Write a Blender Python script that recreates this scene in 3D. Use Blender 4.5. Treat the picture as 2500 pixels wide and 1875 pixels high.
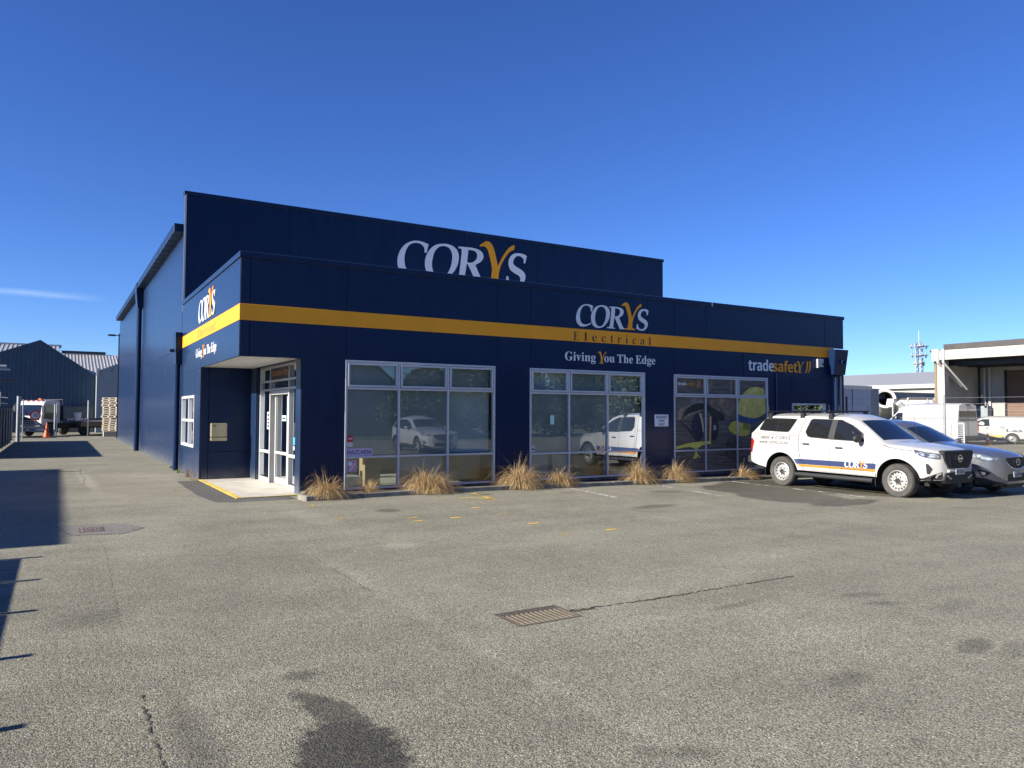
import bpy, bmesh, math, random
import numpy as np
from mathutils import Matrix, Vector
from mathutils.geometry import tessellate_polygon

# ------------------------------------------------------------------ scene, camera, light
for _o in list(bpy.data.objects):
    bpy.data.objects.remove(_o, do_unlink=True)
SC = bpy.context.scene
COL = SC.collection
rnd = random.Random(7)
PI = math.pi
R = math.radians

cam_d = bpy.data.cameras.new('camera')
cam_d.sensor_width = 36.0
cam_d.sensor_fit = 'HORIZONTAL'
cam_d.lens = 36.0 * 1839.1 / 2500.0
cam_d.clip_start = 0.05
cam_d.clip_end = 3000.0
cam_o = bpy.data.objects.new('camera', cam_d)
COL.objects.link(cam_o)
_y, _p, _r = R(31.07), R(2.193), R(0.24)
_fw = Vector((math.sin(_y) * math.cos(_p), math.cos(_y) * math.cos(_p), math.sin(_p)))
_rt = Vector((math.cos(_y), -math.sin(_y), 0))
_up = _rt.cross(_fw)
_rt2 = _rt * math.cos(_r) + _up * math.sin(_r)
_up2 = _up * math.cos(_r) - _rt * math.sin(_r)
_m = Matrix((_rt2, _up2, -_fw)).transposed().to_4x4()
_m.translation = Vector((-3.308, -16.837, 1.86))
cam_o.matrix_world = _m
SC.camera = cam_o

SUN_TRAVEL = Vector((1.0, -0.004, -0.51)).normalized()
SUN_EL = math.asin(-SUN_TRAVEL.z)
SUN_AZ = math.atan2(-SUN_TRAVEL.x, -SUN_TRAVEL.y)      # clockwise from +Y

world = bpy.data.worlds.new('World')
SC.world = world
world.use_nodes = True
wn = world.node_tree.nodes
wl = world.node_tree.links
wn.clear()
w_out = wn.new('ShaderNodeOutputWorld')
w_bg = wn.new('ShaderNodeBackground')
w_sky = wn.new('ShaderNodeTexSky')
w_sky.sky_type = 'NISHITA'
w_sky.sun_disc = False
w_sky.sun_elevation = SUN_EL
w_sky.sun_rotation = SUN_AZ
w_sky.altitude = 0.0
w_sky.air_density = 0.8
w_sky.dust_density = 0.0
w_sky.ozone_density = 8.0
w_hs = wn.new('ShaderNodeHueSaturation')
w_hs.inputs['Saturation'].default_value = 1.08
w_hs.inputs['Hue'].default_value = 0.512
w_bg.inputs['Strength'].default_value = 0.068
# one thin wisp of high cloud, low over the yard end
w_tc = wn.new('ShaderNodeTexCoord')
w_sep = wn.new('ShaderNodeSeparateXYZ')
wl.new(w_tc.outputs['Generated'], w_sep.inputs[0])
def wmath(op, a, b=None, c=None):
    n = wn.new('ShaderNodeMath'); n.operation = op
    for i, v in enumerate((a, b, c)):
        if v is None: continue
        if isinstance(v, (int, float)): n.inputs[i].default_value = v
        else: wl.new(v, n.inputs[i])
    return n.outputs[0]
w_nz = wn.new('ShaderNodeTexNoise'); w_nz.inputs['Scale'].default_value = 9.0; w_nz.inputs['Detail'].default_value = 5.0
w_map = wn.new('ShaderNodeMapping'); w_map.inputs['Scale'].default_value = (1.0, 1.0, 7.0)
wl.new(w_tc.outputs['Generated'], w_map.inputs[0]); wl.new(w_map.outputs[0], w_nz.inputs[0])
_band = wmath('ABSOLUTE', wmath('SUBTRACT', wmath('ADD', w_sep.outputs[2], wmath('MULTIPLY', w_nz.outputs[0], 0.006)), 0.1335))
_band = wmath('MULTIPLY', wmath('SUBTRACT', 1.0, wmath('MULTIPLY', _band, 190.0)), 1.0)
_band = wmath('MAXIMUM', _band, 0.0)
_azm = wmath('MAXIMUM', wmath('SUBTRACT', 1.0, wmath('MULTIPLY', wmath('ABSOLUTE', wmath('SUBTRACT', w_sep.outputs[0], -0.035)), 12.0)), 0.0)
_azm = wmath('MULTIPLY', _azm, wmath('GREATER_THAN', w_sep.outputs[1], 0.0))
_cl = wmath('MULTIPLY', wmath('MULTIPLY', _band, _azm), wmath('MULTIPLY', w_nz.outputs[0], 0.45))
w_mix = wn.new('ShaderNodeMixRGB')
w_mix.inputs[2].default_value = (6.5, 7.4, 8.2, 1)
wl.new(w_sky.outputs[0], w_hs.inputs['Color'])
wl.new(_cl, w_mix.inputs[0]); wl.new(w_hs.outputs[0], w_mix.inputs[1])
wl.new(w_mix.outputs[0], w_bg.inputs['Color'])
wl.new(w_bg.outputs[0], w_out.inputs['Surface'])

sun_d = bpy.data.lights.new('sun', 'SUN')
sun_d.energy = 4.2
sun_d.angle = R(0.55)
sun_d.color = (1.0, 0.93, 0.82)
sun_o = bpy.data.objects.new('sun', sun_d)
COL.objects.link(sun_o)
sun_o.location = (-60, 7, 31)
sun_o.rotation_euler = SUN_TRAVEL.to_track_quat('-Z', 'Y').to_euler()

SC.view_settings.view_transform = 'Standard'
SC.view_settings.look = 'None'
SC.view_settings.gamma = 1.0
SC.view_settings.use_curve_mapping = False
SC.view_settings.exposure = 1.36
SC.cycles.max_bounces = 8
SC.cycles.transparent_max_bounces = 12
SC.cycles.use_denoising = True
SC.cycles.sample_clamp_indirect = 6.0

# ------------------------------------------------------------------ helpers
def tag(o, label=None, cat=None, group=None, kind=None):
    if label: o['label'] = label
    if cat: o['category'] = cat
    if group: o['group'] = group
    if kind: o['kind'] = kind
    return o

def set_parent(o, parent):
    if parent is not None:
        o.parent = parent
        m = Matrix.Identity(4)
        p = parent
        while p is not None:
            m = p.matrix_basis if p.parent is None else m
            p = p.parent
        o.matrix_parent_inverse = m.inverted() if parent.parent is None else Matrix.Identity(4)

def thing(name, label, cat, loc=(0, 0, 0), group=None):
    o = bpy.data.objects.new(name, None)
    COL.objects.link(o)
    o.location = loc
    o.empty_display_size = 0.2
    return tag(o, label, cat, group)

class MB:
    """collects simple shapes into one mesh"""
    def __init__(s):
        s.v = []; s.f = []
    def add(s, vs, fs):
        n = len(s.v)
        s.v += [tuple(p) for p in vs]
        s.f += [tuple(i + n for i in f) for f in fs]
        return s
    def box(s, x0, x1, y0, y1, z0, z1):
        x0, x1 = min(x0, x1), max(x0, x1); y0, y1 = min(y0, y1), max(y0, y1); z0, z1 = min(z0, z1), max(z0, z1)
        return s.add([(x0, y0, z0), (x1, y0, z0), (x1, y1, z0), (x0, y1, z0), (x0, y0, z1), (x1, y0, z1), (x1, y1, z1), (x0, y1, z1)],
                     [(0, 3, 2, 1), (4, 5, 6, 7), (0, 1, 5, 4), (1, 2, 6, 5), (2, 3, 7, 6), (3, 0, 4, 7)])
    def quad(s, a, b, c, d):
        return s.add([a, b, c, d], [(0, 1, 2, 3)])
    def prism(s, poly, axis, a, b):
        """poly in the two other axes (in xyz order), extruded along axis from a to b"""
        def pt(p, t):
            if axis == 'x': return (t, p[0], p[1])
            if axis == 'y': return (p[0], t, p[1])
            return (p[0], p[1], t)
        n = len(poly)
        vs = [pt(p, a) for p in poly] + [pt(p, b) for p in poly]
        tri = tessellate_polygon([[Vector((p[0], p[1], 0)) for p in poly]])
        fs = [tuple(t) for t in tri] + [tuple(n + i for i in reversed(t)) for t in tri]
        fs += [(i, (i + 1) % n, n + (i + 1) % n, n + i) for i in range(n)]
        return s.add(vs, fs)
    def tube(s, path, r, n=8, cap=True):
        P = [Vector(p) for p in path]
        rings = []
        for i, p in enumerate(P):
            d = (P[min(i + 1, len(P) - 1)] - P[max(i - 1, 0)]).normalized()
            a = Vector((0, 0, 1)) if abs(d.z) < 0.9 else Vector((1, 0, 0))
            u = d.cross(a).normalized(); w = d.cross(u).normalized()
            rr = r[i] if isinstance(r, (list, tuple)) else r
            rings.append([p + (u * math.cos(2 * PI * k / n) + w * math.sin(2 * PI * k / n)) * rr for k in range(n)])
        vs = [q for ring in rings for q in ring]
        fs = []
        for i in range(len(P) - 1):
            for k in range(n):
                fs.append((i * n + k, i * n + (k + 1) % n, (i + 1) * n + (k + 1) % n, (i + 1) * n + k))
        if cap:
            fs.append(tuple(range(n - 1, -1, -1)))
            fs.append(tuple((len(P) - 1) * n + k for k in range(n)))
        return s.add(vs, fs)
    def lathe(s, prof, n=24, M=None, cap=False):
        """prof: (radius, height) along local z; M places it"""
        vs = []; fs = []
        for (r, h) in prof:
            for k in range(n):
                a = 2 * PI * k / n
                q = Vector((r * math.cos(a), r * math.sin(a), h))
                vs.append(M @ q if M else q)
        for i in range(len(prof) - 1):
            for k in range(n):
                fs.append((i * n + k, i * n + (k + 1) % n, (i + 1) * n + (k + 1) % n, (i + 1) * n + k))
        if cap:
            fs.append(tuple(range(n - 1, -1, -1)))
            fs.append(tuple((len(prof) - 1) * n + k for k in range(n)))
        return s.add(vs, fs)
    def ellipsoid(s, c, rad, nu=16, nv=10):
        vs = []; fs = []
        for j in range(nv + 1):
            t = PI * j / nv
            for i in range(nu):
                a = 2 * PI * i / nu
                vs.append((c[0] + rad[0] * math.sin(t) * math.cos(a), c[1] + rad[1] * math.sin(t) * math.sin(a), c[2] + rad[2] * math.cos(t)))
        for j in range(nv):
            for i in range(nu):
                fs.append((j * nu + i, (j + 1) * nu + i, (j + 1) * nu + (i + 1) % nu, j * nu + (i + 1) % nu))
        return s.add(vs, fs)
    def grid(s, fn, nu, nv):
        vs = [fn(i / nu, j / nv) for j in range(nv + 1) for i in range(nu + 1)]
        fs = [(j * (nu + 1) + i, j * (nu + 1) + i + 1, (j + 1) * (nu + 1) + i + 1, (j + 1) * (nu + 1) + i) for j in range(nv) for i in range(nu)]
        return s.add(vs, fs)
    def xform(s, M):
        s.v = [tuple(M @ Vector(p)) for p in s.v]
        return s
    def build(s, name, mat, parent=None, smooth=False, bevel=0.0, seg=1, fixn=True):
        me = bpy.data.meshes.new(name)
        me.from_pydata(s.v, [], s.f)
        if fixn:
            bm = bmesh.new(); bm.from_mesh(me)
            bmesh.ops.recalc_face_normals(bm, faces=bm.faces[:])
            bm.to_mesh(me); bm.free()
        me.materials.append(mat)
        if smooth:
            me.shade_smooth()
            if smooth != 'all':
                try: me.set_sharp_from_angle(angle=R(38))
                except Exception: pass
        o = bpy.data.objects.new(name, me)
        COL.objects.link(o)
        set_parent(o, parent)
        if bevel:
            b = o.modifiers.new('bevel', 'BEVEL'); b.width = bevel; b.segments = seg; b.limit_method = 'ANGLE'
            b.harden_normals = False
        return o

def box_obj(name, mat, parent, x0, x1, y0, y1, z0, z1, bevel=0.0):
    return MB().box(x0, x1, y0, y1, z0, z1).build(name, mat, parent, bevel=bevel)

def copy_tree(o, parent=None):
    c = o.copy(); COL.objects.link(c)
    if parent is not None: c.parent = parent
    for ch in [q for q in bpy.data.objects if q.parent == o]:
        copy_tree(ch, c)
    return c

# ------------------------------------------------------------------ materials
def nt_of(m):
    m.use_nodes = True
    return m.node_tree.nodes, m.node_tree.links

def pm(name, color, rough=0.5, metal=0.0, var=0.12, scale=3.0, bump=0.0, bscale=40.0, spec=0.5, coat=0.0, stretch=None, rvar=0.0):
    """principled material whose colour drifts with noise"""
    m = bpy.data.materials.new(name)
    n, l = nt_of(m)
    b = n['Principled BSDF']
    b.inputs['Roughness'].default_value = rough
    b.inputs['Metallic'].default_value = metal
    b.inputs['Specular IOR Level'].default_value = spec
    b.inputs['Coat Weight'].default_value = coat
    b.inputs['Coat Roughness'].default_value = 0.04
    b.inputs['Base Color'].default_value = (*color, 1)
    tc = n.new('ShaderNodeTexCoord')
    src = tc.outputs['Object']
    if stretch:
        mp = n.new('ShaderNodeMapping'); mp.inputs['Scale'].default_value = stretch
        l.new(src, mp.inputs[0]); src = mp.outputs[0]
    if var:
        nz = n.new('ShaderNodeTexNoise'); nz.inputs['Scale'].default_value = scale; nz.inputs['Detail'].default_value = 5
        l.new(src, nz.inputs['Vector'])
        rp = n.new('ShaderNodeValToRGB')
        rp.color_ramp.elements[0].position = 0.3; rp.color_ramp.elements[1].position = 0.7
        rp.color_ramp.elements[0].color = (*[c * (1 - var) for c in color], 1)
        rp.color_ramp.elements[1].color = (*[min(1, c * (1 + var)) for c in color], 1)
        l.new(nz.outputs[0], rp.inputs[0]); l.new(rp.outputs[0], b.inputs['Base Color'])
        if rvar:
            mr = n.new('ShaderNodeMapRange'); mr.inputs[3].default_value = max(0.0, rough - rvar); mr.inputs[4].default_value = rough + rvar
            l.new(nz.outputs[0], mr.inputs[0]); l.new(mr.outputs[0], b.inputs['Roughness'])
    if bump:
        nb = n.new('ShaderNodeTexNoise'); nb.inputs['Scale'].default_value = bscale; nb.inputs['Detail'].default_value = 3
        l.new(src, nb.inputs['Vector'])
        bp = n.new('ShaderNodeBump'); bp.inputs['Strength'].default_value = bump; bp.inputs['Distance'].default_value = 0.02
        l.new(nb.outputs[0], bp.inputs['Height']); l.new(bp.outputs[0], b.inputs['Normal'])
    return m

def glass_mat(name, tint, refl=1.7, base=0.03, rough=0.0):
    m = bpy.data.materials.new(name)
    n, l = nt_of(m)
    n.clear()
    out = n.new('ShaderNodeOutputMaterial')
    tr = n.new('ShaderNodeBsdfTransparent'); tr.inputs[0].default_value = (*tint, 1)
    gl = n.new('ShaderNodeBsdfGlossy'); gl.inputs['Roughness'].default_value = rough
    gl.inputs['Color'].default_value = (0.93, 0.97, 1.0, 1)
    fr = n.new('ShaderNodeFresnel'); fr.inputs[0].default_value = 1.5
    ma = n.new('ShaderNodeMath'); ma.operation = 'MULTIPLY_ADD'; ma.use_clamp = True
    ma.inputs[1].default_value = refl; ma.inputs[2].default_value = base
    mx = n.new('ShaderNodeMixShader')
    l.new(fr.outputs[0], ma.inputs[0]); l.new(ma.outputs[0], mx.inputs[0])
    l.new(tr.outputs[0], mx.inputs[1]); l.new(gl.outputs[0], mx.inputs[2]); l.new(mx.outputs[0], out.inputs[0])
    # slight unevenness of float glass
    tc = n.new('ShaderNodeTexCoord'); nz = n.new('ShaderNodeTexNoise'); nz.inputs['Scale'].default_value = 1.3
    l.new(tc.outputs['Object'], nz.inputs['Vector'])
    bp = n.new('ShaderNodeBump'); bp.inputs['Strength'].default_value = 0.02; bp.inputs['Distance'].default_value = 0.03
    l.new(nz.outputs[0], bp.inputs['Height']); l.new(bp.outputs[0], gl.inputs['Normal'])
    return m

M = {}
# navy composite panel with faint dirt runs
def navy_mat(name, col, rough, dirt=False):
    m = bpy.data.materials.new(name)
    n, l = nt_of(m); b = n['Principled BSDF']
    b.inputs['Roughness'].default_value = rough
    b.inputs['Specular IOR Level'].default_value = 0.18
    b.inputs['Sheen Weight'].default_value = 0.20; b.inputs['Sheen Roughness'].default_value = 0.45; b.inputs['Sheen Tint'].default_value = (0.45, 0.68, 1.0, 1)
    tc = n.new('ShaderNodeTexCoord')
    mp = n.new('ShaderNodeMapping'); mp.inputs['Scale'].default_value = (1.6, 1.6, 0.22)
    l.new(tc.outputs['Object'], mp.inputs[0])
    nz = n.new('ShaderNodeTexNoise'); nz.inputs['Scale'].default_value = 2.2; nz.inputs['Detail'].default_value = 6
    l.new(mp.outputs[0], nz.inputs['Vector'])
    rp = n.new('ShaderNodeValToRGB')
    rp.color_ramp.elements[0].position = 0.3; rp.color_ramp.elements[1].position = 0.75
    rp.color_ramp.elements[0].color = (*[c * 0.88 for c in col], 1)
    rp.color_ramp.elements[1].color = (*[c * 1.13 + 0.001 for c in col], 1)
    l.new(nz.outputs[0], rp.inputs[0])
    last = rp.outputs[0]
    if dirt:     # pale splash-back above the asphalt
        sep = n.new('ShaderNodeSeparateXYZ'); l.new(tc.outputs['Object'], sep.inputs[0])
        n2 = n.new('ShaderNodeTexNoise'); n2.inputs['Scale'].default_value = 3.0; n2.inputs['Detail'].default_value = 5
        l.new(tc.outputs['Object'], n2.inputs['Vector'])
        mr = n.new('ShaderNodeMapRange'); mr.inputs[1].default_value = 0.0; mr.inputs[2].default_value = 0.42
        mr.inputs[3].default_value = 1.0; mr.inputs[4].default_value = 0.0
        l.new(sep.outputs[2], mr.inputs[0])
        mu = n.new('ShaderNodeMath'); mu.operation = 'MULTIPLY'; l.new(mr.outputs[0], mu.inputs[0]); l.new(n2.outputs[0], mu.inputs[1])
        mu2 = n.new('ShaderNodeMath'); mu2.operation = 'POWER'; mu2.inputs[1].default_value = 1.6; l.new(mu.outputs[0], mu2.inputs[0])
        mx = n.new('ShaderNodeMixRGB'); mx.inputs[2].default_value = (0.28, 0.27, 0.22, 1)
        l.new(mu2.outputs[0], mx.inputs[0]); l.new(last, mx.inputs[1]); last = mx.outputs[0]
    l.new(last, b.inputs['Base Color'])
    nb = n.new('ShaderNodeTexNoise'); nb.inputs['Scale'].default_value = 1.1; l.new(tc.outputs['Object'], nb.inputs['Vector'])
    bp = n.new('ShaderNodeBump'); bp.inputs['Strength'].default_value = 0.05; bp.inputs['Distance'].default_value = 0.05
    l.new(nb.outputs[0], bp.inputs['Height']); l.new(bp.outputs[0], b.inputs['Normal'])
    mr2 = n.new('ShaderNodeMapRange'); mr2.inputs[3].default_value = rough - 0.05; mr2.inputs[4].default_value = rough + 0.07
    l.new(nz.outputs[0], mr2.inputs[0]); l.new(mr2.outputs[0], b.inputs['Roughness'])
    return m
NAVY = (0.0038, 0.0145, 0.053)
M['navy'] = navy_mat('navy_panel_paint', NAVY, 0.24, True)
M['navy_trim'] = navy_mat('navy_trim_paint', (0.0045, 0.017, 0.058), 0.32)
M['joint'] = pm('dark_joint', (0.006, 0.010, 0.022), 0.8, var=0)
M['yellow'] = pm('yellow_band_paint', (0.90, 0.36, 0.018), 0.45, var=0.05, scale=1.5, spec=0.2)
M['white_letter'] = pm('white_letter_vinyl', (0.72, 0.74, 0.78), 0.45, var=0.03)
M['brown_letter'] = pm('dark_brown_vinyl', (0.030, 0.012, 0.010), 0.5, var=0.03)
M['alu'] = pm('silver_window_aluminium', (0.50, 0.51, 0.54), 0.42, metal=0.35, var=0.05, scale=6)
M['alu_shaded'] = pm('grey_aluminium', (0.22, 0.225, 0.23), 0.45, metal=0.3, var=0.05)
M['alu_white'] = pm('pale_aluminium', (0.50, 0.50, 0.49), 0.4, var=0.04)
M['soffit'] = pm('white_soffit', (0.58, 0.57, 0.54), 0.6, var=0.06)
M['glass'] = glass_mat('window_glass', (0.70, 0.77, 0.77), 1.8, 0.05)
M['glass_door'] = glass_mat('door_glass', (0.66, 0.72, 0.71), 1.5, 0.02)
M['concrete'] = pm('pale_concrete', (0.40, 0.37, 0.315), 0.85, var=0.18, scale=2.2, bump=0.25, bscale=60)
M['kerb'] = pm('weathered_kerb_concrete', (0.19, 0.18, 0.15), 0.9, var=0.35, scale=5, bump=0.5, bscale=50)
M['soil'] = pm('bark_soil', (0.06, 0.045, 0.032), 0.95, var=0.4, scale=9, bump=0.9, bscale=35)
M['black'] = pm('black_plastic', (0.012, 0.012, 0.013), 0.5, var=0.1)
M['darkmetal'] = pm('dark_steel', (0.045, 0.047, 0.05), 0.45, metal=0.4, var=0.1)
M['steel'] = pm('galvanised_steel', (0.36, 0.375, 0.38), 0.45, metal=0.6, var=0.15, scale=12)
M['rubber'] = pm('tyre_rubber', (0.060, 0.057, 0.052), 0.85, var=0.25, scale=8, bump=0.2, bscale=60)
M['rim'] = pm('silver_wheel_paint', (0.42, 0.42, 0.405), 0.4, metal=0.3, var=0.06)
M['chrome'] = pm('chrome', (0.75, 0.76, 0.78), 0.08, metal=1.0, var=0)
M['car_glass'] = glass_mat('tinted_car_glass', (0.20, 0.24, 0.27), 1.3, 0.015)
M['privacy_glass'] = pm('dark_privacy_glass', (0.012, 0.013, 0.014), 0.03, var=0, spec=0.6)
M['white_paint'] = pm('white_car_paint', (0.45, 0.445, 0.425), 0.26, var=0.02, coat=0.7, scale=2)
M['silver_paint'] = pm('silver_car_paint', (0.62, 0.63, 0.65), 0.35, metal=0.35, var=0.03, coat=1.0)
M['grey_paint'] = pm('grey_metallic_paint', (0.20, 0.21, 0.235), 0.33, metal=0.7, var=0.03, coat=1.0)
M['lamp_glass'] = pm('clear_lamp_cover', (0.42, 0.43, 0.44), 0.06, metal=0.55, var=0.5, scale=14, coat=1.0)
M['lamp_dark'] = pm('smoked_lamp_cover', (0.16, 0.17, 0.18), 0.06, metal=0.5, var=0.5, scale=14, coat=1.0)
M['red_lamp'] = pm('red_lamp_cover', (0.30, 0.012, 0.012), 0.12, var=0.1, coat=1.0)
M['orange'] = pm('orange_plastic', (0.60, 0.115, 0.018), 0.5, var=0.08)
M['white_plain'] = pm('white_enamel', (0.48, 0.48, 0.465), 0.45, var=0.05)
M['ink'] = pm('black_ink', (0.012, 0.012, 0.014), 0.6, var=0)
M['stripe_navy'] = pm('navy_vinyl', (0.030, 0.045, 0.12), 0.35, var=0.02, coat=0.4)
M['stripe_orange'] = pm('orange_vinyl', (0.56, 0.21, 0.018), 0.35, var=0.02, coat=0.4)
M['grey_letter'] = pm('grey_vinyl', (0.07, 0.07, 0.075), 0.4, var=0)
M['interior'] = pm('dim_interior_plaster', (0.34, 0.34, 0.33), 0.9, var=0.1)
M['interior_floor'] = pm('pale_vinyl_floor', (0.42, 0.42, 0.38), 0.5, var=0.15, scale=4)
M['cardboard'] = pm('cardboard', (0.40, 0.27, 0.14), 0.85, var=0.08)
M['blind'] = pm('grey_roller_blind', (0.55, 0.57, 0.55), 0.9, var=0.1, scale=2)
M['timber'] = pm('weathered_pallet_wood', (0.46, 0.40, 0.31), 0.85, var=0.3, scale=9, stretch=(1, 1, 5))
M['clad_blue'] = pm('slate_blue_cladding', (0.030, 0.062, 0.105), 0.5, var=0.1, scale=1.2)
M['roof_grey'] = pm('pale_zincalume_roof', (0.40, 0.395, 0.38), 0.42, metal=0.3, var=0.1, scale=2)
M['grey_wall'] = pm('grey_plaster_wall', (0.24, 0.27, 0.29), 0.8, var=0.08, scale=1.5)
M['precast'] = pm('stained_cream_concrete', (0.40, 0.385, 0.345), 0.85, var=0.16, scale=0.9, bump=0.1)
M['precast_wall'] = pm('grey_cream_concrete', (0.40, 0.39, 0.355), 0.85, var=0.2, scale=0.7, stretch=(1, 1, 0.4))
M['plate'] = pm('white_plate', (0.55, 0.56, 0.56), 0.4, var=0.02)
M['rubber_black'] = pm('matt_black_trim', (0.020, 0.020, 0.021), 0.6, var=0.1)
# ------------------------------------------------------------------ lettering meshes
def _serif(s):
    o = ''
    for c in s:
        if 'A' <= c <= 'Z': o += chr(0x1D400 + ord(c) - 65)
        elif 'a' <= c <= 'z': o += chr(0x1D41A + ord(c) - 97)
        else: o += c
    return o
def _bold(s):
    o = ''
    for c in s:
        if 'A' <= c <= 'Z': o += chr(0x1D5D4 + ord(c) - 65)
        elif 'a' <= c <= 'z': o += chr(0x1D5EE + ord(c) - 97)
        elif '0' <= c <= '9': o += chr(0x1D7EC + ord(c) - 48)
        else: o += c
    return o
_STR = {}
def _want(key, body, offset=0.0, shear=0.0, spacing=1.0):
    c = bpy.data.curves.new('lettering', 'FONT')
    c.body = body; c.offset = offset; c.shear = shear; c.space_character = spacing
    c.resolution_u = 3
    c.fill_mode = 'FRONT'
    o = bpy.data.objects.new('lettering', c); COL.objects.link(o)
    _STR[key] = o
for _w in ('Giving', 'ou', 'The', 'Edge'): _want(_w, _serif(_w))
for _w in ('trade', 'safet'): _want(_w, _bold(_w), spacing=0.94)
for _w in ('REVERSE', 'PARK', 'ONLY', 'HAZCHEM', 'NYZ363', 'LUJ848', '10', 'CLOSE', 'Customer Entry', 'OPEN', '10A', 'Electrical'): _want(_w, _bold(_w))
_want('0800 4 CORYS', '0800 4 CORYS', offset=0.022, shear=0.25, spacing=1.15)
_want('www.corys.co.nz', 'www.corys.co.nz', offset=0.014, shear=0.1, spacing=1.05)
_want('Las', 'Las', offset=0.012)
bpy.context.view_layer.update()
_dg = bpy.context.evaluated_depsgraph_get()
TXT = {}
for _k, _o in _STR.items():
    _me = bpy.data.meshes.new_from_object(_o.evaluated_get(_dg))
    vs = [(v.co.x, v.co.y) for v in _me.vertices]
    fs = [tuple(p.vertices) for p in _me.polygons]
    x0 = min(v[0] for v in vs); x1 = max(v[0] for v in vs); y0 = min(v[1] for v in vs); y1 = max(v[1] for v in vs)
    TXT[_k] = (vs, fs, x0, x1, y0, y1)
    bpy.data.meshes.remove(_me)
for _o in _STR.values():
    _c = _o.data; bpy.data.objects.remove(_o, do_unlink=True); bpy.data.curves.remove(_c)

def text_mb(key, place, u0, u1, z0, cap=None, z1=None, depth=0.0):
    """flat lettering fitted between u0 and u1, baseline z0; place(u, z, d) -> point. cap: height of the tallest glyph"""
    vs, fs, x0, x1, y0, y1 = TXT[key]
    su = (u1 - u0) / (x1 - x0)
    sz = (cap / y1) if cap else abs(su)
    mb = MB()
    n = len(vs)
    mb.add([place(u0 + (v[0] - x0) * su, z0 + v[1] * sz, 0.0) for v in vs], fs)
    if depth:
        # a rim so that the letter has a thickness
        ec = {}
        for f in fs:
            for i in range(len(f)):
                a, b = f[i], f[(i + 1) % len(f)]
                ec[(min(a, b), max(a, b))] = ec.get((min(a, b), max(a, b)), 0) + 1
        rim = [e for e, c in ec.items() if c == 1]
        back = [place(u0 + (v[0] - x0) * su, z0 + v[1] * sz, depth) for v in vs]
        off = len(mb.v); mb.v += [tuple(p) for p in back]
        for a, b in rim: mb.f.append((a, b, off + b, off + a))
    return mb

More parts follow.
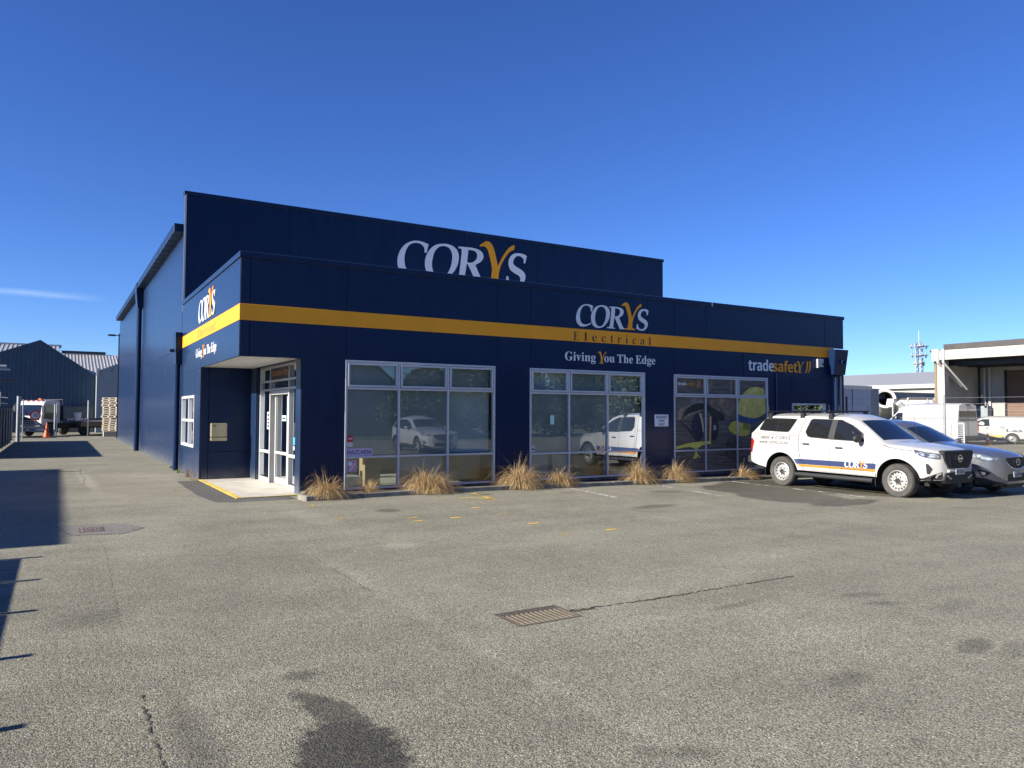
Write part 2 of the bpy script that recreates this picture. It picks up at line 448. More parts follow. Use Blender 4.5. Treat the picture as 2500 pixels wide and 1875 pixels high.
LOGO={'C':[[(0.223,0.224),(0.184,0.237),(0.135,0.241),(0.092,0.230),(0.050,0.204),(0.020,0.165),(0.003,0.119),(0.000,0.084),(0.005,0.050),(0.020,0.022),(0.050,0.000),(0.086,-0.006),(0.117,-0.001),(0.147,0.010),(0.178,0.023),(0.194,0.031),(0.195,0.046),(0.172,0.033),(0.144,0.023),(0.114,0.020),(0.086,0.024),(0.065,0.040),(0.053,0.068),(0.049,0.103),(0.051,0.137),(0.062,0.173),(0.080,0.202),(0.105,0.219),(0.132,0.226),(0.160,0.224),(0.181,0.213),(0.195,0.195),(0.193,0.167),(0.209,0.167),(0.213,0.189)]],'O':[[(0.330,0.242),(0.289,0.235),(0.252,0.214),(0.221,0.179),(0.202,0.138),(0.196,0.098),(0.201,0.059),(0.216,0.025),(0.243,0.002),(0.280,-0.007),(0.320,-0.003),(0.358,0.009),(0.393,0.036),(0.428,0.079),(0.446,0.120),(0.452,0.166),(0.444,0.201),(0.422,0.227),(0.387,0.241),(0.358,0.244)],[(0.330,0.228),(0.305,0.221),(0.280,0.201),(0.261,0.167),(0.251,0.127),(0.247,0.092),(0.253,0.057),(0.268,0.028),(0.292,0.012),(0.317,0.011),(0.346,0.022),(0.371,0.050),(0.390,0.091),(0.399,0.132),(0.401,0.173),(0.393,0.202),(0.374,0.221),(0.352,0.228)]],'R':[[(0.447,0.237),(0.523,0.241),(0.575,0.240),(0.614,0.231),(0.637,0.213),(0.645,0.189),(0.635,0.164),(0.614,0.143),(0.578,0.124),(0.628,0.026),(0.643,0.014),(0.654,0.011),(0.653,0.001),(0.589,0.000),(0.520,0.123),(0.512,0.124),(0.493,0.018),(0.498,0.011),(0.523,0.009),(0.522,0.000),(0.412,0.000),(0.415,0.011),(0.443,0.015),(0.451,0.024),(0.475,0.213),(0.469,0.224),(0.447,0.226)],[(0.523,0.222),(0.514,0.134),(0.546,0.134),(0.575,0.150),(0.591,0.171),(0.596,0.196),(0.585,0.215),(0.562,0.224)]],'Y':[[(0.616,0.257),(0.614,0.267),(0.640,0.287),(0.666,0.302),(0.689,0.301),(0.709,0.285),(0.725,0.258),(0.738,0.218),(0.759,0.134),(0.785,0.185),(0.811,0.228),(0.845,0.272),(0.872,0.292),(0.897,0.301),(0.893,0.265),(0.872,0.259),(0.845,0.236),(0.811,0.192),(0.785,0.144),(0.771,0.102),(0.764,0.060),(0.763,0.029),(0.774,0.017),(0.804,0.014),(0.801,-0.000),(0.656,-0.000),(0.658,0.010),(0.688,0.015),(0.702,0.026),(0.708,0.067),(0.713,0.108),(0.705,0.154),(0.689,0.209),(0.676,0.244),(0.661,0.260),(0.643,0.263)]],'S':[[(1.000,0.232),(0.987,0.178),(0.974,0.179),(0.976,0.199),(0.969,0.214),(0.952,0.224),(0.932,0.227),(0.908,0.219),(0.892,0.200),(0.884,0.177),(0.888,0.159),(0.911,0.145),(0.945,0.132),(0.972,0.118),(0.989,0.095),(0.989,0.069),(0.979,0.043),(0.955,0.018),(0.924,0.003),(0.891,0.001),(0.851,0.008),(0.822,0.018),(0.826,0.038),(0.832,0.071),(0.846,0.069),(0.848,0.047),(0.858,0.030),(0.877,0.018),(0.905,0.016),(0.931,0.027),(0.945,0.046),(0.948,0.067),(0.938,0.082),(0.911,0.093),(0.874,0.109),(0.855,0.128),(0.846,0.158),(0.848,0.190),(0.865,0.219),(0.888,0.237),(0.922,0.246),(0.959,0.246),(0.986,0.239)]]}
def chaikin(P, it=2):
    """round a closed outline, keeping its sharp corners"""
    for _ in range(it):
        Q = []; n = len(P)
        for i in range(n):
            a, b, c = Vector(P[i - 1]), Vector(P[i]), Vector(P[(i + 1) % n])
            u, w = (b - a), (c - b)
            ang = abs(u.angle(w, 0.0)) if u.length > 1e-9 and w.length > 1e-9 else 0
            if ang > R(48): Q.append(tuple(b))
            else:
                Q.append(tuple(b - u * 0.25)); Q.append(tuple(b + w * 0.25))
        P = Q
    return P
LOGO = {k: [chaikin(l, 2) for l in v] for k, v in LOGO.items()}

def outline_mb(loops, place, depth=0.0):
    flat = [p for l in loops for p in l]
    tri = tessellate_polygon([[Vector((p[0], p[1], 0)) for p in l] for l in loops])
    mb = MB(); mb.add([place(p[0], p[1], 0.0) for p in flat], [tuple(t) for t in tri])
    if depth:
        off = len(mb.v); mb.v += [tuple(place(p[0], p[1], depth)) for p in flat]
        s = 0
        for l in loops:
            n = len(l)
            for i in range(n):
                a, b = s + i, s + (i + 1) % n
                mb.f.append((a, b, off + b, off + a))
            s += n
    return mb

def logo_letters(parent, place, u0, z0, w, white, gold, depth):
    sgn = 1 if w > 0 else -1
    for k, loops in LOGO.items():
        outline_mb([[(u0 + p[0] * w, z0 + p[1] * abs(w)) for p in l] for l in loops], place, depth).build('letter', gold if k == 'Y' else white, parent, fixn=False)
# ------------------------------------------------------------------ ground
def asphalt_mat(name, base, stains, chip=1.0, seams=True):
    m = bpy.data.materials.new(name)
    n, l = nt_of(m); b = n['Principled BSDF']
    tc = n.new('ShaderNodeTexCoord'); P = tc.outputs['Object']
    def math_(op, a, b_=None, c=None, clamp=False):
        q = n.new('ShaderNodeMath'); q.operation = op; q.use_clamp = clamp
        for i, v in enumerate((a, b_, c)):
            if v is None: continue
            if isinstance(v, (int, float)): q.inputs[i].default_value = v
            else: l.new(v, q.inputs[i])
        return q.outputs[0]
    def noise(scale, detail=4, rough=0.55):
        q = n.new('ShaderNodeTexNoise'); q.inputs['Scale'].default_value = scale; q.inputs['Detail'].default_value = detail
        q.inputs['Roughness'].default_value = rough
        l.new(P, q.inputs['Vector']); return q.outputs[0]
    def rng(v, a, b_, c, d, smooth=False):
        q = n.new('ShaderNodeMapRange'); q.inputs[1].default_value = a; q.inputs[2].default_value = b_; q.inputs[3].default_value = c; q.inputs[4].default_value = d
        if smooth: q.interpolation_type = 'SMOOTHSTEP'
        l.new(v, q.inputs[0]); return q.outputs[0]
    vo = n.new('ShaderNodeTexVoronoi'); vo.inputs['Scale'].default_value = 95.0
    l.new(P, vo.inputs['Vector'])
    sv = n.new('ShaderNodeSeparateColor'); l.new(vo.outputs['Color'], sv.inputs[0])
    chipv = rng(sv.outputs[0], 0.0, 1.0, 0.60, 1.40)
    # a few bright and a few black stones
    bright = rng(sv.outputs[1], 0.955, 0.985, 0.0, 0.9)
    dark = rng(sv.outputs[2], 0.90, 0.97, 1.0, 0.45)
    tone = math_('MULTIPLY', math_('ADD', chipv, bright), dark)
    edge = rng(vo.outputs['Distance'], 0.35, 0.75, 1.0, 0.5)
    tone = math_('MULTIPLY', tone, edge)
    big = rng(noise(0.35, 5, 0.6), 0.3, 0.7, 0.86, 1.12)
    mid = rng(noise(2.1, 5, 0.65), 0.3, 0.7, 0.91, 1.09)
    fine = rng(noise(260, 2), 0.3, 0.7, 0.9, 1.1)
    tone = math_('MULTIPLY', math_('MULTIPLY', tone, big), math_('MULTIPLY', mid, fine))
    # tyre-worn lighter streaks running along the drive and across the bays
    st = n.new('ShaderNodeMapping'); st.inputs['Scale'].default_value = (0.22, 1.0, 1.0); st.inputs['Rotation'].default_value = (0, 0, R(8))
    l.new(P, st.inputs[0])
    sn = n.new('ShaderNodeTexNoise'); sn.inputs['Scale'].default_value = 1.4; sn.inputs['Detail'].default_value = 4; l.new(st.outputs[0], sn.inputs['Vector'])
    tone = math_('MULTIPLY', tone, rng(sn.outputs[0], 0.35, 0.65, 0.92, 1.07))
    if seams:
        sp = n.new('ShaderNodeSeparateXYZ'); l.new(P, sp.inputs[0])
        wob = math_('MULTIPLY', math_('SUBTRACT', noise(1.5, 5), 0.5), 0.35)
        sx = math_('ADD', sp.outputs[0], wob)
        ys = rng(sp.outputs[1], -6.9, -6.0, 1.0, 0.0)
        left = math_('MULTIPLY', rng(sx, -0.52, -0.40, 1.0, 0.0), ys)
        tone = math_('MULTIPLY', tone, math_('SUBTRACT', 1.0, math_('MULTIPLY', left, 0.10)))
        lip = math_('MULTIPLY', math_('MULTIPLY', rng(sx, -0.50, -0.43, 0.0, 1.0), rng(sx, -0.40, -0.22, 1.0, 0.0)), ys)
        tone = math_('MULTIPLY', tone, math_('ADD', 1.0, math_('MULTIPLY', lip, 0.10)))
        lane = math_('MULTIPLY', rng(sx, -2.85, -2.72, 1.0, 0.0), 0.05)
        tone = math_('MULTIPLY', tone, math_('SUBTRACT', 1.0, lane))
    dnoise = math_('ADD', math_('SUBTRACT', noise(3.0, 6, 0.65), 0.5), math_('MULTIPLY', math_('SUBTRACT', noise(17.0, 4, 0.7), 0.5), 0.7))
    wet = None; stn = None; pale = None
    for (cx, cy, rx, ry, rot, amp, soft, strength, kind) in stains:
        mp = n.new('ShaderNodeMapping'); mp.vector_type = 'TEXTURE'
        mp.inputs['Location'].default_value = (cx, cy, 0); mp.inputs['Rotation'].default_value = (0, 0, R(rot)); mp.inputs['Scale'].default_value = (rx, ry, 1)
        l.new(P, mp.inputs[0])
        ln = n.new('ShaderNodeVectorMath'); ln.operation = 'LENGTH'; l.new(mp.outputs[0], ln.inputs[0])
        d = math_('ADD', ln.outputs['Value'], math_('MULTIPLY', dnoise, amp))
        k = rng(d, 1.0 - soft, 1.0 + soft, strength, 0.0, True)
        if kind == 'wet': wet = k if wet is None else math_('MAXIMUM', wet, k)
        elif kind == 'stain': stn = k if stn is None else math_('MAXIMUM', stn, k)
        else: pale = k if pale is None else math_('MAXIMUM', pale, k)
    if stn is not None: tone = math_('MULTIPLY', tone, math_('SUBTRACT', 1.0, stn))
    if pale is not None: tone = math_('MULTIPLY', tone, math_('ADD', 1.0, pale))
    if wet is not None: tone = math_('MULTIPLY', tone, math_('SUBTRACT', 1.0, wet))
    # stone colours: grey, a little buff
    cr = n.new('ShaderNodeMixRGB'); cr.inputs[1].default_value = (base[0] * 0.97, base[1] * 1.0, base[2] * 1.04, 1); cr.inputs[2].default_value = (base[0] * 1.08, base[1] * 1.0, base[2] * 0.84, 1)
    l.new(sv.outputs[2], cr.inputs[0])
    mu = n.new('ShaderNodeVectorMath'); mu.operation = 'SCALE'
    l.new(cr.outputs[0], mu.inputs[0]); l.new(tone, mu.inputs['Scale'])
    l.new(mu.outputs[0], b.inputs['Base Color'])
    b.inputs['Specular IOR Level'].default_value = 0.3
    if wet is not None:
        l.new(math_('SUBTRACT', 0.85, math_('MULTIPLY', wet, 0.45)), b.inputs['Roughness'])
    else: b.inputs['Roughness'].default_value = 0.85
    bp = n.new('ShaderNodeBump'); bp.inputs['Strength'].default_value = 0.75 * chip; bp.inputs['Distance'].default_value = 0.006; bp.invert = True
    hb = math_('ADD', vo.outputs['Distance'], math_('MULTIPLY', sv.outputs[1], 0.5))
    l.new(hb, bp.inputs['Height']); l.new(bp.outputs[0], b.inputs['Normal'])
    return m
STAINS = [
    # washed-down patch round the utility truck
    (14.0, -3.1, 2.6, 1.9, 8, 0.35, 0.10, 0.58, 'wet'), (11.5, -5.0, 1.25, 1.35, -25, 0.4, 0.10, 0.52, 'wet'), (11.6, -6.35, 1.25, 0.42, 8, 0.5, 0.12, 0.55, 'wet'),
    (15.9, -4.2, 3.0, 2.3, 0, 0.3, 0.12, 0.5, 'wet'), (11.9, -3.2, 1.0, 1.3, -20, 0.4, 0.12, 0.55, 'wet'),
    # wet tongue in front of the camera
    (-1.93, -13.0, 0.30, 0.72, -10, 1.1, 0.16, 0.66, 'wet'), (-1.80, -12.2, 0.13, 0.42, 12, 1.3, 0.22, 0.55, 'wet'), (-1.88, -13.6, 0.42, 0.5, 0, 0.7, 0.14, 0.74, 'wet'),
    # oil and tyre smudges
    (-1.80, -11.45, 0.13, 0.09, 0, 0.8, 0.5, 0.40, 'stain'), (3.05, -13.5, 0.26, 0.12, 15, 0.6, 0.3, 0.38, 'stain'), (3.2, -13.72, 0.3, 0.08, 20, 0.6, 0.5, 0.22, 'stain'), (3.86, -12.0, 0.24, 0.09, -20, 0.7, 0.4, 0.3, 'stain'),
    (3.68, -12.3, 0.2, 0.07, -20, 0.7, 0.4, 0.28, 'stain'), (1.5, -13.45, 0.2, 0.11, 0, 0.8, 0.5, 0.28, 'stain'), (-0.35, -13.7, 0.22, 0.08, -30, 0.7, 0.5, 0.32, 'stain'),
    (2.1, -3.35, 0.22, 0.25, 0, 1.0, 0.5, 0.45, 'stain'), (7.1, -5.2, 0.6, 0.22, 10, 0.7, 0.4, 0.42, 'stain'), (5.0, -1.75, 0.25, 0.15, 0, 0.6, 0.4, 0.4, 'stain'), (7.1, -2.15, 0.25, 0.12, 0, 0.6, 0.4, 0.4, 'stain'), (9.55, -2.9, 0.5, 0.3, 0, 0.6, 0.3, 0.35, 'stain'),
    (2.35, -11.62, 0.35, 0.06, 5, 0.7, 0.5, 0.26, 'stain'), (4.3, -12.7, 0.35, 0.1, 10, 0.7, 0.5, 0.2, 'stain'), (-3.0, -9.0, 0.35, 0.3, 0, 0.9, 0.6, 0.3, 'stain'), (-2.6, -12.2, 0.1, 0.8, 2, 0.8, 0.7, 0.3, 'stain'),
    # pale dust
    (0.85, -6.95, 0.3, 0.22, 0, 0.6, 0.6, 0.35, 'pale'), (3.9, -10.3, 1.6, 0.5, 18, 0.7, 0.6, 0.16, 'pale'), (-2.6, 6.5, 0.16, 3.5, 2, 0.9, 0.6, 0.24, 'pale'), (0.6, -3.4, 0.25, 1.4, 0, 0.8, 0.6, 0.18, 'pale'), (-2.2, -4.6, 0.5, 2.6, 4, 0.8, 0.7, 0.13, 'pale'), (2.0, -10.4, 1.5, 0.6, 6, 0.8, 0.7, 0.10, 'pale'),
]
M['asphalt'] = asphalt_mat('chip_seal_asphalt', (0.290, 0.282, 0.222), STAINS)
M['asphalt_patch'] = asphalt_mat('dark_hot_mix_asphalt', (0.115, 0.112, 0.108), [(0.4, -0.6, 0.7, 0.1, 0, 0.9, 0.6, 0.2, 'pale')], 0.6, False)
M['asphalt_light'] = asphalt_mat('reinstated_asphalt', (0.215, 0.212, 0.198), [(0, 0, 0.01, 0.01, 0, 0.1, 0.1, 0.1, 'pale')], 0.5, False)
# the big sheet leaves a well where the drain sits
GX0, GX1, GY0, GY1 = 0.170, 0.862, -11.205, -10.735
# the lot falls gently away to the right for drainage
def gz(x): return float(np.interp(x, [5.7, 22.0, 24.5, 33.0], [0.0, -0.230, -0.250, 0.0]))
mb = MB()
B = 900
gxs = [-B, GX0, GX1, 5.7, 22.0, 24.5, 33.0, B]; gys = [-B, GY0, GY1, B]
mb.v = [(x, y, gz(x)) for y in gys for x in gxs]
for j in range(3):
    for i in range(len(gxs) - 1):
        if j == 1 and i == 1: continue
        q = j * len(gxs) + i; mb.f.append((q, q + 1, q + 1 + len(gxs), q + len(gxs)))
tag(mb.build('ground', M['asphalt'], fixn=False), kind='structure')

def ragged(poly, z, amp, step, seed, name, mat, kind='structure'):
    """flat patch with an uneven edge"""
    rr = random.Random(seed); out = []
    for i in range(len(poly)):
        a = Vector(poly[i]); b = Vector(poly[(i + 1) % len(poly)]); L = (b - a).length; k = max(1, int(L / step))
        nrm = Vector((-(b - a).y, (b - a).x)).normalized()
        for j in range(k):
            out.append(tuple(a.lerp(b, j / k) + nrm * rr.uniform(-amp, amp)))
    tri = tessellate_polygon([[Vector((p[0], p[1], 0)) for p in out]])
    return tag(MB().add([(p[0], p[1], z + gz(p[0])) for p in out], [tuple(t) for t in tri]).build(name, mat), kind=kind)
ragged([(-0.55, 5.0), (-0.62, 1.2), (-0.52, -0.35), (-0.2, -0.62), (1.12, -0.62), (1.12, 0.1), (0.05, 0.1), (0.05, 5.0)], 0.004, 0.025, 0.09, 3, 'asphalt_patch', M['asphalt_patch'])
# porch slab with a painted edge
mb = MB().box(0.075, 1.60, 0.06, 5.02, -0.05, 0.020)
tag(mb.build('porch_floor', M['concrete'], bevel=0.004), kind='structure')
def worn_paint(name, col, thr, scale=9.0):
    m = bpy.data.materials.new(name); n, l = nt_of(m); b = n['Principled BSDF']
    out = [q for q in n if q.type == 'OUTPUT_MATERIAL'][0]
    b.inputs['Base Color'].default_value = (*col, 1); b.inputs['Roughness'].default_value = 0.8
    tr = n.new('ShaderNodeBsdfTransparent'); mx = n.new('ShaderNodeMixShader')
    tc = n.new('ShaderNodeTexCoord')
    nz = n.new('ShaderNodeTexNoise'); nz.inputs['Scale'].default_value = scale; nz.inputs['Detail'].default_value = 8; nz.inputs['Roughness'].default_value = 0.75
    l.new(tc.outputs['Object'], nz.inputs['Vector'])
    big = n.new('ShaderNodeTexNoise'); big.inputs['Scale'].default_value = 1.3; l.new(tc.outputs['Object'], big.inputs['Vector'])
    ad = n.new('ShaderNodeMath'); ad.operation = 'MULTIPLY_ADD'; ad.inputs[1].default_value = 0.55; l.new(big.outputs[0], ad.inputs[0]); l.new(nz.outputs[0], ad.inputs[2])
    mr = n.new('ShaderNodeMapRange'); mr.inputs[1].default_value = thr - 0.05; mr.inputs[2].default_value = thr + 0.09
    l.new(ad.outputs[0], mr.inputs[0]); l.new(mr.outputs[0], mx.inputs[0]); l.new(tr.outputs[0], mx.inputs[1]); l.new(b.outputs[0], mx.inputs[2]); l.new(mx.outputs[0], out.inputs[0])
    return m
M['paint_yellow'] = worn_paint('worn_yellow_paint', (0.50, 0.38, 0.10), 0.86)
M['paint_yellow_solid'] = worn_paint('chipped_yellow_paint', (0.62, 0.42, 0.06), 0.70, 14)
M['paint_white'] = worn_paint('worn_white_paint', (0.62, 0.61, 0.56), 0.78)
mb = MB()
mb.quad((0.000, 0.0, 0.024), (0.11, 0.0, 0.024), (0.11, 5.03, 0.024), (0.000, 5.03, 0.024))
mb.quad((0.000, 0.0, -0.02), (0.000, 5.03, -0.02), (0.000, 5.03, 0.024), (0.000, 0.0, 0.024))
mb.quad((0.0, 0.0, 0.024), (0.0, 0.0, -0.02), (1.33, 0.0, -0.02), (1.33, 0.0, 0.024)); mb.quad((0.11, 0.0, 0.024), (1.33, 0.0, 0.024), (1.33, 0.06, 0.024), (0.11, 0.06, 0.024))
tag(mb.build('porch_edge', M['paint_yellow_solid'], fixn=False), kind='structure')
MB().box(0.004, 1.34, 0.004, 5.03, -0.06, 0.0185).build('porch_base', M['concrete'])['kind'] = 'structure'
# painted bay lines
def strip(name, mat, pts, w, z=0.006):
    mb = MB()
    for (x0, y0), (x1, y1) in zip(pts[:-1], pts[1:]):
        d = Vector((x1 - x0, y1 - y0)).normalized(); q = Vector((-d.y, d.x)) * w / 2
        za = z + gz(x0 - .1); zb = z + gz(x1 - .1)
        mb.quad((x0 + q.x, y0 + q.y, za), (x0 - q.x, y0 - q.y, za), (x1 - q.x, y1 - q.y, zb), (x1 + q.x, y1 + q.y, zb))
    return tag(mb.build(name, mat), kind='structure')
strip('yellow_line', M['paint_yellow'], [(1.12, -1.2), (1.02, -2.9), (0.98, -4.6)], 0.11)
strip('yellow_line', M['paint_yellow'], [(3.95, -1.5), (3.77, -3.5)], 0.11)
strip('yellow_line', M['paint_yellow_solid'], [(4.92, -1.4), (4.76, -2.75)], 0.12)
strip('yellow_line', M['paint_yellow'], [(4.76, -2.75), (4.55, -4.0)], 0.11)
strip('yellow_line', M['paint_yellow'], [(3.78, -2.58), (4.45, -3.1)], 0.10)
strip('yellow_line', M['paint_yellow_solid'], [(4.28, -2.06), (4.80, -2.62)], 0.10)
for k, (x, y) in enumerate(((3.73, -3.80), (3.65, -4.93), (3.58, -6.10), (3.43, -7.25), (4.28, -7.3), (2.09, -4.5), (2.0, -4.9), (2.75, -4.85))):
    ragged([(x - 0.10, y - 0.035), (x + 0.09, y - 0.05), (x + 0.13, y + 0.04), (x - 0.06, y + 0.05)], 0.0065, 0.02, 0.05, 40 + k, 'paint_mark', M['paint_yellow_solid'])
strip('white_line', M['paint_white'], [(7.79, -1.3), (7.42, -3.55)], 0.09)
strip('white_line', M['paint_white'], [(10.58, -1.25), (9.97, -4.3)], 0.09)
strip('white_line', M['paint_white'], [(13.52, -1.25), (13.31, -3.7), (13.1, -5.8)], 0.09)
strip('white_line', M['paint_white'], [(16.2, -1.3), (16.05, -6.4)], 0.09)
# cracks in the seal
def crack(pts, w, seed, mat, z=0.0045, name='crack'):
    rr = random.Random(seed); P = [Vector(p) for p in pts]; L = []; Rr = []
    for a, b in zip(P[:-1], P[1:]):
        k = max(2, int((b - a).length / 0.035))
        for j in range(k):
            p = a.lerp(b, j / k); d = (b - a).normalized(); q = Vector((-d.y, d.x))
            c = p + q * rr.uniform(-0.016, 0.016); ww = w * rr.uniform(0.0, 1.0) * (1.8 if rr.random() < 0.08 else 1)
            L.append(c + q * ww * rr.uniform(.3, .7)); Rr.append(c - q * ww * rr.uniform(.3, .7))
    mb = MB()
    for i in range(len(L) - 1):
        mb.quad((L[i].x, L[i].y, z), (Rr[i].x, Rr[i].y, z), (Rr[i + 1].x, Rr[i + 1].y, z), (L[i + 1].x, L[i + 1].y, z))
    return tag(mb.build(name, mat), kind='structure')
M['crack'] = pm('mossy_crack_fill', (0.055, 0.050, 0.032), 0.95, var=0.4, scale=20)
crack([(0.86, -10.98), (1.5, -11.03), (2.24, -11.05), (3.1, -11.03), (4.0, -11.05)], 0.030, 1, M['crack'])
crack([(0.86, -11.0), (1.15, -11.04)], 0.09, 9, M['crack'])
crack([(1.75, -11.05), (2.3, -11.045)], 0.05, 10, M['crack'], 0.0048)
crack([(-2.80, -11.3), (-2.80, -11.8), (-2.79, -12.4), (-2.74, -13.6)], 0.016, 2, M['crack'])
crack([(-2.78, -4.0), (-2.72, -5.2), (-2.75, -7.0), (-2.80, -9.2)], 0.006, 3, M['crack'])
crack([(-0.44, -7.15), (-0.47, -8.1), (-0.49, -9.4)], 0.010, 4, M['crack'])
crack([(-2.62, 11.5), (-2.7, 9.0), (-2.62, 7.2), (-2.72, 5.2), (-2.6, 3.2)], 0.016, 5, M['crack'])
for k, (x, y, s) in enumerate(((-2.2, -10.6, .012), (0.95, -9.3, .012), (-1.55, -12.2, .01), (-2.45, -13.0, .012), (2.5, -9.2, .01), (0.2, -9.7, .009), (-1.0, -11.0, .009), (1.9, -12.4, .01))):
    pass
# garden strip and kerb in front of the windows
KERB = [(1.36, -0.02), (1.12, -0.62), (1.16, -1.14), (3.64, -1.08), (5.9, -1.12), (9.3, -1.12), (12.2, -1.12), (15.1, -1.12), (20.6, -1.12)]
bed = [(p[0], p[1] + 0.04) for p in KERB] + [(20.6, 0.02), (1.36, 0.02)]
mb = MB(); tri = tessellate_polygon([[Vector((p[0], p[1], 0)) for p in bed]])
tag(mb.add([(p[0], p[1], 0.055 + gz(p[0])) for p in bed], [tuple(t) for t in tri]).build('garden_bed', M['soil']), kind='structure')
mb = MB()
for i, (a, b) in enumerate(zip(KERB[:-1], KERB[1:])):
    A, Bq = Vector(a), Vector(b); d = (Bq - A).normalized(); q = Vector((-d.y, d.x)) * 0.13
    nseg = max(1, int((Bq - A).length / 1.2))
    for k in range(nseg):
        p = A.lerp(Bq, k / nseg) + d * 0.003; r_ = A.lerp(Bq, (k + 1) / nseg) - d * 0.003
        h = 0.105 + rnd.uniform(-0.006, 0.006)
        zp, zr_ = gz(p.x), gz(r_.x)
        mb.add([(p.x, p.y, -.02 + zp), (r_.x, r_.y, -.02 + zr_), (r_.x + q.x, r_.y + q.y, -.02 + zr_), (p.x + q.x, p.y + q.y, -.02 + zp), (p.x, p.y, h + zp), (r_.x, r_.y, h + zr_), (r_.x + q.x, r_.y + q.y, h + zr_), (p.x + q.x, p.y + q.y, h + zp)],
               [(0, 3, 2, 1), (4, 5, 6, 7), (0, 1, 5, 4), (1, 2, 6, 5), (2, 3, 7, 6), (3, 0, 4, 7)])
tag(mb.build('kerb', M['kerb'], bevel=0.012), kind='structure')
# grass verge beside the boundary mesh fence
M['turf'] = pm('patchy_turf', (0.075, 0.085, 0.03), 0.95, var=0.45, scale=7, bump=1.0, bscale=60)
ragged([(22.6, -13), (24.3, -13), (24.3, 6), (22.6, 6)], 0.006, 0.06, 0.2, 5, 'verge', M['turf'])
# reinstated rectangle round the service lid
ragged([(-3.30, -2.55), (-2.30, -2.85), (-2.08, -3.45), (-2.42, -3.95), (-3.12, -3.72)], 0.004, 0.01, 0.12, 6, 'asphalt_patch', M['asphalt_light'])
crack([(-3.30, -2.55), (-2.30, -2.85), (-2.08, -3.45), (-2.42, -3.95), (-3.12, -3.72), (-3.30, -2.55)], 0.012, 7, M['crack'], 0.0065)
# ------------------------------------------------------------------ the shop
def F(u, z, d): return (u, d, z)                       # street front, plane y = 0
def L(u, z, d): return (d, u, z)                       # drive side, plane x = 0
def pbox(mb, pl, u0, u1, d0, d1, z0, z1):
    a = pl(u0, z0, d0); b = pl(u1, z1, d1)
    return mb.box(a[0], b[0], a[1], b[1], a[2], b[2])

SHOP = thing('shop_building', 'single storey navy blue shop front with yellow stripe and three large silver windows', 'building', (0, 0, 0))
WARE = thing('warehouse', 'tall navy blue warehouse rising behind the shop beside the driveway', 'building', (0, 8.83, 0))
JNT = MB()
GAP = 0.007
def panel(parent, pl, u0, u1, z0, z1, name='wall_panel', d0=0.0, jn=None, mat='navy'):
    mb = MB(); pbox(mb, pl, u0 + GAP, u1 - GAP, d0, d0 + 0.035, z0 + GAP, z1 - GAP)
    mb.build(name, M[mat], parent, bevel=0.004)
    pbox(JNT if jn is None else jn, pl, u0 - 0.002, u1 + 0.002, d0 + 0.0205, d0 + 0.05, z0 - 0.002, z1 + 0.002)
ZS, ZB0, ZB1, ZT, ZL = 3.066, 3.838, 4.192, 5.205, 0.76
XS = [0.0, 0.21, 2.37, 6.39, 7.41, 11.48, 12.53, 13.86, 19.585, 20.62]
for a, b in zip(XS[:-1], XS[1:]):
    panel(SHOP, F, a, b, ZB1 - 0.01, ZT, 'fascia_panel')
for a, b in zip([0.0, 0.21, 2.37, 6.39, 7.41, 11.48, 12.53, 15.49, 19.585], [0.21, 2.37, 6.39, 7.41, 11.48, 12.53, 15.49, 19.585, 20.62]):
    panel(SHOP, F, a, b, ZS, ZB0 + 0.01, 'fascia_panel')
for a, b in ((0.042, 5.0), (5.0, 8.83)):
    panel(SHOP, L, a, b, ZB1 - 0.01, ZT, 'fascia_panel'); panel(SHOP, L, a, b, ZS, ZB0 + 0.01, 'fascia_panel')
for a, b in ((1.335, 2.35), (6.325, 7.38), (11.36, 12.495), (16.625, 17.03), (17.03, 17.82), (19.585, 20.62)):
    panel(SHOP, F, a, b, ZL, ZS); panel(SHOP, F, a, b, 0.0, ZL)
panel(SHOP, F, 17.82, 19.585, 2.23, ZS); panel(SHOP, F, 17.82, 19.585, 0.0, 0.98)
for a, b in ((2.35, 6.325), (7.38, 11.36), (12.495, 16.625)): panel(SHOP, F, a, b, 0.0, 0.072)
# drive side below the fascia
panel(SHOP, L, 5.06, 5.95, ZL, ZS); panel(SHOP, L, 5.06, 5.95, 0.0, ZL)
panel(SHOP, L, 5.95, 8.42, 2.325, ZS); panel(SHOP, L, 5.95, 8.42, ZL, 0.83); panel(SHOP, L, 5.95, 8.42, 0.0, ZL)
panel(SHOP, L, 8.42, 8.83, ZL, ZS); panel(SHOP, L, 8.42, 8.83, 0.0, ZL)
# porch back wall
def BK(u, z, d): return (u, 5.06 + d, z)
for a, b in ((0.042, 0.22), (0.22, 1.34)):
    panel(SHOP, BK, a, b, ZL, ZS - .002); panel(SHOP, BK, a, b, 0.0, ZL)
# porch side: piers either end of the door unit
def PD(u, z, d): return (1.335 + d, u, z)
panel(SHOP, PD, 0.042, 0.45, ZL, ZS); panel(SHOP, PD, 0.042, 0.45, 0.0, ZL)
panel(SHOP, PD, 4.41, 5.055, ZL, ZS); panel(SHOP, PD, 4.41, 5.055, 0.0, ZL)
MB().box(1.372, 1.62, 4.375, 4.41, 0, ZS).build('door_jamb', M['navy'], SHOP)
MB().box(1.372, 1.62, 0.45, 0.485, 0, ZS).build('door_jamb', M['navy'], SHOP)
MB().box(1.34, 1.62, 0.49, 4.37, 3.055, ZS + .03).build('door_head', M['navy'], SHOP)
box_obj('plinth', M['navy_trim'], SHOP, 2.30, 20.62, 0.004, 0.05, -0.40, 0.004)
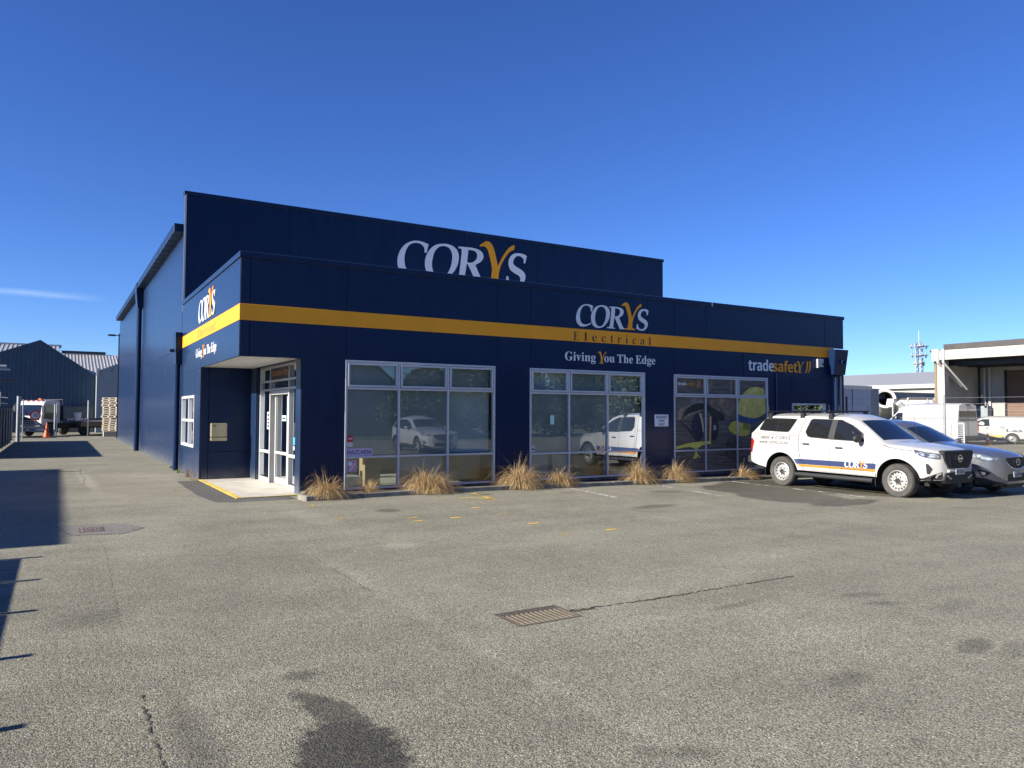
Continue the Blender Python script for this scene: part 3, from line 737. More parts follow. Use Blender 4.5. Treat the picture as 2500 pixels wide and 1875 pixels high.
# drip mouldings along the soffit line and the plinth line
for pl, a, b in ((F, 0.0, 20.62), (L, 0.042, 8.83)):
    mb = MB(); pbox(mb, pl, a - (0.008 if pl is F else 0), b, -0.010, 0.03, ZS - 0.010, ZS + 0.012); mb.build('drip_moulding', M['navy_trim'], SHOP)
for a, b in ((1.328, 2.35), (6.325, 7.38), (11.36, 12.495), (16.625, 20.62)):
    mb = MB(); pbox(mb, F, a, b, -0.006, 0.03, ZL - 0.008, ZL + 0.008); mb.build('drip_moulding', M['navy_trim'], SHOP)
JNT.build('panel_joint', M['joint'], SHOP)['kind'] = 'stuff'
# yellow band
mb = MB().box(-0.012, 20.06, -0.012, 0.05, ZB0, ZB1); mb.build('yellow_stripe', M['yellow'], SHOP, bevel=0.003)
mb = MB().box(-0.012, 0.05, 0.05, 8.60, ZB0 + .001, ZB1 - .001); mb.build('yellow_stripe', M['yellow'], SHOP, bevel=0.003)
# parapet caps
def cap(parent, segs):
    for s in segs: MB().box(*s).build('parapet_cap', M['navy_trim'], parent, bevel=0.006)
cap(SHOP, [(-0.03, 14.10, -0.03, 0.20, ZT + .005, 5.33), (14.106, 20.65, -0.03, 0.20, ZT + .005, 5.33), (-0.03, 0.20, 0.204, 8.80, ZT + .005, 5.33)])
box_obj('cap_joint', M['steel'], SHOP, 14.085, 14.125, -0.034, 0.20, ZT, 5.333)
# soffit over the porch, with a flush downlight
box_obj('soffit', M['soffit'], SHOP, 0.04, 1.62, 0.04, 5.05, ZS + 0.004, ZS + 0.03)
MB().lathe([(0.0, ZS + .003), (0.10, ZS + .003), (0.12, ZS - .006), (0.13, ZS + .004)], 24, Matrix.Translation((0.62, 2.6, 0))).build('downlight', M['alu_white'], SHOP, smooth=True)
# roof and the rooms behind the glass
box_obj('roof', M['roof_grey'], SHOP, 0.05, 20.58, 0.05, 8.8, 4.6, 4.7)
mb = MB()
mb.quad((1.64, 0.12, 0.03), (20.5, 0.12, 0.03), (20.5, 4.95, 0.03), (1.64, 4.95, 0.03))
mb.build('room_floor', M['interior_floor'], SHOP)
mb = MB(); mb.box(1.62, 20.55, 4.95, 5.0, 0.0, 3.2); mb.box(20.5, 20.58, 0.06, 4.95, 0, 3.2); mb.box(1.64, 20.5, 0.06, 4.95, 3.10, 3.15)
mb.build('room_wall', M['interior'], SHOP)
mb = MB(); mb.box(0.06, 3.2, 5.15, 8.8, -0.02, 0.03); mb.box(3.2, 3.25, 5.15, 8.8, 0, 3.1); mb.box(0.06, 3.2, 5.15, 8.8, 3.02, 3.06)
mb.build('room_wall', M['interior'], SHOP)

def window(parent, pl, us, zs, mat, glass, sash_row=True, fw=0.050, label=None, dp=0.09):
    """window > frame bars, sashes and panes. us, zs: the lines of the grid"""
    u0, u1, z0, z1 = us[0], us[-1], zs[0], zs[-1]
    mb = MB()
    pbox(mb, pl, u0, u1, -0.028, dp, z1 - fw, z1); pbox(mb, pl, u0, u1, -0.028, dp, z0, z0 + fw)
    pbox(mb, pl, u0, u0 + fw, -0.026, dp, z0 + fw, z1 - fw); pbox(mb, pl, u1 - fw, u1, -0.026, dp, z0 + fw, z1 - fw)
    w = mb.build('window', mat, parent, bevel=0.004)
    if label: w['label'] = label
    for u in us[1:-1]:
        m2 = MB(); pbox(m2, pl, u - fw / 2, u + fw / 2, -0.020, dp - .005, z0 + fw + .001, z1 - fw - .001); m2.build('mullion', mat, w, bevel=0.004)
    for z in zs[1:-1]:
        for a, b in zip(us[:-1], us[1:]):
            m2 = MB(); pbox(m2, pl, a + fw * (1 if a == u0 else .5) + .001, b - fw * (1 if b == u1 else .5) - .001, -0.016, dp - .01, z - fw / 2, z + fw / 2); m2.build('transom', mat, w, bevel=0.004)
    for j, (za, zb) in enumerate(zip(zs[:-1], zs[1:])):
        for a, b in zip(us[:-1], us[1:]):
            ua = a + fw * (1 if a == u0 else .5); ub = b - fw * (1 if b == u1 else .5)
            va = za + fw * (1 if za == z0 else .5); vb = zb - fw * (1 if zb == z1 else .5)
            if sash_row and j == len(zs) - 2:
                s = 0.058; m2 = MB()
                pbox(m2, pl, ua + .012, ub - .012, -0.034, 0.05, vb - s, vb - .010); pbox(m2, pl, ua + .012, ub - .012, -0.034, 0.05, va + .010, va + s)
                pbox(m2, pl, ua + .012, ua + s, -0.033, 0.05, va + s, vb - s); pbox(m2, pl, ub - s, ub - .012, -0.033, 0.05, va + s, vb - s)
                m2.build('sash', mat, w, bevel=0.004)
                ua += s; ub -= s; va += s; vb -= s
            m2 = MB(); m2.quad(pl(ua - .004, va - .004, 0.03), pl(ub + .004, va - .004, 0.03), pl(ub + .004, vb + .004, 0.03), pl(ua - .004, vb + .004, 0.03))
            m2.build('pane', glass, w)
    return w
window(SHOP, F, [2.35, 3.68, 4.985, 6.325], [0.075, 0.82, 2.412, 3.064], M['alu'], M['glass'])
window(SHOP, F, [7.38, 8.664, 9.994, 11.36], [0.075, 0.78, 2.395, 3.052], M['alu'], M['glass'])
window(SHOP, F, [12.495, 13.818, 15.204, 16.625], [0.075, 0.74, 2.385, 3.040], M['alu'], M['glass'])
window(SHOP, F, [17.82, 19.575], [0.985, 2.225], M['alu'], M['glass'], False)
window(SHOP, L, [5.95, 7.03, 8.42], [0.835, 1.60, 2.32], M['alu_white'], M['glass_door'], False, 0.075, None, 0.045)
# grey sheets added to veil the glass, things seen through the lower panes
for a, b, za, zb in ((2.42, 6.25, 0.86, 3.05), (7.45, 11.3, 0.80, 3.03)):
    MB().box(a, b, 0.20, 0.205, za, zb).build('roller_blind', M['blind'], SHOP)
def prop(name, label, cat, mat, *b, group=None):
    o = MB().box(*b).build(name, M[mat], None, bevel=0.008); return tag(o, label, cat, group)
prop('cardboard_box', 'brown cardboard carton standing inside the window nearest the entrance', 'box', 'cardboard', 3.12, 3.52, 0.75, 1.15, 0.031, 0.78)
prop('display_board', 'pale display board behind the middle lower pane of the first window', 'board', 'alu_white', 3.74, 4.92, 0.16, 0.19, 0.031, 0.82)
prop('display_board', 'tan pegboard behind the right lower pane of the first window', 'board', 'cardboard', 5.03, 5.98, 0.16, 0.19, 0.20, 0.80)
prop('low_counter', 'low white bench inside the window below the hazard sticker', 'bench', 'alu_white', 2.45, 3.10, 0.9, 1.6, 0.031, 0.30)
prop('cabinet', 'white storage cabinet behind the left lower pane of the second window', 'cabinet', 'alu_white', 7.5, 8.1, 0.16, 0.6, 0.031, 0.74)
prop('cabinet', 'grey storage cabinet behind the centre of the second window', 'cabinet', 'soffit', 8.22, 8.8, 0.16, 0.6, 0.031, 0.74)
prop('cardboard_box', 'brown cardboard carton behind the second window, right of the grey cabinet', 'box', 'cardboard', 9.0, 9.9, 0.2, 0.6, 0.031, 0.66)
t = thing('sack_trolley', 'blue framed trolley inside the right lower pane of the second window', 'trolley', (10.7, 0.7, 0.03))
M['blue_plastic'] = pm('blue_plastic', (0.02, 0.06, 0.30), 0.45, var=0.08)
mb = MB()
for x in (10.25, 11.15): mb.box(x, x + .05, .55, .60, .031, .76)
mb.box(10.30, 11.15, .55, .60, .5, .55); mb.box(10.30, 11.15, .55, .60, .70, .75); mb.build('frame', M['blue_plastic'], t)
box_obj('tray', M['cardboard'], t, 10.32, 11.13, .62, 1.0, .08, .3)

# the porch door unit
DOOR = thing('entrance_door', 'silver framed glazed automatic entrance door with side lights in the shaded porch', 'door', (1.42, 2.4, 0))
def DP(u, z, d): return (1.42 + d, u, z)
def bar(name, u0, u1, z0, z1, d0=0.0, d1=0.065, mat='alu_white', par=None):
    mb = MB(); pbox(mb, DP, u0, u1, d0, d1, z0, z1); return mb.build(name, M[mat], par or DOOR, bevel=0.004)
bar('frame', 4.32, 4.37, 0.02, 3.05); bar('frame', 0.49, 0.54, 0.02, 3.05); bar('frame', 0.541, 4.319, 2.98, 3.05)
bar('post', 3.20, 3.27, 0.02, 2.978, 0.012, 0.16, 'alu_shaded'); bar('post', 1.34, 1.41, 0.02, 2.978, 0.012, 0.16, 'alu_shaded')  # darker grey puts the shade of the post sides into their colour
bar('mullion', 3.20, 3.27, 0.02, 2.978, 0.0, 0.011); bar('mullion', 1.34, 1.41, 0.02, 2.978, 0.0, 0.011)
for a, b in ((3.271, 4.319), (1.411, 3.199), (0.541, 1.339)):
    bar('transom', a, b, 2.63, 2.68); bar('transom', a, b, 2.41, 2.46)
for a, b in ((3.271, 4.319), (0.541, 1.339)):
    bar('rail', a, b, 0.78, 0.85); bar('rail', a, b, 0.02, 0.13)
bar('operator_box', 1.411, 3.199, 2.30, 2.398, 0.02, 0.16)
bar('sensor', 2.2, 2.42, 2.55, 2.61, -0.05, -0.001, 'black')
leaf = bar('leaf', 3.13, 3.198, 0.03, 2.29, 0.13, 0.165)
bar('stile', 1.412, 1.50, 0.03, 2.29, 0.13, 0.17, par=leaf); bar('stile', 1.91, 1.97, 0.181, 2.29, 0.12, 0.15, par=leaf)
bar('rail', 1.501, 3.109, 0.03, 0.18, 0.13, 0.18, par=leaf); bar('rail', 1.971, 3.129, 0.78, 0.85, 0.13, 0.18, par=leaf); bar('rail', 1.501, 1.909, 0.78, 0.85, 0.13, 0.18, par=leaf)
def dpane(u0, u1, z0, z1, d):
    MB().quad(DP(u0, z0, d), DP(u1, z0, d), DP(u1, z1, d), DP(u0, z1, d)).build('pane', M['glass_door'], DOOR)
for a, b in ((3.27, 4.32), (0.54, 1.34)):
    for za, zb in ((0.16, .77), (.86, 2.40), (2.47, 2.62), (2.68, 2.98)): dpane(a, b, za, zb, 0.06)
dpane(1.41, 3.20, 2.47, 2.62, .06)
for a, b in ((1.50, 1.88), (2.0, 3.11)):
    for za, zb in ((.18, .76), (.87, 2.29)): dpane(a, b, za, zb, 0.155)
t = thing('entry_sign', 'black sign with orange lettering above the entrance door', 'sign', (1.42, 2.3, 2.83))
mb = MB(); pbox(mb, DP, 1.42, 3.19, 0.03, 0.05, 2.681, 2.978); mb.build('board', M['black'], t)
text_mb('Customer Entry', lambda u, z, d: (1.446 + d, 3.12 - u, z), 0.0, 1.66, 2.775, cap=0.15).build('lettering', M['stripe_orange'], t)
# papers on the glass
def notice(name, label, u0, u1, z0, z1, mat, d=0.052, marks=()):
    t = thing(name, label, 'notice', (1.42 + d, (u0 + u1) / 2, z0))
    mb = MB(); pbox(mb, DP, u0, u1, d, d + .003, z0, z1); mb.build('sheet', mat, t)
    for (a, b, c, e) in marks:
        mb = MB(); pbox(mb, DP, a, b, d - .002, d - .0005, c, e); mb.build('print', M['ink'], t)
M['teal'] = pm('pale_teal_card', (0.45, 0.70, 0.70), 0.5, var=0.03)
M['sky_card'] = pm('bright_blue_card', (0.06, 0.32, 0.70), 0.5, var=0.03)
M['red_card'] = pm('red_card', (0.50, 0.02, 0.02), 0.5, var=0.03)
M['pink_card'] = pm('faded_pink_card', (0.55, 0.30, 0.38), 0.5, var=0.06)
notice('door_notice', 'tall white notice with black print on the left side light', 3.40, 3.72, 1.40, 1.86, M['plate'], marks=[(3.46, 3.66, z, z + .05) for z in (1.46, 1.55, 1.64, 1.75)])
notice('open_card', 'small pale teal card on the glass of the entrance door', 2.15, 2.55, 1.63, 1.77, M['teal'], 0.147, marks=[(2.2, 2.5, 1.68, 1.72)])
notice('blue_card', 'bright blue card low on the right side light of the entrance', 0.92, 1.10, 1.08, 1.26, M['sky_card'])
notice('white_card', 'small white card under the bright blue card on the right side light', 0.98, 1.10, 0.96, 1.05, M['plate'])
notice('hours_card', 'dark card with white and yellow print on the right side light', 0.72, 0.92, 1.42, 1.80, M['stripe_navy'])

# mailbox
t = thing('mail_box', 'brushed metal mailbox on the dark porch wall beside the entrance', 'mailbox', (0.48, 5.05, 1.06))
M['mail_metal'] = pm('weathered_brass_metal', (0.36, 0.32, 0.22), 0.42, metal=0.6, var=0.12, scale=6)
MB().box(0.265, 0.695, 4.93, 5.058, 1.16, 1.545).build('body', M['mail_metal'], t, bevel=0.02)
MB().box(0.265, 0.695, 4.915, 5.058, 1.06, 1.15).build('lower_tray', M['mail_metal'], t, bevel=0.015)
MB().box(0.275, 0.685, 4.905, 4.95, 1.50, 1.53).build('flap', M['mail_metal'], t, bevel=0.006)
text_mb('10A', lambda u, z, d: (u, 4.928, z), 0.31, 0.40, 1.45, cap=0.05).build('number', M['ink'], t)

# ------------------------------------------------------------------ warehouse
WJ = MB(); Y0, Y1, ZE = 8.83, 37.8, 7.62
ys = [8.85, 13.55, 17.62, 19.5, 22.3, 26.7, 31.6, 37.8]
def WL(u, z, d): return (0.012 + d, u, z)
for a, b in zip(ys[:-1], ys[1:]):
    panel(WARE, WL, a, b, ZL, 3.885, 'wall_panel', 0.0, WJ); panel(WARE, WL, a, b, 0.0, ZL, 'wall_panel', 0.0, WJ)
for a, b in zip([8.85, 13.55, 17.62, 22.3, 27.0, 32.0], [13.55, 17.62, 22.3, 27.0, 32.0, 37.8]):
    panel(WARE, WL, a, b, 3.885, ZE, 'wall_panel', 0.0, WJ)
def WF(u, z, d): return (u, 8.83 + d, z)
for a, b in zip([0.0, 3.31, 6.65, 10.0, 13.32, 16.6], [3.31, 6.65, 10.0, 13.32, 16.6, 20.16]):
    panel(WARE, WF, a, b, 3.2, 8.745, 'parapet_panel', 0.0, WJ)
WJ.build('panel_joint', M['joint'], WARE)['kind'] = 'stuff'
MB().box(-0.03, 20.20, 8.80, 9.06, 8.75, 8.876).build('parapet_cap', M['navy_trim'], WARE, bevel=0.008)
MB().box(0.0, 20.16, 8.89, 9.0, 5.0, 8.748).build('parapet_back', M['navy_trim'], WARE)
MB().box(-0.004, 0.05, 8.805, 8.828, 5.0, 8.748).build('corner_flashing', M['alu_white'], WARE)
box_obj('core', M['joint'], WARE, 0.075, 20.1, 9.02, 37.75, 0, 7.6)
MB().prism([(0.05, 7.62), (20.1, 7.62), (10.0, 8.5)], 'y', 9.05, 37.8).build('roof', M['roof_grey'], WARE)
# deep box gutter with its straps
MB().box(-0.27, 0.03, 9.08, 37.0, 7.60, 7.86).build('gutter', M['navy_trim'], WARE, bevel=0.01)
k = 0
y = 9.7
while y < 36.9:
    MB().box(-0.276, 0.02, y, y + 0.035, 7.594, 7.866).build('gutter_strap', M['joint'], WARE); y += 0.92
def downpipe(parent, x, y, r, ztop, joints):
    o = MB().tube([(x, y, 0.02), (x, y, ztop)], r, 16).build('downpipe', M['navy_trim'], parent, smooth=True)
    for z in joints: MB().tube([(x, y, z), (x, y, z + 0.06)], r + .008, 16).build('collar', M['navy_trim'], o, smooth=True)
downpipe(WARE, -0.13, 22.35, 0.11, 6.8, (0.75, 2.2, 4.0)); downpipe(SHOP, -0.10, 8.98, 0.085, 3.4, (0.85, 2.0))
MB().prism([(-0.30, 7.85), (0.0, 7.85), (0.0, 6.72), (-0.24, 6.72), (-0.30, 7.4)], 'y', 22.05, 22.75).build('rainwater_head', M['navy_trim'], WARE, bevel=0.008)
MB().prism([(-0.21, 4.34), (-0.014, 4.34), (-0.014, 3.36), (-0.185, 3.36)], 'y', 8.66, 9.30).build('rainwater_head', M['navy_trim'], SHOP, bevel=0.008)
MB().lathe([(0.05, 0), (0.05, 0.12), (0.04, 0.12)], 14, Matrix.Translation((-0.205, 9.0, 3.78)) @ Matrix.Rotation(-PI / 2, 4, 'Y')).build('overflow_spout', M['black'], SHOP)
rh = MB().add([(19.70, -.05, 4.11), (19.70, -.34, 4.11), (20.42, -.34, 4.11), (20.42, -.05, 4.11), (19.78, -.05, 3.24), (19.78, -.20, 3.24), (20.42, -.20, 3.24), (20.42, -.05, 3.24)],
         [(0, 1, 2, 3), (4, 7, 6, 5), (0, 4, 5, 1), (1, 5, 6, 2), (2, 6, 7, 3), (3, 7, 4, 0)]).build('rainwater_head', M['navy_trim'], SHOP, bevel=0.008)
MB().lathe([(0.075, 0), (0.075, 0.09), (0.06, 0.09), (0.055, 0.0)], 18, Matrix.Translation((20.13, -0.275, 3.68)) @ Matrix.Rotation(PI / 2, 4, 'X')).build('overflow_spout', M['navy_trim'], rh, smooth=True)
downpipe(SHOP, 20.02, -0.11, 0.06, 3.3, (0.8, 2.0))
MB().tube([(20.35, -0.06, 0.0), (20.35, -0.06, 3.2)], 0.03, 10).build('downpipe', M['steel'], SHOP)
MB().tube([(17.03, -0.03, 0.0), (17.03, -0.03, 3.22)], 0.022, 8).build('conduit', M['navy_trim'], SHOP)
# ------------------------------------------------------------------ signs on the walls
t = thing('parapet_logo', 'very large white and gold logo lettering on the upper warehouse parapet', 'sign', (10, 8.82, 6.9))
logo_letters(t, lambda u, z, d: (u, 8.822 - .012 + d, z), 7.22, 6.905, 5.60, M['white_letter'], M['yellow'], 0.015)
t = thing('fascia_logo', 'white and gold logo lettering above the yellow stripe facing the car park', 'sign', (10.2, 0, 4.27))
logo_letters(t, lambda u, z, d: (u, -0.016 + d, z), 8.885, 4.270, 2.62, M['white_letter'], M['yellow'], 0.014)
t = thing('side_logo', 'white and gold logo lettering above the yellow stripe facing the driveway', 'sign', (0, 4.2, 4.3))
logo_letters(t, lambda u, z, d: (-0.016 + d, u, z), 5.53, 4.30, -2.52, M['white_letter'], M['yellow'], 0.014)
t = thing('band_lettering', 'spaced dark brown serif word on the yellow stripe facing the car park', 'sign', (10.2, 0, 3.87))
# letters of the band word, cut one by one from the serif alphabet
LET = {}
_tmp = []
for ch in 'Electria':
    c = bpy.data.curves.new('lettering', 'FONT'); c.body = _serif(ch); c.offset = -0.010; c.resolution_u = 3
    o = bpy.data.objects.new('lettering', c); COL.objects.link(o); _tmp.append((ch, o))
bpy.context.view_layer.update()
_dg = bpy.context.evaluated_depsgraph_get()
for ch, o in _tmp:
    me = bpy.data.meshes.new_from_object(o.evaluated_get(_dg))
    vs = [(v.co.x, v.co.y) for v in me.vertices]; fs = [tuple(p.vertices) for p in me.polygons]
    LET[ch] = (vs, fs, min(v[0] for v in vs), max(v[0] for v in vs), min(v[1] for v in vs), max(v[1] for v in vs))
    bpy.data.meshes.remove(me)
for ch, o in _tmp:
    c = o.data; bpy.data.objects.remove(o, do_unlink=True); bpy.data.curves.remove(c)
def band_word(parent, place, u0, u1, z0, caph, mat):
    xs = [255, 478, 645, 843, 1035, 1187, 1365, 1515, 1695, 1882]
    ws = [118, 62, 98, 88, 62, 80, 50, 82, 92, 58]
    s = caph / LET['E'][5]; span = 1940 - 255
    for ch, x, w in zip('Electrical', xs, ws):
        vs, fs, x0, x1, y0, y1 = LET[ch]
        ua = u0 + (x - 255) / span * (u1 - u0); ub = u0 + (x + w - 255) / span * (u1 - u0)
        MB().add([place(ua + (v[0] - x0) / (x1 - x0) * (ub - ua), z0 + v[1] * s, 0) for v in vs], fs).build('letter', mat, parent, fixn=False)
band_word(t, lambda u, z, d: (u, -0.0155, z), 8.79, 11.60, 3.868, 0.235, M['brown_letter'])
t = thing('band_lettering', 'spaced brown serif word on the yellow stripe facing the driveway', 'sign', (0, 4.2, 3.9))
M['gold_letter'] = pm('faded_gold_vinyl', (0.30, 0.17, 0.045), 0.5, var=0.03)
band_word(t, lambda u, z, d: (-0.0155, u, z), 5.60, 2.92, 3.90, 0.22, M['gold_letter'])
def slogan(t, place, f):
    """f maps the front-wall positions to this wall"""
    for w, a, b in (('Giving', 8.515, 9.565), ('ou', 9.865, 10.24), ('The', 10.335, 10.915), ('Edge', 11.015, 11.765)):
        vs, fs, x0, x1, y0, y1 = TXT[w]
        s = 0.235 / TXT['The'][5]
        MB().add([place(f(a) + (v[0] - x0) / (x1 - x0) * (f(b) - f(a)), 3.305 + v[1] * s, 0) for v in vs], fs).build('word', M['white_letter'], t, fixn=False)
    # the tall gold letter
    lo = LOGO['Y']; xs = [p[0] for p in lo[0]]; x0, x1 = min(xs), max(xs)
    outline_mb([[(f(9.645) + (p[0] - x0) / (x1 - x0) * (f(9.945) - f(9.645)), 3.258 + p[1] / 0.302 * 0.34) for p in l] for l in lo], place, 0.008).build('letter', M['yellow'], t, fixn=False)
t = thing('slogan_lettering', 'white serif slogan with one gold letter under the yellow stripe facing the car park', 'sign', (10.2, 0, 3.3))
slogan(t, lambda u, z, d: (u, -0.010 + d, z), lambda a: a)
t = thing('slogan_lettering', 'white serif slogan with one gold letter under the yellow stripe facing the driveway', 'sign', (0, 4.3, 3.35))
slogan(t, lambda u, z, d: (-0.010 + d, u, z + 0.06), lambda a: 5.90 - (a - 8.515) / 3.25 * 3.2)
# safety wear sign at the right end
def swash(place, u0, z0, h, w):
    """a pair of hooked strokes"""
    out = []
    for k in (0, 1):
        o = u0 + k * w * 0.48
        outer = [(o + w * .62, z0 + h), (o + w * .60, z0 + h * .55), (o + w * .50, z0 + h * .25), (o + w * .30, z0 + h * .07), (o, z0 - h * .02)]
        inner = [(o + w * .05, z0 + h * .03), (o + w * .22, z0 + h * .16), (o + w * .32, z0 + h * .38), (o + w * .36, z0 + h * .62), (o + w * .37, z0 + h)]
        out.append(outline_mb([outer + inner], place, 0.008))
    return out
t = thing('safety_sign', 'white and gold lower case lettering below the yellow stripe over the parked utility truck', 'sign', (17, 0, 3.26))
MB().box(15.51, 19.0, -0.006, 0.001, 3.10, 3.80).build('backing', M['navy_trim'], t)
pl_ = lambda u, z, d: (u, -0.018 + d, z)
text_mb('trade', pl_, 15.72, 16.93, 3.264, cap=0.375, depth=0.010).build('lettering', M['white_letter'], t, fixn=False)
text_mb('safet', lambda u, z, d: (u, -0.021 + d, z), 16.88, 18.10, 3.264, cap=0.375, depth=0.010).build('lettering', M['yellow'], t, fixn=False)
_lo = LOGO['Y']; _x0 = min(p[0] for p in _lo[0]); _x1 = max(p[0] for p in _lo[0])
outline_mb([[(18.06 + (p[0] - _x0) / (_x1 - _x0) * 0.38, 3.262 + p[1] / 0.302 * 0.39) for p in l] for l in _lo], pl_, 0.010).build('letter', M['yellow'], t, fixn=False)
for mb in swash(pl_, 18.47, 3.255, 0.41, 0.30): mb.build('swash', M['yellow'], t, fixn=False)
# alarm box by it
t = thing('alarm_box', 'white alarm box on the wall right of the gold lettering', 'alarm', (19.2, 0, 3.5))
MB().prism([(19.07, 3.76), (19.38, 3.76), (19.38, 3.62), (19.30, 3.62), (19.30, 3.55), (19.38, 3.55), (19.38, 3.49), (19.22, 3.49), (19.07, 3.45)], 'y', -0.10, 0.0).build('case', M['white_plain'], t, bevel=0.006)
# reverse park only
t = thing('parking_sign', 'small white sign with black capitals between the second and third windows', 'sign', (12.0, 0, 1.48))
MB().box(11.735, 12.275, -0.012, 0.001, 1.478, 1.83).build('plate', M['white_letter'], t, bevel=0.004)
for w, a, b, z in (('REVERSE', 11.80, 12.21, 1.715), ('PARK', 11.89, 12.12, 1.61), ('ONLY', 11.89, 12.12, 1.505)):
    text_mb(w, lambda u, z, d: (u, -0.0135, z), a, b, z, cap=0.075).build('word', M['ink'], t)
# stickers on the first window
t = thing('hazard_sticker', 'lilac sticker with bold dark capitals low on the first window', 'sticker', (2.7, 0, .85))
M['lilac'] = pm('lilac_sticker', (0.56, 0.46, 0.62), 0.4, var=0.03)
MB().box(2.405, 3.03, 0.020, 0.026, 0.85, 1.02).build('sheet', M['lilac'], t)
text_mb('HAZCHEM', lambda u, z, d: (u, 0.0185, z), 2.43, 3.0, 0.885, cap=0.10).build('lettering', pm('purple_ink', (0.05, 0.02, 0.09), 0.5, var=0), t)
t = thing('brand_sticker', 'small red sticker low on the left of the first window', 'sticker', (2.5, 0, 1.15))
MB().box(2.405, 2.56, 0.020, 0.026, 1.17, 1.31).build('sheet', M['red_card'], t)
MB().box(2.415, 2.55, 0.020, 0.026, 1.06, 1.165).build('foot', M['soffit'], t)
MB().prism([(2.43, 1.22), (2.46, 1.27), (2.49, 1.235), (2.53, 1.275), (2.54, 1.255), (2.495, 1.215), (2.46, 1.25)], 'y', 0.017, 0.0195).build('flash', M['white_letter'], t)
t = thing('hand_sticker', 'pink sticker with a pale drawing under the lilac sticker on the first window', 'sticker', (2.5, 0, .5))
MB().box(2.405, 2.66, 0.020, 0.026, 0.47, 0.75).build('sheet', M['pink_card'], t, bevel=0.01)
MB().prism([(2.44, .68), (2.48, .72), (2.54, .70), (2.55, .66), (2.52, .62), (2.47, .62)], 'y', 0.017, 0.0195).build('drawing', M['white_letter'], t)
MB().prism([(2.47, .50), (2.49, .49), (2.63, .68), (2.61, .69)], 'y', 0.017, 0.0195).build('drawing', M['white_letter'], t)
t = thing('door_sticker', 'small pale green sticker on the left pane of the second window', 'sticker', (8.1, 0, 1.6))
MB().box(8.06, 8.18, 0.020, 0.026, 1.55, 1.80).build('sheet', M['teal'], t)
t = thing('corner_sticker', 'small white sticker in the lower left corner of the second window', 'sticker', (7.45, 0, .85))
MB().box(7.44, 7.56, 0.020, 0.026, 0.83, 0.98).build('sheet', M['plate'], t)
MB().box(7.45, 7.55, 0.017, 0.0195, 0.88, 0.92).build('print', M['stripe_navy'], t)

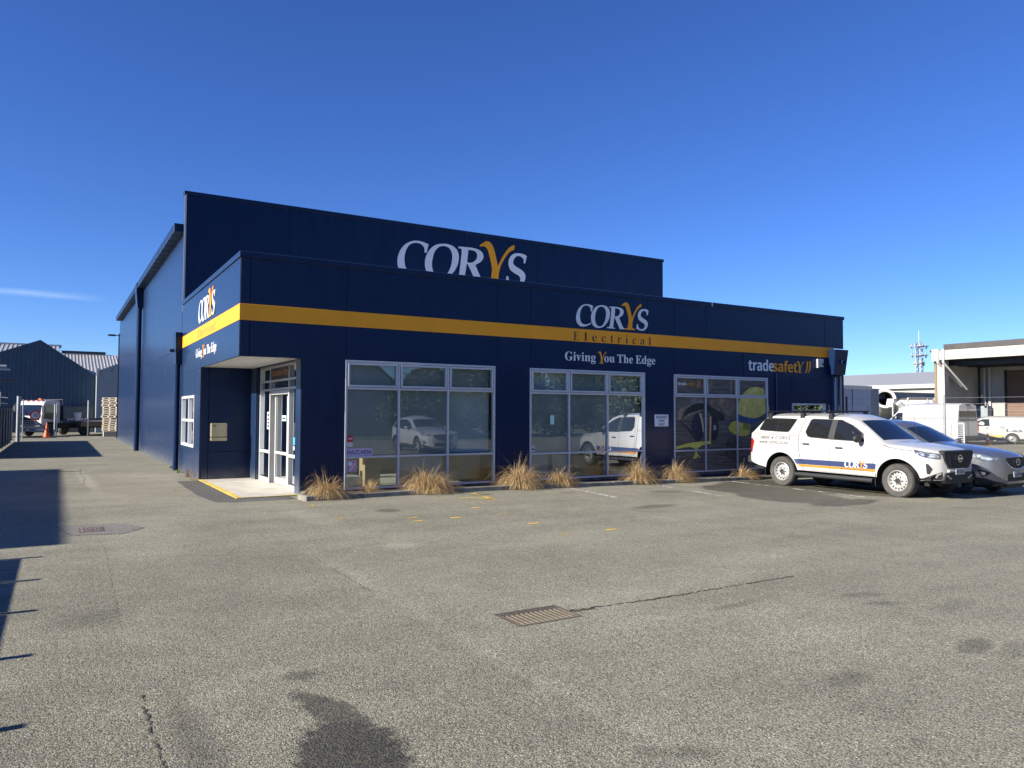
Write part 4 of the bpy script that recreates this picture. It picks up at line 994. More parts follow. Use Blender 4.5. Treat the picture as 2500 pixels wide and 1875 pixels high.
# printed mural over the third window
MURAL={'boot':[(12.64, 1.775), (12.697, 1.942), (12.852, 2.057), (13.065, 2.08), (13.18, 2.176), (13.44, 2.242), (13.674, 2.308), (13.745, 1.968), (13.438, 1.882), (13.092, 1.776), (12.85, 1.671), (12.667, 1.672)],
'boot2':[(13.969, 2.291), (14.268, 2.338), (14.878, 2.324), (15.14, 2.152), (15.123, 1.954), (14.965, 1.8), (14.718, 1.691), (14.446, 1.929), (14.086, 2.056)],
'sole':[(12.808, 1.661), (12.951, 1.943), (13.18, 2.102), (13.44, 2.185), (13.746, 2.181), (13.745, 1.99), (13.438, 1.935), (13.178, 1.881), (12.964, 1.776)],
'sole2':[(13.879, 2.14), (14.086, 2.056), (14.265, 1.993), (14.658, 1.799), (14.656, 1.669), (14.382, 1.616), (14.113, 1.777), (13.877, 1.969)],
'muff':[(13.77, 1.436), (13.752, 1.287), (13.703, 1.157), (13.628, 1.061), (13.537, 1.011), (13.442, 1.012), (13.352, 1.065), (13.28, 1.162), (13.234, 1.292), (13.218, 1.439), (13.236, 1.587), (13.284, 1.716), (13.357, 1.813), (13.447, 1.865), (13.543, 1.865), (13.633, 1.814), (13.707, 1.717), (13.754, 1.586)],
'muffhi':[(13.458, 1.48), (13.446, 1.343), (13.416, 1.243), (13.375, 1.207), (13.335, 1.244), (13.306, 1.344), (13.296, 1.481), (13.308, 1.618), (13.338, 1.718), (13.379, 1.755), (13.419, 1.718), (13.448, 1.618)],
'muff2':[(14.381, 1.411), (14.367, 1.271), (14.329, 1.148), (14.272, 1.058), (14.203, 1.011), (14.131, 1.012), (14.063, 1.061), (14.008, 1.152), (13.973, 1.275), (13.962, 1.413), (13.975, 1.552), (14.012, 1.674), (14.068, 1.765), (14.137, 1.814), (14.21, 1.814), (14.278, 1.766), (14.333, 1.675), (14.369, 1.551)],
'cream':[(13.539, 1.861), (13.606, 1.872), (13.684, 1.755), (13.733, 1.564), (13.748, 1.288), (13.71, 1.288), (13.662, 1.543), (13.605, 1.734)],
'orange':[(13.997, 1.777), (14.075, 1.777), (14.038, 0.943), (13.967, 0.944)],
'badge':[(14.156, 1.509), (14.276, 1.498), (14.269, 1.347), (14.155, 1.348)],
'dome':[(15.33, 2.33), (15.458, 2.475), (15.603, 2.6), (15.828, 2.711), (16.12, 2.749), (16.448, 2.672), (16.536, 2.345), (16.53, 1.893), (16.239, 1.757), (15.978, 1.708), (15.498, 1.774), (15.253, 1.855), (15.243, 2.152)],
'ridge':[(15.665, 2.468), (15.827, 2.626), (16.152, 2.711), (16.25, 2.698), (15.956, 2.584), (15.792, 2.38), (15.598, 2.156), (15.546, 1.779), (15.467, 1.779), (15.518, 2.111)],
'brim':[(14.801, 1.43), (14.932, 1.582), (15.151, 1.658), (15.464, 1.558), (15.815, 1.534), (15.796, 1.312), (15.747, 1.191), (15.491, 1.134), (15.177, 1.175), (14.899, 1.287)],
'band':[(15.24, 1.855), (15.498, 1.774), (15.978, 1.708), (16.239, 1.757), (16.237, 1.622), (15.976, 1.556), (15.783, 1.528), (15.465, 1.598), (15.239, 1.68)],
'plate':[(15.47, 1.553), (15.783, 1.528), (15.78, 1.346), (15.462, 1.359)],
'glasses':[(12.593, 0.864), (12.945, 0.945), (13.431, 1.0), (14.018, 1.012), (14.053, 0.932), (13.781, 0.915), (13.575, 0.856), (13.459, 0.774), (13.415, 0.764), (13.329, 0.797), (13.172, 0.853), (12.916, 0.837), (12.607, 0.788)],
'bridge':[(13.372, 0.723), (13.424, 0.722), (13.487, 0.615), (13.573, 0.528), (13.529, 0.508), (13.443, 0.584), (13.442, 0.49), (13.341, 0.493), (13.261, 0.495), (13.348, 0.618)],
'cord':[(12.667, 1.661), (12.737, 1.661), (13.232, 1.356), (13.289, 1.208), (13.202, 1.209), (13.089, 1.357)],
'tool':[(14.773, 1.082), (14.99, 1.166), (15.208, 1.098), (15.217, 0.485), (15.044, 0.38), (14.768, 0.475), (14.617, 0.673)],
'lace':[(13.21, 2.302), (13.586, 2.328), (13.747, 2.245), (13.746, 2.181), (13.469, 2.178), (13.18, 2.133)]}

MT = thing('window_mural', 'printed mural of boots, ear muffs and a yellow helmet covering the third window', 'poster', (14.5, 0.05, 0.1))
def print_mat(name, c0, c1, stretch, scale):
    m = bpy.data.materials.new(name); n, l = nt_of(m); b = n['Principled BSDF']; b.inputs['Roughness'].default_value = 0.6
    tc = n.new('ShaderNodeTexCoord'); mp = n.new('ShaderNodeMapping'); mp.inputs['Scale'].default_value = stretch
    l.new(tc.outputs['Object'], mp.inputs[0])
    nz = n.new('ShaderNodeTexNoise'); nz.inputs['Scale'].default_value = scale; nz.inputs['Detail'].default_value = 8; nz.inputs['Roughness'].default_value = 0.7; nz.inputs['Distortion'].default_value = 0.6
    l.new(mp.outputs[0], nz.inputs['Vector'])
    rp = n.new('ShaderNodeValToRGB'); rp.color_ramp.elements[0].position = 0.36; rp.color_ramp.elements[1].position = 0.66
    rp.color_ramp.elements[0].color = (*c0, 1); rp.color_ramp.elements[1].color = (*c1, 1)
    l.new(nz.outputs[0], rp.inputs[0]); l.new(rp.outputs[0], b.inputs['Base Color'])
    return m
pw = print_mat('printed_wood_grain', (0.010, 0.009, 0.008), (0.19, 0.165, 0.145), (0.5, 1, 14), 2.4)
MB().box(12.53, 16.60, 0.0150, 0.0190, 0.09, 3.03).build('wood_print', pw, MT)
prints = [('shaft', (.07, .055, .045), (.24, .19, .14)), ('shaft2', (.06, .05, .04), (.26, .20, .13)), ('boot', (.12, .085, .055), (.36, .26, .17)), ('boot2', (.07, .05, .035), (.30, .215, .14)), ('lace', (.02, .02, .02), (.34, .32, .30)), ('sole', (.008, .008, .010), (.02, .02, .022)), ('sole2', (.008, .008, .010), (.025, .022, .022)),
          ('cord', (.01, .01, .012), (.03, .03, .034)), ('tool', (.02, .016, .014), (.085, .06, .05)), ('muff', (.005, .007, .014), (.016, .024, .050)), ('cream', (.42, .36, .22), (.55, .48, .32)), ('muff2', (.004, .005, .010), (.015, .018, .03)), ('orange', (.55, .30, .10), (.70, .42, .18)),
          ('badge', (.25, .25, .27), (.32, .32, .34)), ('brim', (.46, .37, .04), (.66, .54, .08)), ('dome', (.46, .38, .07), (.68, .56, .13)), ('ridge', (.56, .48, .12), (.76, .66, .20)), ('band', (.015, .045, .13), (.035, .08, .20)), ('plate', (.20, .19, .03), (.26, .24, .04)), ('glasses', (.50, .46, .06), (.72, .66, .13)), ('bridge', (.46, .42, .06), (.68, .62, .12))]
MURAL['shaft'] = [(13.97, 2.93), (14.08, 2.98), (14.20, 2.98), (14.12, 2.70), (14.0, 2.50), (13.92, 2.46)]
MURAL['shaft2'] = [(14.90, 2.95), (15.05, 2.95), (15.04, 2.70), (14.96, 2.46), (14.90, 2.46)]
for i, (k, c0, c1) in enumerate(prints):
    dd = 0.0140 - 0.0006 * i
    mat = print_mat('printed_' + k, c0, c1, (1, 1, 1), 5.0 if k != 'lace' else 16.0)
    pts = chaikin(MURAL[k], 2)
    pts = [(min(max(p[0], 12.54), 16.59), p[1]) for p in pts]
    outline_mb([pts], lambda u, z, d: (u, dd, z)).build('print_shape', mat, MT)
# laces
lm = M['soffit']
for a in range(9):
    x = 14.15 + a * 0.075; zc = 2.16 - a * 0.05
    MB().tube([(x, .0005, zc + .10), (x + .05, .0005, zc + .03), (x + .02, .0005, zc - .03), (x + .10, .0005, zc - .05)], 0.008, 5).build('print_lace', pm('printed_lace', (0.20, 0.19, 0.18), 0.7, var=0.2) if a == 0 else bpy.data.materials['printed_lace'], MT)
text_mb('trade', lambda u, z, d: (u, 0.0010, z), 12.67, 13.02, 2.715, cap=0.105).build('lettering', M['white_letter'], MT)
text_mb('safet', lambda u, z, d: (u, 0.0004, z), 13.00, 13.30, 2.715, cap=0.105).build('lettering', M['stripe_orange'], MT)
outline_mb([[(13.28 + (p[0] - _x0) / (_x1 - _x0) * 0.10, 2.715 + p[1] / 0.302 * 0.11) for p in l] for l in _lo], lambda u, z, d: (u, 0.0010, z)).build('letter', M['stripe_orange'], MT)
for mb in swash(lambda u, z, d: (u, 0.0012, z), 13.42, 2.63, 0.26, 0.17): mb.build('swash', M['stripe_orange'], MT, fixn=False)
# ------------------------------------------------------------------ dry grass tufts
def straw_mat():
    m = bpy.data.materials.new('dry_straw'); n, l = nt_of(m); n.clear()
    out = n.new('ShaderNodeOutputMaterial')
    g = n.new('ShaderNodeNewGeometry')
    rp = n.new('ShaderNodeValToRGB')
    e = rp.color_ramp.elements
    e[0].position = 0.0; e[0].color = (0.13, 0.075, 0.032, 1)
    e[1].position = 1.0; e[1].color = (0.72, 0.57, 0.34, 1)
    for p, c in ((0.25, (0.30, 0.20, 0.095, 1)), (0.55, (0.48, 0.34, 0.17, 1)), (0.8, (0.60, 0.45, 0.24, 1))):
        q = e.new(p); q.color = c
    l.new(g.outputs['Random Per Island'], rp.inputs[0])
    d = n.new('ShaderNodeBsdfDiffuse'); t = n.new('ShaderNodeBsdfTranslucent'); mx = n.new('ShaderNodeMixShader'); mx.inputs[0].default_value = 0.3
    l.new(rp.outputs[0], d.inputs[0]); l.new(rp.outputs[0], t.inputs[0]); l.new(d.outputs[0], mx.inputs[1]); l.new(t.outputs[0], mx.inputs[2]); l.new(mx.outputs[0], out.inputs[0])
    return m
M['straw'] = straw_mat()
def tuft(label, x, y, rad, h, nb, seed, lean=(0, -0.25), spread=1.0):
    rr = random.Random(seed); mb = MB()
    for i in range(int(nb * 1.7)):
        a = rr.uniform(0, 2 * PI); r0 = rad * 0.42 * math.sqrt(rr.random())
        bx, by = x + r0 * math.cos(a), y + r0 * math.sin(a)
        ln = h * rr.uniform(0.6, 1.5) * 1.16
        da = a + rr.gauss(0, 0.7)
        out = Vector((math.cos(da), math.sin(da), 0)) * spread * rr.uniform(0.2, 1.15) + Vector((lean[0], lean[1], 0)) * rr.uniform(0.3, 1.5)
        el0 = rr.uniform(0.45, 1.45)
        droop = rr.uniform(0.9, 2.3) if rr.random() < .93 else rr.uniform(0.2, 0.6)
        p = Vector((bx, by, 0.05 + gz(bx))); d = Vector((out.x * math.cos(el0), out.y * math.cos(el0), math.sin(el0))).normalized()
        w = rr.uniform(0.0024, 0.0050); side = Vector((-out.y, out.x, 0))
        side = side.normalized() if side.length > 1e-6 else Vector((1, 0, 0))
        side = (side + Vector((rr.uniform(-.5, .5), rr.uniform(-.5, .5), 0))).normalized()
        N = 6; vs = []
        for k in range(N + 1):
            ww = w * (1 - (k / N) ** 2 * 0.9)
            vs.append(p - side * ww); vs.append(p + side * ww)
            d = (d + Vector((out.x * .10, out.y * .10, -droop * 0.56 * (k + 1) / N)) + Vector((rr.gauss(0, .05), rr.gauss(0, .05), rr.gauss(0, .03)))).normalized()
            p = p + d * ln / N
            lo = gz(p.x) + (0.115 if p.y > -1.13 and p.y < -.95 else 0.02)
            if p.z < lo: p.z = lo + rr.random() * .015
        fs = [(2 * k, 2 * k + 1, 2 * k + 3, 2 * k + 2) for k in range(N)]
        mb.add(vs, fs)
    o = mb.build('grass_tuft', M['straw'], None, fixn=False)
    return tag(o, label, 'grass tuft', 'dry grass tufts along the shop front')
tuft('dry straw coloured grass tuft beside the entrance pier, spilling over the kerb end', 1.72, -0.78, 0.46, 0.44, 560, 1, (0.15, -0.40))
tuft('smallest thin dry grass tuft, low under the left pane of the first window', 2.72, -0.66, 0.26, 0.32, 130, 2, (0.05, -0.15))
tuft('widest dry grass tuft, in front of the middle of the first window', 4.16, -0.74, 0.64, 0.52, 1050, 3, (0.1, -0.42), 1.3)
tuft('tall dry grass tuft in front of the pier between the first and second windows', 6.62, -0.80, 0.52, 0.56, 760, 4, (0.05, -0.32), 1.1)
tuft('rounded dry grass tuft under the left pane of the second window', 7.80, -0.84, 0.38, 0.42, 480, 5, (0.15, -0.45))
tuft('dry grass tuft at the right end of the second window, left of the signed pier', 10.42, -0.84, 0.38, 0.50, 520, 6, (0.12, -0.35))
tuft('drooping dry grass tuft in front of the left pane of the mural window', 11.85, -0.82, 0.44, 0.48, 620, 7, (0.45, -0.40))
tuft('flattened dry grass tuft behind the rear wheel of the white utility truck', 14.62, -0.82, 0.42, 0.36, 420, 8, (0.6, -0.45), 1.2)
# few weeds along the drive wall and by the lot
def weed(label, x, y, h, nb, seed, mat):
    rr = random.Random(seed); mb = MB()
    for i in range(nb):
        a = rr.uniform(0, 2 * PI); p = Vector((x + rr.uniform(-.10, .02), y + rr.uniform(-.14, .14), 0)); d = Vector((math.cos(a) * .4, math.sin(a) * .4, 1)).normalized(); s = Vector((-d.y, d.x, 0)).normalized() * .006
        vs = []
        for k in range(4): vs += [p - s * (1 - k / 4), p + s * (1 - k / 4)]; p = p + d * h * rr.uniform(.5, 1) / 3; d = (d + Vector((0, 0, -.15))).normalized()
        mb.add(vs, [(2 * k, 2 * k + 1, 2 * k + 3, 2 * k + 2) for k in range(3)])
    return tag(mb.build('weed', mat, None, fixn=False), label, 'weed', 'weeds along the drive wall')
M['weed_green'] = pm('weed_green', (0.10, 0.13, 0.03), 0.8, var=0.4)
M['weed_red'] = pm('dry_dock_stalk', (0.22, 0.11, 0.055), 0.8, var=0.3)
weed('low green weed at the foot of the drive side downpipe', -0.08, 8.1, 0.16, 40, 1, M['weed_green'])
weed('reddish dry weed stalks at the wall below the small side window', -0.06, 6.3, 0.34, 26, 2, M['weed_red'])
weed('reddish dry weed stalks near the porch corner of the drive wall', -0.05, 5.3, 0.24, 14, 3, M['weed_red'])
weed('green weed between the rear downpipe and the front downpipe', -0.05, 10.2, 0.12, 30, 4, M['weed_green'])
# ------------------------------------------------------------------ storm drain with curved bars
t = thing('storm_drain', 'rectangular iron storm drain grate with curved bars in the asphalt', 'drain', (0.516, -10.97, 0))
M['iron'] = pm('rusty_cast_iron', (0.10, 0.085, 0.065), 0.75, metal=0.2, var=0.35, scale=25, bump=0.4, bscale=90)
M['iron_worn'] = pm('worn_iron_top', (0.17, 0.145, 0.105), 0.6, metal=0.25, var=0.2, scale=25)
M['dark_well'] = pm('dark_drain_well', (0.012, 0.011, 0.010), 0.95, var=0.2)
x0, x1, y0, y1 = GX0, GX1, GY0, GY1
mb = MB()
mb.box(x0, x1, y0, y0 + .03, -.05, .004); mb.box(x0, x1, y1 - .035, y1, -.05, .004); mb.box(x0, x0 + .03, y0 + .031, y1 - .036, -.05, .003); mb.box(x1 - .03, x1, y0 + .031, y1 - .036, -.05, .003)
mb.build('frame', M['iron'], t, bevel=0.004)
mb = MB(); mb.quad((x0, y0, -.35), (x1, y0, -.35), (x1, y1, -.35), (x0, y1, -.35)); mb.quad((x0, y0, -.35), (x0, y0, 0), (x1, y0, 0), (x1, y0, -.35)); mb.quad((x0, y1, -.35), (x0, y1, 0), (x1, y1, 0), (x1, y1, -.35)); mb.quad((x0, y0, -.35), (x0, y1, -.35), (x0, y1, 0), (x0, y0, 0)); mb.quad((x1, y0, -.35), (x1, y1, -.35), (x1, y1, 0), (x1, y0, 0))
mb.build('well', M['dark_well'], t, fixn=False)
MB().box(x0 + .031, x1 - .031, y1 - .085, y1 - .036, -.04, .001).build('bar_rail', M['iron'], t, bevel=0.003)
nb = 12; barmesh = None
for k in range(nb):
    xa = x0 + .045 + (x1 - x0 - .115) * k / (nb - 1)
    if barmesh is None:
        mb = MB(); N = 7
        def cx(s): return 0.035 * math.sin(s * PI) * 0.9 - 0.01
        for j in range(N):
            s0, s1 = j / N, (j + 1) / N
            ya, yb = y0 + .031 + (y1 - y0 - .118) * s0, y0 + .031 + (y1 - y0 - .118) * s1
            c0, c1 = cx(s0), cx(s1)
            dz0 = -0.016 * math.sin(s0 * PI); dz1 = -0.016 * math.sin(s1 * PI)
            mb.add([(c0, ya, -.05), (c0 + .028, ya, -.05), (c1 + .028, yb, -.05), (c1, yb, -.05), (c0, ya, dz0), (c0 + .028, ya, dz0), (c1 + .028, yb, dz1), (c1, yb, dz1)],
                   [(4, 5, 6, 7), (0, 4, 7, 3), (1, 2, 6, 5)])
        o = mb.build('grate_bar', M['iron_worn'], t); barmesh = o.data; o.matrix_basis = Matrix.Translation((xa, 0, 0))
    else:
        o = bpy.data.objects.new('grate_bar', barmesh); COL.objects.link(o); set_parent(o, t); o.matrix_basis = Matrix.Translation((xa, 0, 0))
# service lid in the drive
t = thing('service_lid', 'small rectangular iron access lid set in the driveway asphalt', 'drain cover', (-2.81, -3.26, 0))
MB().box(-2.985, -2.637, -3.525, -2.995, -.03, .007).build('frame', M['iron'], t, bevel=.002)
M['lid_red'] = pm('reddish_iron_lid', (0.16, 0.12, 0.11), 0.7, var=0.2, scale=20)
MB().box(-2.96, -2.66, -3.50, -3.02, 0.002, .011).build('lid', M['lid_red'], t, bevel=.002)
for (a, b, c, d) in ((-2.925, -2.915, -3.47, -3.05), (-2.705, -2.695, -3.47, -3.05), (-2.88, -2.74, -3.42, -3.40), (-2.88, -2.74, -3.12, -3.10), (-2.88, -2.865, -3.40, -3.30), (-2.755, -2.74, -3.40, -3.30), (-2.88, -2.865, -3.22, -3.12), (-2.755, -2.74, -3.22, -3.12), (-2.83, -2.79, -3.33, -3.19)):
    MB().box(a, b, c, d, 0.0115, .016).build('raised_bar', M['iron_worn'], t)
# slotted drain across the drive
for lab, y in (('nearer slotted channel drain across the driveway', 10.1), ('farther slotted channel drain across the driveway', 21.0)):
    t = thing('channel_drain', lab, 'drain', (-3.1, y, 0), 'slotted drains across the drive')
    MB().box(-3.6, -2.65, y - .09, y + .09, .0015, .006).build('frame', M['iron'], t)
    for k in range(12): MB().box(-3.55 + k * .075, -3.55 + k * .075 + .04, y - .06, y + .06, .0065, .008).build('slot', M['dark_well'], t)
# ------------------------------------------------------------------ boundary on the left
M['fence_blue'] = pm('dark_blue_fence_sheet', (0.022, 0.048, 0.085), 0.5, var=0.15, scale=3)
M['fence_top'] = pm('grey_capping', (0.25, 0.27, 0.28), 0.6, var=0.1)
t = thing('panel_fence', 'dark blue solid panel fence along the left side of the driveway', 'fence', (-5.65, 28, 0))
y = 18.3
k = 0
while y < 36.5:
    MB().box(-5.68, -5.62, y + .03, y + 2.37, 0.10, 2.02).build('fence_panel', M['fence_blue'], t, bevel=.01)
    MB().box(-5.72, -5.58, y - .03, y + .028, 0, 2.06).build('post', M['fence_blue'], t)
    for z in (.12, 1.9): MB().box(-5.615, -5.585, y + .035, y + 2.365, z, z + .06).build('rail', M['fence_blue'], t)
    y += 2.4; k += 1
t = thing('low_fence', 'low dark blue fence along the left side of the car park', 'fence', (-5.65, -9, 0))
y = -23.53
while y < -4.0:
    if y + 1.5 < -4.3: MB().box(-5.68, -5.62, y + .05, y + 1.46, 0.0, 1.005).build('fence_panel', M['fence_blue'], t)
    MB().box(-5.69, -5.60, y - .04, y + .04, 0, 1.11 if y < -5.0 else 1.36).build('post', M['fence_blue'], t)
    y += 1.508
# neighbouring store on the left whose shadow lies over the drive
t = thing('neighbour_shed', 'plain grey shed standing left of the driveway', 'building', (-18, 5, 0))
MB().box(-24, -14.0, -4.45, 11.4, 0, 5.45).build('wall', M['grey_wall'], t)
MB().prism([(-24.2, 5.455), (-13.85, 5.455), (-19, 6.1)], 'y', -4.5, 11.45).build('roof', M['roof_grey'], t)
# ------------------------------------------------------------------ gate at the end of the drive
t = thing('gate_post', 'thick round steel gate post at the end of the driveway, dark below and bright above', 'post', (-5.33, 37.6, 0))
MB().tube([(-5.33, 37.6, 0), (-5.33, 37.6, 2.74)], 0.11, 16).build('post', M['steel'], t, smooth=True)
MB().lathe([(0, 2.745), (.115, 2.745), (.115, 2.70), (.112, 2.70)], 16, Matrix.Translation((-5.33, 37.6, 0))).build('cap', M['steel'], t)
t = thing('yard_gate', 'open mesh yard gate with a bracing tube beside the gate post', 'gate', (-4.4, 41, 0))
for x, z1 in ((-5.22, 2.6), (-3.35, 2.35)): MB().tube([(x, 41, 0.05), (x, 41, z1)], 0.035, 8).build('upright', M['steel'], t, smooth=True)
MB().tube([(-5.2, 41.0, 1.9), (-3.6, 41.0, 0.32)], 0.03, 8).build('brace', M['darkmetal'], t, smooth=True)
MB().tube([(-5.2, 41, 0.12), (-3.35, 41, 0.12)], 0.025, 8).build('rail', M['darkmetal'], t)
t = thing('speed_sign', 'round white ten kilometre speed sign with red ring on the yard gate', 'sign', (-4.54, 40.9, 1.26))
Mx = Matrix.Translation((-4.54, 40.93, 1.57)) @ Matrix.Rotation(PI / 2, 4, 'X')
MB().lathe([(0.0, 0.012), (0.315, 0.012), (0.315, -0.004)], 28, Mx).build('ring', M['red_card'], t)
MB().lathe([(0.0, 0.0155), (0.225, 0.0155), (0.225, 0.011)], 28, Mx).build('face', M['plate'], t)
text_mb('10', lambda u, z, d: (u, 40.9125, z), -4.665, -4.405, 1.45, cap=0.25).build('number', M['stripe_navy'], t)
def cone(label, x, y, h, s=1.0):
    t = thing('traffic_cone', label, 'traffic cone', (x, y, 0), 'orange traffic cones')
    r = h * 0.2
    MB().lathe([(r, 0.03), (r * .62, h * .42)], 20, Matrix.Translation((x, y, 0))).build('cone', M['orange'], t, smooth=True)
    MB().lathe([(r * .62, h * .42), (r * .46, h * .6)], 20, Matrix.Translation((x, y, 0))).build('reflective_collar', M['plate'] if s == 1.0 else M['orange'], t, smooth=True)
    MB().lathe([(r * .46, h * .6), (r * .12, h), (0, h)], 20, Matrix.Translation((x, y, 0))).build('tip', M['orange'], t, smooth=True)
    MB().box(x - r * 1.45, x + r * 1.45, y - r * 1.45, y + r * 1.45, 0, 0.03).build('base', M['orange'], t, bevel=.01)
cone('tall plain orange traffic cone at the driveway end before the flatbed truck', -3.93, 45.6, 1.06, 0.5)
for x, y, z0, z1, lab in ((-3.48, 47.0, .2, 2.35, 'thin pale steel pole standing in front of the truck cab'), (-1.38, 47.0, .3, 2.65, 'thin pale steel pole standing in front of the flatbed deck')):
    tag(MB().tube([(x, y, 0), (x, y, z1)], 0.042, 8).build('steel_pole', M['alu_white'], None, smooth=True), lab, 'pole')
# lamp post behind the far wall corner
t = thing('lamp_post', 'slim dark lamp post with one arm beyond the far warehouse corner', 'lamp post', (0.30, 42, 0))
MB().box(0.20, 0.34, 41.93, 42.07, 0, 7.25).build('pole', M['darkmetal'], t)
MB().tube([(0.2, 42, 7.12), (-0.05, 42, 7.12)], 0.03, 8).build('arm', M['darkmetal'], t)
MB().prism([(-0.50, 7.10), (-0.40, 7.17), (0.0, 7.17), (0.02, 7.06), (-0.35, 7.06)], 'y', 41.86, 42.14).build('lamp_head', M['darkmetal'], t, bevel=.01)
# pallets
t0 = None
rr = random.Random(5)
for k in range(15):
    z = 0.40 + k * 0.166
    dx = rr.uniform(-.05, .05)
    _n = ('bottom', 'second from the bottom', 'third from the bottom', 'fourth from the bottom', 'fifth from the bottom', 'sixth from the bottom', 'seventh from the bottom', 'middle', 'seventh from the top', 'sixth from the top', 'fifth from the top', 'fourth from the top', 'third from the top', 'second from the top', 'topmost')[k]
    lab = 'weathered wooden pallet, ' + _n + ' in the stack past the warehouse corner'
    t = thing('pallet', lab, 'pallet', (0.2 + dx, 46.2, z), 'pallets stacked beyond the warehouse')
    if k == 0:
        t0 = t; bx = dx
        X0, X1, YY0, YY1 = -0.45 + dx, 0.75 + dx, 45.6, 46.8
        for j in range(3):
            a = YY0 + j * .53; MB().box(X0, X1, a, a + .14, z + .105, z + .128).build('deck_board', M['timber'], t); MB().box(X0, X1, a, a + .14, z, z + .022).build('bottom_board', M['timber'], t)
        for j in range(3):
            a = X0 + j * .53
            MB().box(a, a + .13, YY0, YY1, z + .023, z + .104).build('bearer', M['timber'], t)
    else:
        for ch in [q for q in t0.children]:
            c = ch.copy(); COL.objects.link(c); c.parent = t; c.matrix_parent_inverse = ch.matrix_parent_inverse.copy()
for _p in [q for q in bpy.data.objects if q.name.startswith('pallet')]:
    _p.rotation_euler = (0, 0, R(-38) + rr.uniform(-.06, .06)); _p.location.x += .15
MB_ = MB().box(-0.4, 0.8, 45.7, 46.7, 0, 0.395)
tag(MB_.build('timber_dunnage', M['timber'], None), 'dark timber block under the stack of pallets', 'timber')
# ------------------------------------------------------------------ vehicles: lofted bodies
def smooth1(a, k):
    if k < 1: return a
    w = np.exp(-0.5 * (np.arange(-3 * k, 3 * k + 1) / k) ** 2); w /= w.sum()
    return np.convolve(np.pad(a, 3 * k, mode='edge'), w, mode='valid')

